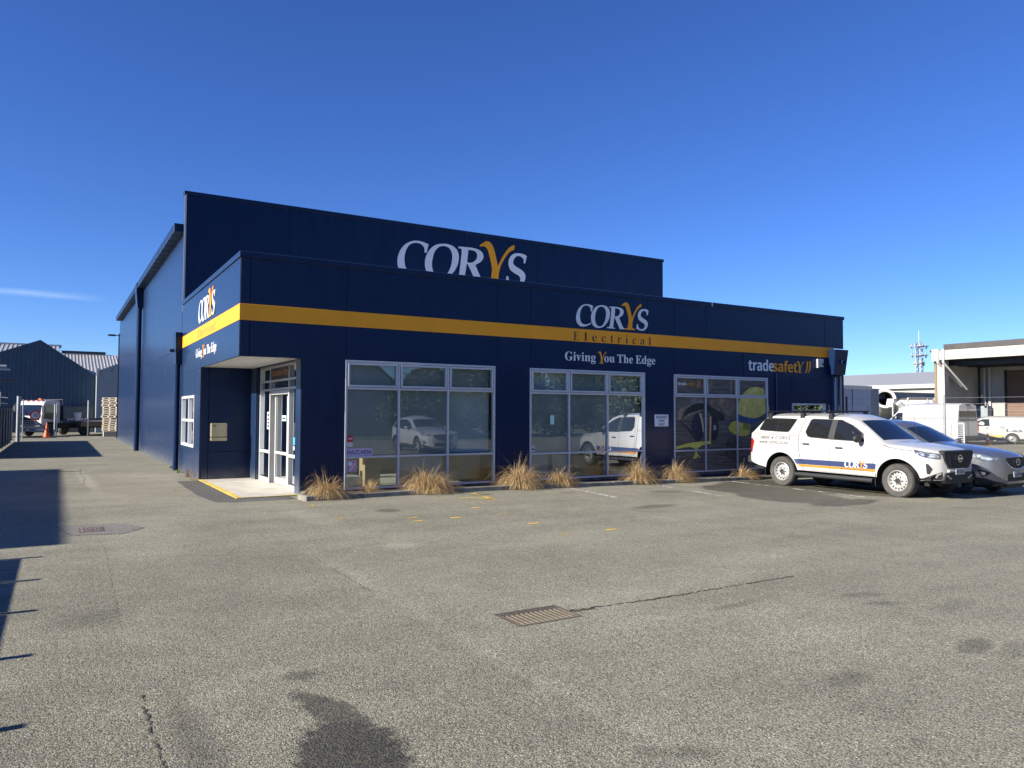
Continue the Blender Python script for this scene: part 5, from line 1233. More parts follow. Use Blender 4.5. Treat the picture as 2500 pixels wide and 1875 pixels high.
class Body:
    """x forward (rear axle at 0), y left, z up; a ring of points at each x"""
    def __init__(s, keys, x0, x1, arches, sill, sm=4, zm=0.78, bul=0.02, flare=0.02, p=2.4):
        s.x0, s.x1, s.arches, s.zm, s.bul, s.flare, s.p = x0, x1, arches, zm, bul, flare, p
        s.g = np.linspace(x0, x1, int((x1 - x0) * 100) + 1)
        s.c = {}
        for k, pts in keys.items():
            xs = [q[0] for q in pts]; vs = [q[1] for q in pts]
            s.c[k] = smooth1(np.interp(s.g, xs, vs), sm if k != 'W' else 2)
        s.sill = sill
    def at(s, k, x): return float(np.interp(x, s.g, s.c[k]))
    def zbot(s, x):
        z = float(np.interp(x, [q[0] for q in s.sill], [q[1] for q in s.sill]))
        for (xc, zc, r) in s.arches:
            if abs(x - xc) < r: z = max(z, zc + math.sqrt(r * r - (x - xc) ** 2))
        return z
    def hw(s, x, z):
        W, zb, zr, Wr = s.at('W', x), s.at('zb', x), s.at('zr', x), s.at('Wr', x)
        def low(z):
            if z < s.zm: return W - 0.05 * ((s.zm - z) / 0.45) ** 2
            return W - 0.035 * ((z - s.zm) / 0.5) ** 2
        if z <= zb: y = low(z)
        else:
            t = min(1.0, (z - zb) / max(1e-4, zr - zb)); yl = low(zb); y = yl + (Wr - yl) * t + s.bul * 4 * t * (1 - t) * (1 if zr - zb > .2 else 0)
        for (xc, zc, r) in s.arches:
            d = math.hypot(x - xc, z - zc)
            if z > zc - .05 and d < r + 0.12: y += s.flare * (0.5 + 0.5 * math.cos(PI * min(1, max(0, (d - r)) / 0.12)))
        return y
    def top(s, x, y):
        Wr, zr, zt = s.at('Wr', x), s.at('zr', x), s.at('zt', x)
        q = min(1.0, abs(y) / max(1e-4, Wr)); 
        return zr + (zt - zr) * (1 - q ** s.p)
    def ring(s, x):
        zb, zr, zo = s.at('zb', x), s.at('zr', x), s.zbot(x)
        P = []
        n1, n2, n3 = 10, 7, 10
        zb2 = max(zb, zo + .01); zr2 = max(zr, zb2 + .005)
        for i in range(n1): z = zo + (zb2 - zo) * i / n1; P.append((s.hw(x, z), z))
        for i in range(n2): z = zb2 + (zr2 - zb2) * i / n2; P.append((s.hw(x, z), z))
        Wr = s.at('Wr', x)
        for i in range(n3 + 1): y = Wr * (1 - i / n3); P.append((y, max(s.top(x, y), zr2)))
        return P
    def mesh(s):
        xs = list(np.linspace(s.x0, s.x1, 90))
        for (xc, zc, r) in s.arches:
            xs += [xc + r * math.cos(PI * k / 28) * 0.9999 for k in range(29)] + [xc - r - .004, xc + r + .004]
        xs = sorted(set(round(x, 4) for x in xs if s.x0 <= x <= s.x1))
        mb = MB(); rings = []
        for x in xs:
            P = s.ring(x)
            rings.append([(x, -y, z) for y, z in P] + [(x, y, z) for y, z in reversed(P[:-1])])
        n = len(rings[0]); vs = [q for r_ in rings for q in r_]; fs = []
        for i in range(len(rings) - 1):
            for k in range(n - 1): fs.append((i * n + k, i * n + k + 1, (i + 1) * n + k + 1, (i + 1) * n + k))
        fs.append(tuple(range(n))); fs.append(tuple((len(rings) - 1) * n + k for k in reversed(range(n))))
        return mb.add(vs, fs)
    def side(s, x, z, sd, off=0.006):
        """point on the flank, pushed out along its normal"""
        e = 0.01
        y = s.hw(x, z); dx = (s.hw(min(x + e, s.x1), z) - s.hw(max(x - e, s.x0), z)) / (2 * e); dz = (s.hw(x, z + e) - s.hw(x, z - e)) / (2 * e)
        nrm = Vector((-dx, 1, -dz)).normalized()
        return Vector((x, y, z)) + nrm * off, sd
    def patch(s, poly, sd=-1, off=0.006, cuts=3, smooth_it=0):
        """a flank patch following the body; poly in (x, z)"""
        if smooth_it: poly = chaikin(poly, smooth_it)
        bm = bmesh.new()
        vs = [bm.verts.new((p[0], 0, p[1])) for p in poly]
        f = bm.faces.new(vs); bmesh.ops.triangulate(bm, faces=[f])
        for _ in range(cuts): bmesh.ops.subdivide_edges(bm, edges=[e for e in bm.edges if e.calc_length() > 0.04], cuts=1)
        bmesh.ops.triangulate(bm, faces=bm.faces[:])
        mb = MB()
        bm.verts.ensure_lookup_table()
        for v in bm.verts: v.index = v.index
        bm.verts.index_update()
        for v in bm.verts:
            q, _ = s.side(v.co.x, v.co.z, sd, off); mb.v.append((q.x, q.y * sd, q.z))
        for fc in bm.faces: mb.f.append(tuple(v.index for v in fc.verts))
        bm.free(); return mb
    def seam(s, pts, sd=-1, w=0.007, off=0.004):
        P = []
        for a, b in zip(pts[:-1], pts[1:]):
            k = max(1, int(math.dist(a, b) / 0.05))
            for j in range(k): P.append((a[0] + (b[0] - a[0]) * j / k, a[1] + (b[1] - a[1]) * j / k))
        P.append(pts[-1]); mb = MB(); L_ = []; R_ = []
        for i, p in enumerate(P):
            a = P[max(i - 1, 0)]; b = P[min(i + 1, len(P) - 1)]; d = Vector((b[0] - a[0], b[1] - a[1])).normalized(); q = Vector((-d.y, d.x)) * w / 2
            u, _ = s.side(p[0] + q.x, p[1] + q.y, sd, off); v, _ = s.side(p[0] - q.x, p[1] - q.y, sd, off)
            L_.append((u.x, u.y * sd, u.z)); R_.append((v.x, v.y * sd, v.z))
        for i in range(len(P) - 1): mb.quad(L_[i], R_[i], R_[i + 1], L_[i + 1])
        return mb
    def top_patch(s, fn, nu=16, nv=10, off=0.007):
        """fn(u, v) -> (x, y) on the upper surface"""
        def pt(u, v):
            x, y = fn(u, v); e = .01
            z = s.top(x, y); dzx = (s.top(x + e, y) - s.top(x - e, y)) / (2 * e); dzy = (s.top(x, y + e) - s.top(x, y - e)) / (2 * e)
            n_ = Vector((-dzx, -dzy, 1)).normalized()
            return Vector((x, y, z)) + n_ * off
        return MB().grid(pt, nu, nv)

def wheel(root, x, y, r, w, rim_r, style, outer):
    """wheel > rim, hub_cap, holes or spokes. outer = +1 / -1 side of the car it faces"""
    Mx = Matrix.Translation((x, y, r)) @ Matrix.Rotation(-PI / 2 * outer, 4, 'X')       # local +z looks outward
    h = w / 2
    prof = [(rim_r, -h * .9), (r * .93, -h), (r * .985, -h * .8), (r, -h * .5), (r, h * .5), (r * .985, h * .8), (r * .93, h), (rim_r + .03, h * 1.0), (rim_r, h * .88)]
    ty = MB().lathe(prof, 40, Mx).build('wheel', M['rubber'], root, smooth=True)
    # tread blocks
    mb = MB()
    for k in range(44):
        a = 2 * PI * k / 44
        Mk = Mx @ Matrix.Rotation(a, 4, 'Z')
        b = MB().box(r - .004, r + .006, -.012, .010, -h * .78, h * .78); b.xform(Mk); mb.add(b.v, b.f)
    mb.build('tread', M['rubber'], ty)
    if style == 'steel':
        prof = [(rim_r, h * .88), (rim_r - .012, h * .92), (rim_r - .022, h * .75), (rim_r - .03, h * .42), (rim_r * .80, h * .40), (rim_r * .66, h * .56), (rim_r * .54, h * .60), (rim_r * .45, h * .50), (rim_r * .30, h * .54), (rim_r * .28, h * .80), (0, h * .82)]
        MB().lathe(prof, 40, Mx).build('rim', M['rim'], ty, smooth=True)
        mb = MB()
        for k in range(16):
            a = 2 * PI * k / 16; c = Vector((math.cos(a) * rim_r * .78, math.sin(a) * rim_r * .78, h * .43))
            mb.lathe([(0, .018), (.017, .016), (.018, 0)], 10, Mx @ Matrix.Translation(c))
        mb.build('vent_hole', M['ink'], ty)
        mb = MB()
        for k in range(6):
            a = 2 * PI * k / 6; c = Vector((math.cos(a) * rim_r * .40, math.sin(a) * rim_r * .40, h * .52)); mb.lathe([(.013, 0), (.013, .025), (0, .027)], 6, Mx @ Matrix.Translation(c))
        mb.build('wheel_nut', M['darkmetal'], ty)
        MB().lathe([(rim_r * .27, h * .56), (rim_r * .25, h * .90), (0, h * .92)], 16, Mx).build('hub_cap', M['darkmetal'], ty, smooth=True)
    else:
        MB().lathe([(rim_r, h * .88), (rim_r - .02, h * .9), (rim_r - .03, h * .2), (0, h * .15)], 36, Mx).build('rim', M['darkmetal'], ty, smooth=True)
        mb = MB()
        for k in range(5):
            for da in (-.16, .16):
                a = 2 * PI * k / 5 + da
                b = MB().add([(.03, -.03, h * .5), (rim_r - .015, -.018, h * .72), (rim_r - .015, .018, h * .72), (.03, .03, h * .5), (.03, -.03, h * .66), (rim_r - .015, -.014, h * .86), (rim_r - .015, .014, h * .86), (.03, .03, h * .66)],
                             [(4, 5, 6, 7), (0, 1, 5, 4), (2, 3, 7, 6), (1, 2, 6, 5)])
                b.xform(Mx @ Matrix.Rotation(a, 4, 'Z')); mb.add(b.v, b.f)
        mb.build('spoke', M['rim'], ty)
        MB().lathe([(.06, h * .5), (.055, h * .75), (0, h * .77)], 16, Mx).build('hub_cap', M['rim'], ty, smooth=True)
    return ty

def wells(body, root):
    mb = MB()
    for (xc, zc, r) in body.arches:
        for sd in (-1, 1):
            W = body.at('W', xc)
            for a0 in range(16):
                t0, t1 = PI * a0 / 16, PI * (a0 + 1) / 16; q = r + 0.006
                mb.quad((xc + q * math.cos(t0), sd * (W - .015), zc + q * math.sin(t0)), (xc + q * math.cos(t1), sd * (W - .015), zc + q * math.sin(t1)), (xc + q * math.cos(t1), sd * (W - .42), zc + q * math.sin(t1)), (xc + q * math.cos(t0), sd * (W - .42), zc + q * math.sin(t0)))
            mb.box(xc - r, xc + r, sd * (W - .42), sd * (W - .44), .28, zc + r)
    z0 = min(q[1] for q in body.sill)
    mb.box(body.x0 + .15, body.x1 - .12, -.52, .52, z0 - .06, z0 + .10)
    for (xa, xb) in zip([body.x0 + .1] + [a[0] + a[2] for a in body.arches], [a[0] - a[2] for a in body.arches] + [body.x1 - .15]):
        mb.box(xa, xb, -.80, .80, z0 + .0, z0 + .05)
    mb.build('underbody', M['black'], root, fixn=False)

def rod(root, name, mat, path, r, n=8, smooth=True): return MB().tube(path, r, n).build(name, M[mat] if isinstance(mat, str) else mat, root, smooth=smooth)

# ---- white dual cab utility truck with a canopy
def make_ute():
    root = thing('utility_truck', 'white dual cab utility truck with canopy and navy orange side stripe, reversed to the shop', 'utility truck')
    K = {'W': [(-1.06, .84), (-.95, .90), (-.6, .915), (2.6, .915), (3.35, .91), (3.60, .875), (3.78, .81), (3.92, .70), (4.02, .55)],
         'zb': [(-1.06, 1.30), (2.3, 1.24), (2.7, 1.18), (3.0, 1.06), (3.6, 1.02), (4.02, .99)],
         'zr': [(-1.06, 1.335), (-.98, 1.41), (-.60, 1.785), (-.45, 1.81), (.60, 1.815), (1.0, 1.81), (1.75, 1.79), (2.05, 1.715), (2.25, 1.585), (2.70, 1.255), (2.85, 1.185), (3.3, 1.145), (3.75, 1.10), (3.92, 1.065), (4.02, 1.02)],
         'zt': [(-1.06, 1.345), (-.98, 1.45), (-.60, 1.865), (-.45, 1.90), (.60, 1.90), (1.0, 1.90), (1.75, 1.875), (2.02, 1.80), (2.25, 1.655), (2.68, 1.325), (2.82, 1.25), (3.3, 1.22), (3.70, 1.17), (3.88, 1.125), (4.02, 1.05)],
         'Wr': [(-1.06, .80), (-.9, .78), (-.6, .70), (-.45, .69), (.6, .69), (1.75, .665), (2.1, .67), (2.5, .72), (2.75, .76), (3.3, .78), (3.6, .76), (3.8, .69), (3.92, .60), (4.02, .48)]}
    b = Body(K, -1.06, 4.02, [(0, .38, .50), (3.166, .38, .50)], [(-1.06, .60), (-.75, .50), (-.5, .46), (2.6, .43), (3.6, .42), (4.02, .44)], flare=.022)
    wp = M['white_paint']
    b.mesh().build('body', wp, root, smooth=True)
    wells(b, root)
    for sd in (-1, 1):
        for x in (0, 3.166): wheel(root, x, sd * .785, .38, .255, .235, 'steel', sd)
        P = b.patch
        o = P([(-.78, 1.46), (-.66, 1.75), (-.60, 1.77), (.35, 1.755), (.38, 1.73), (.22, 1.42), (.14, 1.395), (-.72, 1.425)], sd, .004, 3, 2).build('window_trim', M['rubber_black'], root, smooth='all')
        P([(-.745, 1.475), (-.645, 1.735), (-.20, 1.74), (-.20, 1.425), (-.70, 1.445)], sd, .013).build('pane', M['privacy_glass'], o, smooth='all'); P([(-.185, 1.425), (-.185, 1.74), (.33, 1.735), (.35, 1.715), (.21, 1.435), (.14, 1.415)], sd, .013).build('pane', M['privacy_glass'], o, smooth='all')
        o = P([(.70, 1.42), (.79, 1.73), (.86, 1.755), (1.66, 1.735), (1.98, 1.61), (2.28, 1.425), (2.36, 1.235), (2.30, 1.225), (1.50, 1.25), (.86, 1.285), (.78, 1.31)], sd, .008, 4).build('window_trim', M['rubber_black'], root, smooth='all')
        P([(.725, 1.42), (.81, 1.72), (.86, 1.74), (1.40, 1.735), (1.38, 1.272), (.88, 1.30), (.80, 1.325)], sd, .013).build('pane', M['privacy_glass'], o, smooth='all')
        P([(1.55, 1.265), (1.56, 1.73), (1.66, 1.72), (1.97, 1.597), (2.24, 1.42), (2.30, 1.24)], sd, .013).build('pane', M['privacy_glass'], o, smooth='all')
        S = lambda pts, w=.007: b.seam(pts, sd, w)
        for pts, w in (([(-1.03, 1.345), (.53, 1.315)], .010), ([(.64, 1.80), (.56, 1.50), (.52, 1.315), (.53, 1.0), (.60, .70), (.68, .46)], .014), ([(.76, 1.79), (.66, 1.45), (.62, 1.2), (.62, .95), (.70, .60), (.80, .47), (1.43, .46)], .006),
                       ([(1.44, 1.25), (1.44, .46)], .007), ([(1.44, .455), (2.56, .445), (2.585, .80), (2.58, 1.15), (2.42, 1.30), (1.82, 1.755), (.80, 1.78)], .006), ([(2.80, 1.17), (2.95, 1.12), (3.25, 1.085), (3.55, 1.06)], .008)):
            b.seam(pts, sd, w).build('panel_gap', M['darkmetal'], root, fixn=False)
        P([(.515, .735), (.62, .735), (2.62, .735), (2.66, .72), (2.645, .605), (.66, .605), (.48, .605), (.40, .72)], sd, .003, 3).build('navy_stripe', M['stripe_navy'], root, smooth='all')
        P([(.50, .600), (2.645, .600), (2.64, .545), (.56, .545)], sd, .003, 3).build('orange_stripe', M['stripe_orange'], root, smooth='all')
        # lettering follows the flank; reads forward on either side
        def onside(off, x_left, dirn):
            def f(u, z, d):
                x = x_left + dirn * u; q, _ = b.side(x, z, sd, off); return (q.x, q.y * sd, q.z)
            return f
        dirn, xl = (1, 0) if sd < 0 else (-1, 0)
        a0 = 1.85 if sd < 0 else 2.46
        lg = root
        for k, loops in LOGO.items():
            outline_mb([[(p[0] * .60, .612 + p[1] * .60) for p in l] for l in loops], onside(.0065, a0, dirn)).build('logo_letter', M['stripe_orange'] if k == 'Y' else M['white_letter'], root, fixn=False)
        text_mb('Electrical', onside(.0065, a0 - .10 * dirn, dirn), 0, .78, .556, cap=.035).build('lettering', M['grey_letter'], root, fixn=False)
        c0 = -.70 if sd < 0 else .24
        text_mb('0800 4 CORYS', onside(.004, c0, dirn), 0, .98, 1.21, cap=.085).build('lettering', M['grey_letter'], root, fixn=False)
        text_mb('www.corys.co.nz', onside(.004, c0 - .03 * dirn, dirn), 0, .94, 1.09, cap=.068).build('lettering', M['grey_letter'], root, fixn=False)
        mb = MB()
        for k in range(20):
            t0, t1 = 2 * PI * k / 20, 2 * PI * (k + 1) / 20; f = onside(.004, c0 - .07 * dirn, dirn)
            mb.quad(f(.038 * math.cos(t0), 1.25 + .045 * math.sin(t0), 0), f(.046 * math.cos(t0), 1.25 + .053 * math.sin(t0), 0), f(.046 * math.cos(t1), 1.25 + .053 * math.sin(t1), 0), f(.038 * math.cos(t1), 1.25 + .045 * math.sin(t1), 0))
        mb.build('phone_ring', M['stripe_orange'], root, fixn=False)
        # handles, mirrors, lamps
        for x, z in ((.76, 1.12), (1.70, 1.06)):
            q, _ = b.side(x, z, sd, .0); yy = q.y
            MB().box(x - .10, x + .10, sd * (yy - .005), sd * (yy + .035), z - .018, z + .018).build('door_handle', M['darkmetal'], root, bevel=.012)
        yy = b.hw(2.2, 1.22)
        mr = MB().ellipsoid((2.28, sd * (yy + .16), 1.30), (.075, .135, .095), 16, 10).build('mirror', M['rubber_black'], root, smooth='all')
        MB().box(2.24, 2.30, sd * (yy - .02), sd * (yy + .10), 1.22, 1.26).build('mirror_arm', M['rubber_black'], mr, bevel=.01)
        P([(2.66, .97), (2.72, .985), (2.74, .97), (2.68, .955)], sd, .006, 1).build('side_repeater', M['lamp_glass'], root)
        P([(-1.045, .83), (-1.05, 1.21), (-.98, 1.22), (-.90, 1.14), (-.97, .85)], sd, .008, 2).build('tail_lamp', M['red_lamp'], root, smooth='all')
        hl = P([(3.50, 1.095), (3.58, 1.005), (3.70, .945), (3.90, .905), (3.985, .90), (3.985, 1.0), (3.93, 1.02), (3.75, 1.045)], sd, .008, 3).build('headlight', M['lamp_dark'], root, smooth='all')
        P([(3.60, 1.025), (3.70, .97), (3.76, .965), (3.72, 1.025)], sd, .012, 2).build('lens', M['lamp_glass'], hl, smooth='all'); P([(3.80, .945), (3.95, .92), (3.965, .98), (3.86, 1.0)], sd, .012, 2).build('lens', M['lamp_glass'], hl, smooth='all')
        P([(3.77, .80), (3.81, .79), (3.875, .685), (3.82, .565), (3.78, .58)], sd, .008, 2).build('fog_recess', M['rubber_black'], root, smooth='all')
        P([(3.62, .43), (3.64, .475), (3.82, .48), (3.90, .56), (3.985, .615), (4.0, .615), (4.0, .45)], sd, .008, 2).build('bumper_lower', M['rubber_black'], root, smooth='all')
        P([(3.90, .50), (3.93, .58), (3.985, .60), (3.985, .575), (3.945, .545), (3.925, .49)], sd, .015, 2).build('bumper_blade', M['rim'], root, smooth='all')
        # side step and mud flaps
        rod(root, 'side_step', 'darkmetal', [(.46, sd * .93, .35), (2.60, sd * .94, .34)], .052, 12)
        for x in (.8, 1.6, 2.4): MB().box(x - .02, x + .02, sd * .60, sd * .92, .33, .36).build('step_bracket', M['black'], root)
        MB().box(2.635, 2.65, sd * .66, sd * .92, .22, .50).build('mud_flap', M['black'], root); MB().box(-.535, -.52, sd * .66, sd * .90, .24, .58).build('mud_flap', M['black'], root)
    # windscreen
    ws = lambda u, v: (2.70 - .62 * v + .05 * (1 - (2 * u - 1) ** 2), (2 * u - 1) * (.665 - .09 * v))
    w = b.top_patch(ws, 18, 10, .006).build('windscreen', M['car_glass_dark'], root, smooth='all')
    MB().box(2.62, 2.70, -.62, .62, 1.235, 1.245).build('wiper', M['black'], w)
    # rear glass of the canopy
    b.top_patch(lambda u, v: (-.98 + .30 * v, (2 * u - 1) * .60), 10, 6, .006).build('rear_window', M['privacy_glass'], root, smooth='all')
    # front: flat cap with grille
    fx = 4.02
    MB().prism([(-.60, 1.055), (-.52, 1.085), (.52, 1.085), (.60, 1.055), (.56, .89), (.40, .685), (-.40, .685), (-.56, .89)], 'x', fx - .12, fx + .030).build('grille_surround', M['rubber_black'], root, bevel=.02)
    g = MB().prism([(-.44, 1.02), (.44, 1.02), (.36, .725), (-.36, .725)], 'x', fx + .012, fx + .034).build('grille', M['ink'], root)
    mb = MB()
    for i in range(8):
        z = .74 + i * .034
        hwid = .355 + (z - .725) * .28
        for j in range(9):
            ya = -hwid + 2 * hwid * j / 9; yb = -hwid + 2 * hwid * (j + .78) / 9
            mb.box(fx + .034, fx + .042, ya, yb, z, z + .011)
    mb.build('grille_bar', M['darkmetal'], g)
    e = MB()
    for k in range(24):
        t0, t1 = 2 * PI * k / 24, 2 * PI * (k + 1) / 24
        def rp_(rr_, t, xx): return (xx, rr_ * math.cos(t), (.905 + rr_ * math.sin(t)))
        e.quad(rp_(.062, t0, fx + .056), rp_(.082, t0, fx + .056), rp_(.082, t1, fx + .056), rp_(.062, t1, fx + .056)); e.quad(rp_(.082, t0, fx + .056), rp_(.082, t0, fx + .036), rp_(.082, t1, fx + .036), rp_(.082, t1, fx + .056))
    e.box(fx + .037, fx + .060, -.10, .10, .887, .923)
    e.build('emblem', M['chrome'], root)
    MB().prism([(-.52, .60), (.52, .60), (.60, .44), (.50, .36), (-.50, .36), (-.60, .44)], 'x', fx - .10, fx + .035).build('bumper_insert', M['rubber_black'], root, bevel=.02)
    MB().box(fx - .06, fx + .045, -.42, .42, .60, .665).build('bumper_bar', wp, root, bevel=.02)
    for sd in (-1, 1): MB().prism([(sd * .30, .47), (sd * .46, .545), (sd * .50, .53), (sd * .36, .45)], 'x', fx + .02, fx + .048).build('bumper_blade', M['rim'], root, bevel=.006)
    pl = MB().box(fx + .046, fx + .056, -.18, .18, .555, .685).build('number_plate', M['plate'], root, bevel=.003)
    text_mb('NYZ363', lambda u, z, d: (fx + .0575, u, z), -.155, .155, .580, cap=.08).build('lettering', M['ink'], pl)
    # the reader stands in front: letters run from the truck's right to its left
    # rear bumper
    MB().box(-1.22, -1.04, -.82, .82, .53, .74).build('rear_bumper', M['darkmetal'], root, bevel=.04)
    # roof bars
    for x in (-.50, .52, 1.35):
        zt = b.at('zr', x); yb = .66
        bar_ = MB().box(x - .035, x + .035, -.80, .80, zt + .125, zt + .16).build('roof_bar', M['black'], root, bevel=.01)
        for sd in (-1, 1):
            MB().prism([(x - .07, zt - .04), (x + .07, zt - .04), (x + .04, zt + .124), (x - .04, zt + .124)], 'y', sd * (yb - .03), sd * (yb + .07)).build('bar_foot', M['black'], bar_, bevel=.01)
            rod(bar_, 'load_stop', 'black', [(x, sd * .78, zt + .15), (x, sd * .78, zt + .30)], .010, 6)
    rod(root, 'aerial', 'black', [(2.72, .70, 1.22), (2.60, .72, 1.85)], .004, 5)
    return root
M['car_glass_dark'] = pm('blue_black_windscreen', (0.010, 0.016, 0.030), 0.03, var=0, spec=0.5)
ute = make_ute()
ute.location = (14.88, -2.745, gz(14.88)); ute.scale = (1.062, 1.062, 1.062); ute.rotation_euler = (0, 0, -PI / 2)

# ---- compact SUVs
def make_suv(name, label, paint, plate=None, group=None):
    root = thing(name, label, 'car', group=group)
    K = {'W': [(-.88, .78), (-.75, .87), (-.4, .915), (2.2, .92), (2.9, .915), (3.20, .87), (3.42, .76), (3.56, .60), (3.62, .45)],
         'zb': [(-.88, 1.05), (0, 1.10), (1.8, 1.05), (2.2, 1.03), (2.8, .98), (3.3, .92), (3.62, .82)],
         'zr': [(-.88, 1.10), (-.70, 1.45), (-.5, 1.55), (0, 1.60), (.6, 1.615), (1.0, 1.58), (1.30, 1.47), (1.95, 1.12), (2.15, 1.08), (2.7, 1.04), (3.2, .975), (3.5, .90), (3.62, .84)],
         'zt': [(-.88, 1.15), (-.72, 1.50), (-.5, 1.63), (0, 1.69), (.6, 1.705), (1.0, 1.67), (1.25, 1.58), (1.95, 1.21), (2.10, 1.16), (2.6, 1.12), (3.1, 1.06), (3.4, .995), (3.55, .93), (3.62, .87)],
         'Wr': [(-.88, .70), (-.6, .60), (0, .60), (.9, .59), (1.4, .62), (1.95, .74), (2.3, .76), (2.9, .74), (3.2, .68), (3.45, .56), (3.62, .38)]}
    b = Body(K, -.88, 3.62, [(0, .345, .40), (2.70, .345, .40)], [(-.88, .45), (-.6, .32), (2.9, .27), (3.3, .22), (3.62, .26)], flare=.025, zm=.72, p=2.2)
    b.mesh().build('body', paint, root, smooth=True)
    wells(b, root)
    for sd in (-1, 1):
        for x in (0, 2.70): wheel(root, x, sd * .79, .345, .225, .235, 'alloy', sd)
        P = b.patch
        o = P([(-.48, 1.17), (-.30, 1.46), (.0, 1.52), (.9, 1.52), (1.22, 1.42), (1.86, 1.085), (1.80, 1.055), (.6, 1.085), (-.2, 1.125)], sd, .008, 4).build('window_trim', M['rubber_black'], root, smooth='all')
        P([(-.40, 1.18), (-.26, 1.44), (.02, 1.505), (.44, 1.515), (.42, 1.11), (-.15, 1.135)], sd, .013).build('pane', M['privacy_glass'], o, smooth='all'); P([(.50, 1.105), (.52, 1.515), (.88, 1.505), (1.19, 1.405), (1.76, 1.09), (1.74, 1.07)], sd, .013).build('pane', M['privacy_glass'], o, smooth='all')
        for pts in ([(.47, 1.1), (.47, .42)], [(1.74, 1.06), (1.78, .8), (1.70, .42)], [(-.28, 1.14), (-.05, .98), (.40, .76)], [(.40, .42), (1.70, .41)]): b.seam(pts, sd, .006).build('panel_gap', M['ink'], root, fixn=False)
        P([(-.87, .45), (-.85, .55), (-.42, .58), (-.42, .36), (-.6, .33)], sd, .006, 2).build('cladding', M['rubber_black'], root, smooth='all')
        P([(.41, .28), (.41, .40), (2.29, .38), (2.29, .28)], sd, .006, 2).build('cladding', M['rubber_black'], root, smooth='all')
        P([(3.10, .235), (3.10, .42), (3.30, .40), (3.48, .33), (3.58, .30), (3.58, .265), (3.3, .225)], sd, .006, 2).build('cladding', M['rubber_black'], root, smooth='all')
        # wheel arch lip
        for (xc, zc, r) in b.arches:
            mb = MB()
            pr = None
            for k in range(25):
                t = PI * k / 24; rows = []
                for q in (r + .001, r + .05):
                    s_, _ = b.side(xc + q * math.cos(t), zc + q * math.sin(t), sd, .007); rows.append((s_.x, s_.y * sd, s_.z))
                if pr: mb.quad(pr[0], pr[1], rows[1], rows[0])
                pr = rows
            mb.build('arch_lip', M['rubber_black'], root, fixn=False)
        for x in (.62, 1.55):
            yy = b.hw(x, .98); MB().box(x - .09, x + .09, sd * yy, sd * (yy + .03), .965, .995).build('door_handle', paint, root, bevel=.01)
        yy = b.hw(1.72, 1.06)
        mr = MB().ellipsoid((1.72, sd * (yy + .13), 1.15), (.075, .12, .085), 14, 9).build('mirror', paint, root, smooth='all')
        MB().box(1.70, 1.75, sd * (yy - .05), sd * (yy + .06), 1.07, 1.11).build('mirror_arm', M['rubber_black'], mr)
        hl = P([(2.86, 1.01), (3.08, .965), (3.30, .915), (3.50, .875), (3.56, .83), (3.46, .785), (3.30, .79), (3.14, .83), (2.98, .915)], sd, .008, 3).build('headlight', M['lamp_dark'], root, smooth='all')
        P([(2.98, .96), (3.10, .90), (3.20, .86), (3.12, .85), (3.02, .91)], sd, .013, 2).build('lens', M['lamp_glass'], hl, smooth='all'); P([(3.22, .90), (3.46, .855), (3.42, .805), (3.27, .815)], sd, .013, 2).build('lens', M['lamp_glass'], hl, smooth='all')
        fg = P([(3.17, .58), (3.22, .60), (3.42, .53), (3.36, .47), (3.25, .42)], sd, .008, 2).build('fog_recess', M['rubber_black'], root, smooth='all')
        P([(3.23, .55), (3.32, .53), (3.31, .47), (3.25, .47)], sd, .013, 1).build('fog_lamp', M['lamp_glass'], fg)
        P([(-.87, .82), (-.86, 1.0), (-.62, 1.02), (-.70, .88)], sd, .008, 2).build('tail_lamp', M['red_lamp'], root, smooth='all')
    w = b.top_patch(lambda u, v: (1.92 - .66 * v + .07 * (1 - (2 * u - 1) ** 2), (2 * u - 1) * (.66 - .09 * v)), 18, 10, .006).build('windscreen', M['car_glass_dark'], root, smooth='all')
    MB().box(1.96, 2.06, -.6, .6, 1.12, 1.13).build('wiper', M['black'], w)
    b.top_patch(lambda u, v: (-.82 + .22 * v, (2 * u - 1) * .52), 8, 5, .006).build('rear_window', M['privacy_glass'], root, smooth='all')
    fx = 3.62
    MB().prism([(-.50, .865), (.50, .865), (.44, .76), (.30, .66), (.12, .615), (-.12, .615), (-.30, .66), (-.44, .76)], 'x', fx - .10, fx + .012).build('grille_surround', M['rubber_black'], root, bevel=.01)
    mb = MB()
    for i in range(5):
        z = .67 + i * .036; hwid = .26 + (z - .655) * .95
        mb.box(fx + .013, fx + .018, -hwid, hwid, z, z + .012)
    mb.build('grille_bar', M['darkmetal'], root)
    # bright wing under the grille
    for sd in (-1, 1): rod(root, 'grille_wing', 'chrome', [(fx - .06, sd * .52, .845), (fx + .0, sd * .44, .75), (fx + .012, sd * .30, .648), (fx + .015, sd * .10, .608), (fx + .015, 0, .605)], .011, 8)
    e = MB()
    for k in range(28):
        t0, t1 = 2 * PI * k / 28, 2 * PI * (k + 1) / 28
        def rp_(rr_, t, xx): return (xx, 1.25 * rr_ * math.cos(t), .765 + rr_ * math.sin(t))
        e.quad(rp_(.060, t0, fx + .034), rp_(.075, t0, fx + .034), rp_(.075, t1, fx + .034), rp_(.060, t1, fx + .034)); e.quad(rp_(.075, t0, fx + .034), rp_(.075, t0, fx + .016), rp_(.075, t1, fx + .016), rp_(.075, t1, fx + .034))
    e.tube([(fx + .030, -.075, .79), (fx + .032, -.035, .785), (fx + .034, 0, .743), (fx + .032, .035, .785), (fx + .030, .075, .79)], .009, 6)
    e.build('emblem', M['chrome'], root)
    MB().prism([(-.42, .50), (.42, .50), (.48, .33), (-.48, .33)], 'x', fx - .08, fx + .012).build('lower_intake', M['rubber_black'], root, bevel=.01)
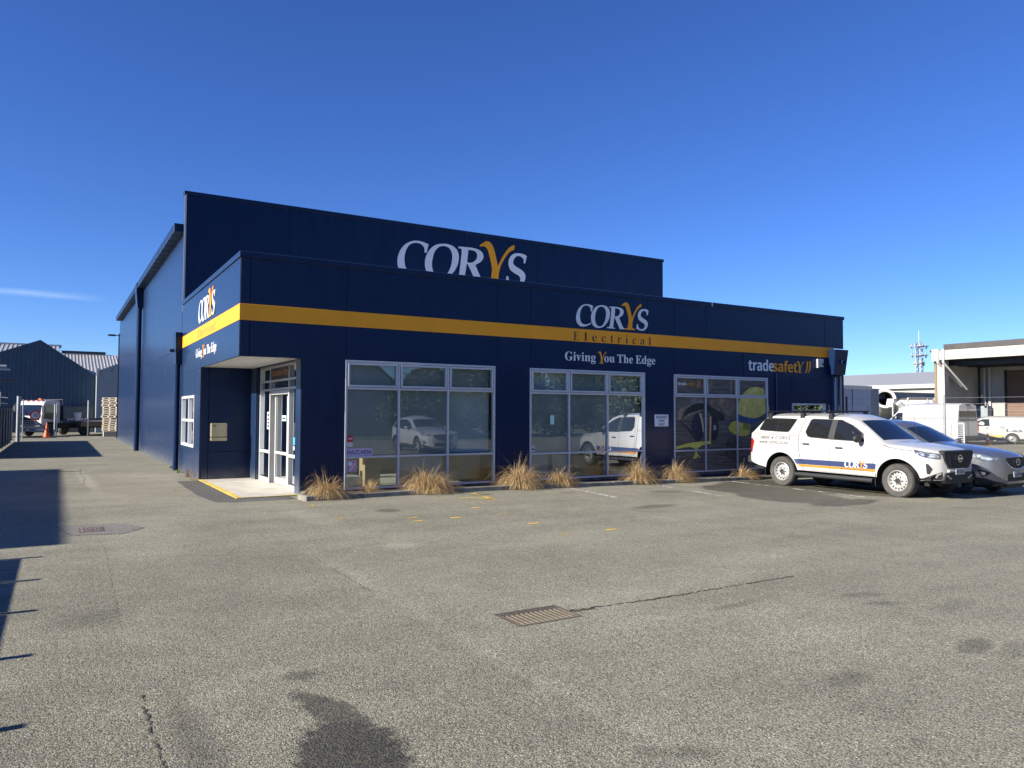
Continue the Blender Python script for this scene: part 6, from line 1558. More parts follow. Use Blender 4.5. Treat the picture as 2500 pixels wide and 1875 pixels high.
    MB().prism([(-.52, .285), (.52, .285), (.46, .21), (-.46, .21)], 'x', fx - .12, fx + .0).build('front_lip', M['rubber_black'], root, bevel=.015)
    if plate:
        pl = MB().box(fx + .014, fx + .024, -.18, .18, .42, .545).build('number_plate', M['plate'], root, bevel=.003)
        text_mb(plate, lambda u, z, d: (fx + .0255, u, z), -.155, .155, .445, cap=.08).build('lettering', M['ink'], pl)
    rod(root, 'aerial', 'black', [(-.35, 0, 1.66), (-.50, 0, 1.80)], .012, 6)
    return root
suv = make_suv('parked_car', 'grey metallic compact SUV parked right of the white utility truck beside the mesh fence', M['grey_paint'], 'LUJ848')
suv.location = (17.5, -3.21, gz(17.5)); suv.scale = (1.062, 1.062, 1.10); suv.rotation_euler = (0, 0, -PI / 2)
suv2 = make_suv('parked_car', 'silver compact SUV parked across the lot, seen only as a reflection in the first window', M['silver_paint'])
suv2.location = (12.6, -19.4, gz(13)); suv2.rotation_euler = (0, 0, R(92)); suv2.scale = (1.06, 1.06, 1.06)

# ---- vans behind the mesh fence
def make_van(label, K, x0, x1, arches, sill, windows, rear, wheel_r, zm, tag_text=False):
    root = thing('parked_van', label, 'van')
    b = Body(K, x0, x1, arches, sill, flare=.015, zm=zm, p=3.0)
    b.mesh().build('body', M['white_paint'], root, smooth=True)
    wells(b, root)
    for sd in (-1, 1):
        for a in arches: wheel(root, a[0], sd * (b.at('W', a[0]) - .13), wheel_r, .21, wheel_r * .62, 'steel', sd)
        for poly in windows: b.patch(poly, sd, .008, 2).build('side_window', M['privacy_glass'], root, smooth='all')
    return root, b
hk = {'W': [(-1.1, .93), (-.9, .985), (3.2, .985), (4.0, .96), (4.5, .86), (4.75, .70)],
      'zb': [(-1.1, 1.35), (3.0, 1.35), (3.6, 1.25), (4.75, .85)],
      'zr': [(-1.1, 2.40), (2.2, 2.42), (2.8, 2.30), (3.15, 1.95), (3.75, 1.38), (4.3, 1.15), (4.6, .98), (4.75, .87)],
      'zt': [(-1.1, 2.52), (-.9, 2.56), (2.1, 2.57), (2.7, 2.46), (3.15, 2.08), (3.75, 1.46), (4.3, 1.22), (4.6, 1.04), (4.75, .90)],
      'Wr': [(-1.1, .78), (2.2, .78), (3.15, .76), (3.75, .84), (4.4, .76), (4.75, .55)]}
van1, vb = make_van('white high roofed van parked behind the mesh fence with its back to the car park', hk, -1.1, 4.75, [(0, .36, .43), (3.65, .36, .43)], [(-1.1, .42), (4.4, .35), (4.75, .4)], [[(2.55, 1.42), (2.60, 1.98), (3.0, 1.95), (3.55, 1.42)]], None, .35, .9)
for sd in (-1, 1):
    for z in (1.62, 1.85): vb.seam([(-1.0, z), (2.3, z)], sd, .012, .005).build('body_crease', M['grey_letter'], van1, fixn=False)
    vb.seam([(1.0, .5), (1.0, 2.3)], sd, .01).build('panel_gap', M['grey_letter'], van1, fixn=False); vb.seam([(2.35, .5), (2.35, 2.2)], sd, .01).build('panel_gap', M['grey_letter'], van1, fixn=False)
    MB().ellipsoid((3.05, sd * 1.14, 1.55), (.07, .11, .19), 12, 8).build('mirror', M['rubber_black'], van1, smooth='all')
    MB().box(-1.125, -1.09, sd * .93, sd * .985, .85, 1.45).build('tail_lamp', M['red_lamp'], van1)
for sd in (-1, 1): MB().box(-1.118, -1.10, sd * .06, sd * .80, 1.50, 2.08).build('rear_window', M['privacy_glass'], van1, bevel=.01)
MB().box(-1.112, -1.10, -.012, .012, .5, 2.35).build('door_gap', M['grey_letter'], van1); MB().box(-1.14, -1.10, -.18, .18, 2.42, 2.48).build('brake_lamp', M['ink'], van1)
MB().box(-1.22, -1.08, -.95, .95, .40, .60).build('rear_bumper', M['darkmetal'], van1, bevel=.03)
van1.location = (43.6, 8.9, 0); van1.rotation_euler = (0, 0, R(84))
ck = {'W': [(-.85, .86), (-.7, .91), (2.2, .915), (2.9, .90), (3.3, .80), (3.5, .62)],
      'zb': [(-.85, 1.15), (2.0, 1.12), (2.5, 1.02), (3.5, .72)],
      'zr': [(-.85, 1.66), (1.35, 1.68), (1.75, 1.58), (2.45, 1.12), (2.9, .98), (3.3, .86), (3.5, .72)],
      'zt': [(-.85, 1.76), (-.7, 1.79), (1.25, 1.79), (1.7, 1.68), (2.45, 1.19), (2.9, 1.06), (3.3, .93), (3.5, .78)],
      'Wr': [(-.85, .74), (1.3, .74), (1.8, .70), (2.45, .78), (3.0, .72), (3.5, .45)]}
van2, vb2 = make_van('small white delivery van with yellow and blue lower stripe behind the mesh fence', ck, -.85, 3.5, [(0, .32, .39), (2.66, .32, .39)], [(-.85, .34), (3.2, .28), (3.5, .32)], [[(1.20, 1.14), (1.22, 1.58), (1.55, 1.57), (1.80, 1.48), (2.30, 1.13)]], None, .32, .8)
M['van_yellow'] = pm('yellow_vinyl', (0.70, 0.52, 0.10), 0.4, var=0.02)
for sd in (-1, 1):
    vb2.patch([(.42, .42), (.42, .56), (2.25, .52), (2.25, .40)], sd, .005, 2).build('yellow_stripe', M['van_yellow'], van2, smooth='all')
    vb2.patch([(.42, .33), (.42, .46), (1.5, .415), (2.25, .395), (2.25, .33)], sd, .007, 2).build('navy_stripe', M['stripe_navy'], van2, smooth='all')
    vb2.seam([(1.12, .42), (1.12, 1.62)], sd, .008).build('panel_gap', M['grey_letter'], van2, fixn=False); vb2.seam([(2.18, .42), (2.25, 1.1)], sd, .008).build('panel_gap', M['grey_letter'], van2, fixn=False)
    MB().ellipsoid((2.15, sd * 1.03, 1.18), (.07, .10, .12), 12, 8).build('mirror', M['rubber_black'], van2, smooth='all')
    vb2.patch([(2.85, .93), (3.0, .90), (3.28, .76), (3.22, .70), (3.0, .78)], sd, .008, 2).build('headlight', M['lamp_dark'], van2, smooth='all')
    MB().box(1.25, 1.42, sd * (vb2.hw(1.33, 1.0)), sd * (vb2.hw(1.33, 1.0) + .03), .99, 1.02).build('door_handle', M['rubber_black'], van2)
    dirn = 1 if sd < 0 else -1
    def on2(u, z, d, x0_=(.30 if sd > 0 else -.55), sd=sd, dirn=dirn):
        q, _ = vb2.side(x0_ + dirn * u, z, sd, .006); return (q.x, q.y * sd, q.z)
    text_mb('Las', on2, 0, .85, .78, cap=.19).build('lettering', M['grey_letter'], van2, fixn=False)
    mb = MB()
    for k in range(9):
        t = 2 * PI * k / 9; x0_ = .50 + .0
        for (ra, rb) in ((.07, .115),):
            pts = [(x0_ + ra * math.cos(t - .22), 1.05 + ra * math.sin(t - .22)), (x0_ + rb * math.cos(t - .1), 1.05 + rb * math.sin(t - .1)), (x0_ + rb * math.cos(t + .34), 1.05 + rb * math.sin(t + .34)), (x0_ + ra * math.cos(t + .30), 1.05 + ra * math.sin(t + .30))]
            Q = []
            for p in pts:
                q, _ = vb2.side(p[0], p[1], sd, .006); Q.append((q.x, q.y * sd, q.z))
            mb.quad(*Q)
    mb.build('sun_mark', M['grey_letter'], van2, fixn=False)
vb2.top_patch(lambda u, v: (2.40 - .55 * v + .05 * (1 - (2 * u - 1) ** 2), (2 * u - 1) * .66), 10, 6, .006).build('windscreen', M['car_glass_dark'], van2, smooth='all')
van2.location = (49.4, 8.2, 0); van2.rotation_euler = (0, 0, R(117))
# ------------------------------------------------------------------ mesh fence on the right boundary
FX = 23.5
t = thing('mesh_fence', 'galvanised chain mesh fence with three strands of wire right of the parked cars', 'fence', (FX, -5, -.25))
for y in (5.8, 1.92, -1.93, -5.6, -9.3, -13.0):
    MB().tube([(FX, y, -.26), (FX, y, 2.56)], 0.038, 10).build('post', M['darkmetal'] if y > 1 else M['steel'], t, smooth=True)
mb = MB()
W_, H0, H1 = 0.082, -0.18, 1.76
ya, yb = -13.0, 5.8
def wire(mb, a, b, r=0.0032):
    a = Vector(a); b = Vector(b); d = (b - a).normalized(); u = d.cross(Vector((1, 0, 0))).normalized() * r; w = Vector((1, 0, 0)) * r
    mb.add([a + u, a - u * .5 + w * .87, a - u * .5 - w * .87, b + u, b - u * .5 + w * .87, b - u * .5 - w * .87], [(0, 1, 4, 3), (1, 2, 5, 4), (2, 0, 3, 5)])
hh = H1 - H0
y = ya - hh
while y < yb:
    for sgn in (1, -1):
        # a straight strand across the whole height, clipped to the ends
        y0 = y if sgn > 0 else y + hh
        p0 = (y0, H0); p1 = (y0 + sgn * hh, H1)
        (u0, v0), (u1, v1) = (p0, p1) if p0[0] < p1[0] else (p1, p0)
        if u1 <= ya or u0 >= yb: continue
        if u0 < ya: v0 += (v1 - v0) * (ya - u0) / (u1 - u0); u0 = ya
        if u1 > yb: v1 = v0 + (v1 - v0) * (yb - u0) / (u1 - u0); u1 = yb
        dx = 0.004 * sgn
        wire(mb, (FX + .045 + dx, u0, v0), (FX + .045 + dx, u1, v1))
    y += W_
# twisted tips along the top
y = ya
while y < yb:
    wire(mb, (FX + .045, y, H1), (FX + .045, y + .02, H1 + .045), .003); wire(mb, (FX + .045, y, H1), (FX + .045, y - .02, H1 + .045), .003); y += W_
o = mb.build('chain_mesh', M['steel'], t, fixn=False); o['kind'] = 'stuff'
for z in (1.74, 2.03, 2.24, 2.45):
    MB().tube([(FX, -13.0, z), (FX, 5.8, z)], 0.0035 if z > 1.9 else .005, 5).build('strand', M['steel'], t)

# ------------------------------------------------------------------ white industrial building on the right
t = thing('industrial_building', 'cream concrete industrial building with deep canopy and brown roller door, right edge', 'building', (54, 5, 0))
XC, XW, YE = 48.6, 54.3, 12.7
ZF0, ZF1 = 5.62, 6.30
MB().box(XW, XW + .3, YE - 1.80, YE, 0, 6.1).build('wall', M['precast_wall'], t)
MB().box(XW, XW + .3, YE - 7.0, YE - 1.801, 5.02, 6.1).build('lintel_wall', M['precast_wall'], t); MB().box(XW, XW + .3, YE - 30, YE - 7.01, 0, 6.1).build('wall', M['precast_wall'], t)
MB().box(XC + .9, XW + 8, YE, YE + .42, 0, 6.0).build('end_wall', M['precast_wall'], t)
MB().box(XC + .35, XC + .88, YE - .52, YE - .02, 0, 5.6).build('end_pier', M['precast'], t)
MB().box(XC + .3, XC + .40, YE - .01, YE + .16, 0, 6.2).build('corner_pipe', pm('brown_downpipe', (.20, .15, .09), .6), t)
MB().box(XC, XC + .12, YE - 30, YE - .35, ZF0, ZF1 - .02).build('fascia', M['precast'], t)
MB().box(XC + .02, XC + .14, YE - .20, YE + .16, 5.55, 6.38).build('corner_cap', M['precast'], t)
MB().prism([(XC + .12, ZF1 - .12), (XW + 9, ZF1 + 1.05), (XW + 9, ZF1 + 1.15), (XC + .05, ZF1 + .02)], 'y', YE - 30, YE + .3).build('roof', M['roof_dark'] if 'roof_dark' in M else M['darkmetal'], t)
MB().box(XC + .5, XC + .75, YE - 30, YE - .4, ZF1 + .02, ZF1 + .42).build('roof_edge', pm('brown_grey_flashing', (.055, .050, .048), .6, var=.25, scale=1.5), t)
for k, x in enumerate((XC + 1.2, XC + 2.5, XC + 3.7, XC + 4.9)): MB().box(x, x + .18, YE - 30, YE - .3, 5.25 + .0 * k, 5.60).build('canopy_beam', M['darkmetal'], t)
MB().box(XC + .12, XW, YE - 30, YE - .3, 5.62, 5.70).build('canopy_deck', M['darkmetal'], t)
rd = MB()
z = 1.55
while z < 5.0:
    rd.prism([(XW + .10, z), (XW + .06, z + .055), (XW + .10, z + .11), (XW + .14, z + .055)], 'y', YE - 6.99, YE - 1.82); z += .11
M['roller_brown'] = pm('brown_roller_slats', (0.20, 0.135, 0.105), 0.5, var=0.08)
rd.build('roller_door', M['roller_brown'], t)
MB().box(XW + 2.0, XW + 2.1, YE - 7.2, YE - 1.7, 0, 5.0).build('dark_interior', M['black'], t)
for y in (YE - 1.83, YE - 7.02): MB().box(XW - .03, XW + .06, y - .06, y + .06, 0, 5.05).build('door_frame', M['darkmetal'], t)
# twin pipes at the corner and on the wall
for dy in (-.25, -.62): rod(t, 'drain_pipe', 'alu_white', [(XC - .05, YE - .05 + dy, 6.35), (XC - .05, YE - .05 + dy, 5.45), (XC + 2.5, YE - .25 + dy, 3.85 if dy > -.3 else 3.65)], .085, 10)
for y in (YE - .48, YE - .82): rod(t, 'drain_pipe', 'alu_white', [(XW - .12, y, 1.5), (XW - .12, y, 6.0)], .10, 10)
MB().box(XW - .02, XW - .003, YE - .14, YE + .02, 0.0, 5.4).build('vine_stain', pm('dark_mottled_strip', (.05, .05, .03), .95, var=.5, scale=6), t)  # thin dark mottled strip up the inner wall corner
tag(MB().box(XW - .8, XW - .25, YE - 1.0, YE - .12, 0, 2.5).build('grey_cabinet', M['grey_wall'], None, bevel=.02), 'grey steel cabinet against the cream wall behind the mesh fence', 'cabinet')
# blue bins, white rack
for k, (x, y, lab) in enumerate(((52.0, 11.2, 'dark blue wheeled bin by the cream wall, left of two'), (52.6, 10.2, 'dark blue wheeled bin by the cream wall, right of two'))):
    b_ = thing('wheeled_bin', lab, 'bin', (x, y, 0), 'blue wheeled bins')
    MB().prism([(x - .28, .08), (x + .28, .08), (x + .34, 1.15), (x - .34, 1.15)], 'y', y - .32, y + .32).build('body', M['blue_plastic'], b_, bevel=.02)
    MB().box(x - .37, x + .37, y - .38, y + .38, 1.155, 1.21).build('lid', M['blue_plastic'], b_, bevel=.015)
    for sy in (-1, 1): MB().lathe([(.10, -.03), (.10, .03), (0, .03)], 12, Matrix.Translation((x - .25, y + sy * .36, .10)) @ Matrix.Rotation(PI / 2, 4, 'X')).build('wheel', M['rubber'], b_)
rk = thing('tray_rack', 'white upright tray rack standing before the van doors behind the mesh fence', 'rack', (37.6, 5.2, 0))
a_ = Vector((37.45, 5.5, 0)); d_ = Vector((.25, -.49, 0))
for s_ in (0, .55, 1.1):
    p_ = a_ + d_ * s_; MB().box(p_.x - .03, p_.x + .03, p_.y - .03, p_.y + .03, 0, 1.42).build('upright', M['alu_white'], rk)
for z in np.arange(.1, 1.45, .11):
    for s0, s1 in ((.04, .50), (.60, 1.06)):
        p_, q_ = a_ + d_ * s0, a_ + d_ * s1; MB().tube([(p_.x, p_.y, z), (q_.x, q_.y, z)], .022, 6).build('shelf_bar', M['alu_white'], rk)
p_, q_ = a_, a_ + d_ * 1.1
MB().tube([(p_.x, p_.y, 1.40), (q_.x, q_.y, 1.40)], .05, 6).build('top_rail', M['alu_white'], rk)
cone('small orange and white traffic cone in front of the small delivery van', 45.9, 7.9, .75)
# ------------------------------------------------------------------ box truck body and dark container left of the vans
t = thing('box_truck', 'white box truck body, coloured blue for its sky-lit shade, parked beyond the right end of the shop', 'truck', (33.6, 9, 0))
M['box_shade'] = pm('pale_blue_grey_panel', (0.30, 0.36, 0.48), 0.45, var=0.04)  # white panel coloured blue-grey to carry its shade under the sky
MB().box(31.5, 34.75, 8.3, 16.0, .95, 3.36).build('box', M['box_shade'], t, bevel=.02)
MB().box(31.45, 34.8, 8.24, 8.299, 3.20, 3.40).build('top_rail', M['alu'], t); MB().box(33.1, 33.13, 8.28, 8.299, .97, 3.2).build('door_gap', M['darkmetal'], t)
MB().box(31.6, 34.6, 8.5, 17, .55, .94).build('chassis', M['black'], t)
for x in (31.75, 34.5):
    for y in (10.0, 15.0): MB().lathe([(0, -.14), (.45, -.14), (.48, -.1), (.48, .1), (.45, .14), (0, .14)], 20, Matrix.Translation((x, y, .48)) @ Matrix.Rotation(PI / 2, 4, 'Y')).build('wheel', M['rubber'], t)
t = thing('container', 'narrow dark grey container end right of the white box truck body', 'container', (37, 9, 0))
MB().box(35.05, 35.95, 8.6, 14.0, 0.2, 3.30).build('body', M['grey_wall'], t, bevel=.02)
for y in (8.8, 13.7): MB().box(35.05, 35.95, y - .15, y + .15, 0, .195).build('foot', M['darkmetal'], t)
# ------------------------------------------------------------------ concrete mixer truck
t = thing('concrete_mixer', 'white concrete mixer truck with open drum mouth and folded grey boom behind the vans', 'truck', (52, 17, 0))
dirv = Vector((.75, .62, -0.22)).normalized()          # drum axis, mouth towards the viewer
base = Vector((46.4, 17.2, 3.0))
q_ = (-dirv).to_track_quat('Z', 'Y').to_matrix().to_4x4(); q_.translation = base
MB().lathe([(.52, .05), (.66, 0.12), (.72, .10), (.72, .0), (.80, -.5), (1.1, -1.5), (1.25, -2.6), (1.0, -4.0)], 32, q_).build('drum', M['white_plain'], t, smooth=True)
MB().lathe([(.52, .05), (.50, -.5), (.7, -1.2), (0.0, -1.25)], 32, q_).build('drum_mouth', M['dark_well'], t, smooth=True, fixn=False)
MB().prism([(46.0, 2.4), (47.1, 2.4), (46.85, 3.0), (46.2, 3.0)], 'y', 16.4, 16.9).build('hopper', M['soffit'], t)
rod(t, 'chute', M['alu_white'], [(46.4, 16.2, 2.7), (47.3, 15.8, 1.9)], .22, 8)
for a, b in (((46.9, 16.2, 1.0), (47.6, 16.2, 3.05)), ((47.6, 16.2, 3.05), (49.6, 15.6, 3.05)), ((49.2, 15.7, 3.05), (49.2, 15.7, 1.0)), ((45.9, 16.3, 1.0), (45.9, 16.3, 2.5))): rod(t, 'frame_tube', 'steel', [a, b], .07, 8)
MB().box(46.9, 55, 17.9, 18.3, 3.05, 3.55).build('boom', pm('boom_grey', (.22, .24, .27), .5), t)
MB().box(46.6, 54, 16.6, 19.0, .7, 1.3).build('chassis', M['darkmetal'], t)
MB().box(50.3, 52.6, 16.4, 17.6, 1.3, 2.75).build('water_tank', M['white_plain'], t, bevel=.3)
for x, z, r_ in ((51.6, 2.95, .28), (52.3, 2.9, .30), (52.9, 2.85, .26)): MB().ellipsoid((x, 16.4, z), (r_, r_, r_), 14, 8).build('pump_housing', M['steel'], t, smooth='all')
for x in (47.5, 49, 53): MB().lathe([(0, -.15), (.5, -.15), (.52, 0), (.5, .15), (0, .15)], 20, Matrix.Translation((x, 16.6, .52)) @ Matrix.Rotation(PI / 2, 4, 'X')).build('wheel', M['rubber'], t)
t.location.x += 2.0; t.location.y -= 1.0
# far shed and mast
t = thing('far_shed', 'long low shed with plain grey roof far beyond the mesh fence', 'building', (72, 36, 0))
MB().box(72, 92, 16, 58, 0, 4.75).build('wall', M['precast'], t)
MB().prism([(71.6, 4.72), (71.6, 4.95), (82, 6.75), (92.5, 4.95), (92.5, 4.72)], 'y', 15.6, 58.5).build('roof', pm('grey_far_roof', (.27, .28, .29), .6, var=.04), t)
MB().box(71.55, 71.598, 15.6, 58.5, 4.55, 4.93).build('gutter', M['alu_white'], t); MB().box(71.9, 71.998, 16, 58, 3.4, 3.6).build('pipe_rail', pm('rust_pipe', (.16, .10, .06), .7), t)
for y in (24, 32, 40, 48): MB().box(71.96, 71.999, y, y + .06, .1, 4.5).build('wall_joint', M['darkmetal'], t)
t = thing('lattice_mast', 'tall steel lattice telecommunication mast on the skyline', 'mast', (131, 50, 0))
mx, my, hw_ = 143.8, 69.8, .55
mb = MB()
for sx in (-1, 1):
    for sy in (-1, 1): MB().tube([(mx + sx * hw_, my + sy * hw_, 0), (mx + sx * hw_ * .8, my + sy * hw_ * .8, 16.0)], .07, 5).build('leg', M['steel'], t)
z = 1.0
while z < 15.5:
    for (ax, ay, bx, by) in ((-1, -1, 1, -1), (1, -1, 1, 1), (1, 1, -1, 1), (-1, 1, -1, -1)):
        mb.tube([(mx + ax * hw_ * .9, my + ay * hw_ * .9, z), (mx + bx * hw_ * .9, my + by * hw_ * .9, z + 1.1)], .045, 4); mb.tube([(mx + ax * hw_ * .9, my + ay * hw_ * .9, z + 1.1), (mx + bx * hw_ * .9, my + by * hw_ * .9, z)], .045, 4)
    z += 1.1
o = mb.build('bracing', M['steel'], t); o['kind'] = 'stuff'
for z, w_ in ((15.4, 2.6), (13.6, 2.4), (12.0, 1.6)):
    MB().box(mx - w_ / 2, mx + w_ / 2, my - w_ / 2, my + w_ / 2, z, z + .12).build('platform', M['steel'], t)
    for a in range(6):
        an = a * PI / 3; MB().box(mx + math.cos(an) * w_ / 2 - .10, mx + math.cos(an) * w_ / 2 + .10, my + math.sin(an) * w_ / 2 - .10, my + math.sin(an) * w_ / 2 + .10, z - .5, z + .6).build('antenna', M['steel'], t)
rod(t, 'aerial', 'steel', [(mx, my, 16), (mx, my, 18.6)], .06, 5)

# ------------------------------------------------------------------ sheds at the end of the drive
def corrugated(mb, x0, x1, ztop, y, pitch, depth, z0=0.0):
    """ribbed sheet in the plane y, ribs standing upright; ztop(x)"""
    x = x0; P = []
    while x < x1 - 1e-6:
        for f, dd in ((0, 0), (.30, 0), (.42, depth), (.80, depth), (.92, 0)):
            xx = x + f * pitch
            if xx <= x1: P.append((xx, dd))
        x += pitch
    P.append((x1, 0))
    vs = []; n = len(P)
    for (xx, dd) in P: vs += [(xx, y - dd, z0), (xx, y - dd, ztop(xx))]
    mb.add(vs, [(2 * i, 2 * i + 2, 2 * i + 3, 2 * i + 1) for i in range(n - 1)])
def corr_roof(mb, x0, x1, pitch, depth, fn):
    """fn(x, v, h) -> point; ribs run with v"""
    x = x0; P = []
    while x < x1:
        for f, dd in ((0, 0), (.30, 0), (.42, depth), (.60, depth), (.72, 0)):
            if x + f * pitch <= x1: P.append((x + f * pitch, dd))
        x += pitch
    vs = []
    for (xx, dd) in P: vs += [fn(xx, 0, dd), fn(xx, 1, dd)]
    mb.add(vs, [(2 * i, 2 * i + 2, 2 * i + 3, 2 * i + 1) for i in range(len(P) - 1)])
t = thing('ribbed_shed', 'dark navy ribbed steel shed with pointed gable at the end of the driveway', 'building', (-5, 62, 0))
AX, AZ, EZ = -4.72, 7.85, 4.94
SL = (AZ - EZ) / (AX + .56) * -1 if False else (AZ - EZ) / (-0.56 - AX)
zt = lambda x: AZ - SL * abs(x - AX) if x > AX else AZ - .41 * (AX - x)
mb = MB(); corrugated(mb, -12.5, -0.56, zt, 60, 0.32, 0.045); mb.build('gable_wall', M['clad_blue'], t, fixn=False)
MB().box(-0.57, -0.50, 60, 90, 0, 4.9).build('side_wall', M['clad_blue'], t)
for (xa, xb) in ((-12.6, AX), (AX, -0.45)):
    za, zb = zt(xa), zt(xb)
    MB().add([(xa, 59.88, za - .02), (xb, 59.88, zb - .02), (xb, 59.88, zb + .16), (xa, 59.88, za + .16), (xa, 60.1, za - .02), (xb, 60.1, zb - .02), (xb, 60.1, zb + .16), (xa, 60.1, za + .16)], [(0, 1, 2, 3), (4, 7, 6, 5), (0, 4, 5, 1), (3, 2, 6, 7), (0, 3, 7, 4), (1, 5, 6, 2)]).build('barge_board', M['clad_blue'], t)
    MB().add([(xa, 60.1, za + .1), (xb, 60.1, zb + .1), (xb, 90, zb + .1), (xa, 90, za + .1)], [(0, 1, 2, 3)]).build('roof', M['roof_grey'], t)
MB().box(-3.0, -0.6, 59.2, 59.4, 0, 2.25).build('lean_panel', pm('green_grey_sheet', (.07, .085, .09), .7), t)
t = thing('back_shed', 'long shed with pale ribbed roof behind the navy gable, left part', 'building', (-12, 76, 0))
mb = MB(); corr_roof(mb, -16, -3.2, .40, .06, lambda x, v, h: (x, 70 + 14 * v, 6.2 + 3.05 * v + h)); mb.build('roof', M['roof_grey'], t, fixn=False)
MB().box(-16, -3.2, 70, 84, 0, 6.15).build('wall', M['clad_blue'], t); MB().box(-16.1, -3.1, 83.9, 84.3, 9.1, 9.45).build('ridge_cap', M['roof_grey'], t)
t = thing('back_shed', 'shed with pale ribbed roof and dark ridge between the navy gable and the warehouse', 'building', (0, 76, 0))
mb = MB(); corr_roof(mb, -3.0, 9, .30, .05, lambda x, v, h: (x, 64 + 12 * v, 4.6 + 3.35 * v + h)); mb.build('roof', M['roof_grey'], t, fixn=False)
MB().box(-3.0, 9, 64.2, 76, 0, 4.5).build('wall', M['grey_wall'], t); MB().box(-3.1, 1.0, 75.7, 76.2, 7.98, 8.25).build('ridge_cap', M['darkmetal'], t)
t = thing('grey_shed', 'plain grey rendered wall with sloping top left of the warehouse corner', 'building', (2, 58, 0))
MB().prism([(-0.45, 0), (8, 0), (8, 9.0), (-0.45, 5.36)], 'y', 58, 63.9).build('wall', M['grey_wall'], t)
MB().box(-.50, -.30, 57.8, 57.999, 4.9, 5.6).build('downpipe_head', M['white_plain'], t)
rod(t, 'wall_hook', 'darkmetal', [(.55, 57.95, 5.4), (.75, 57.9, 5.4), (.75, 57.9, 5.6)], .03, 5)
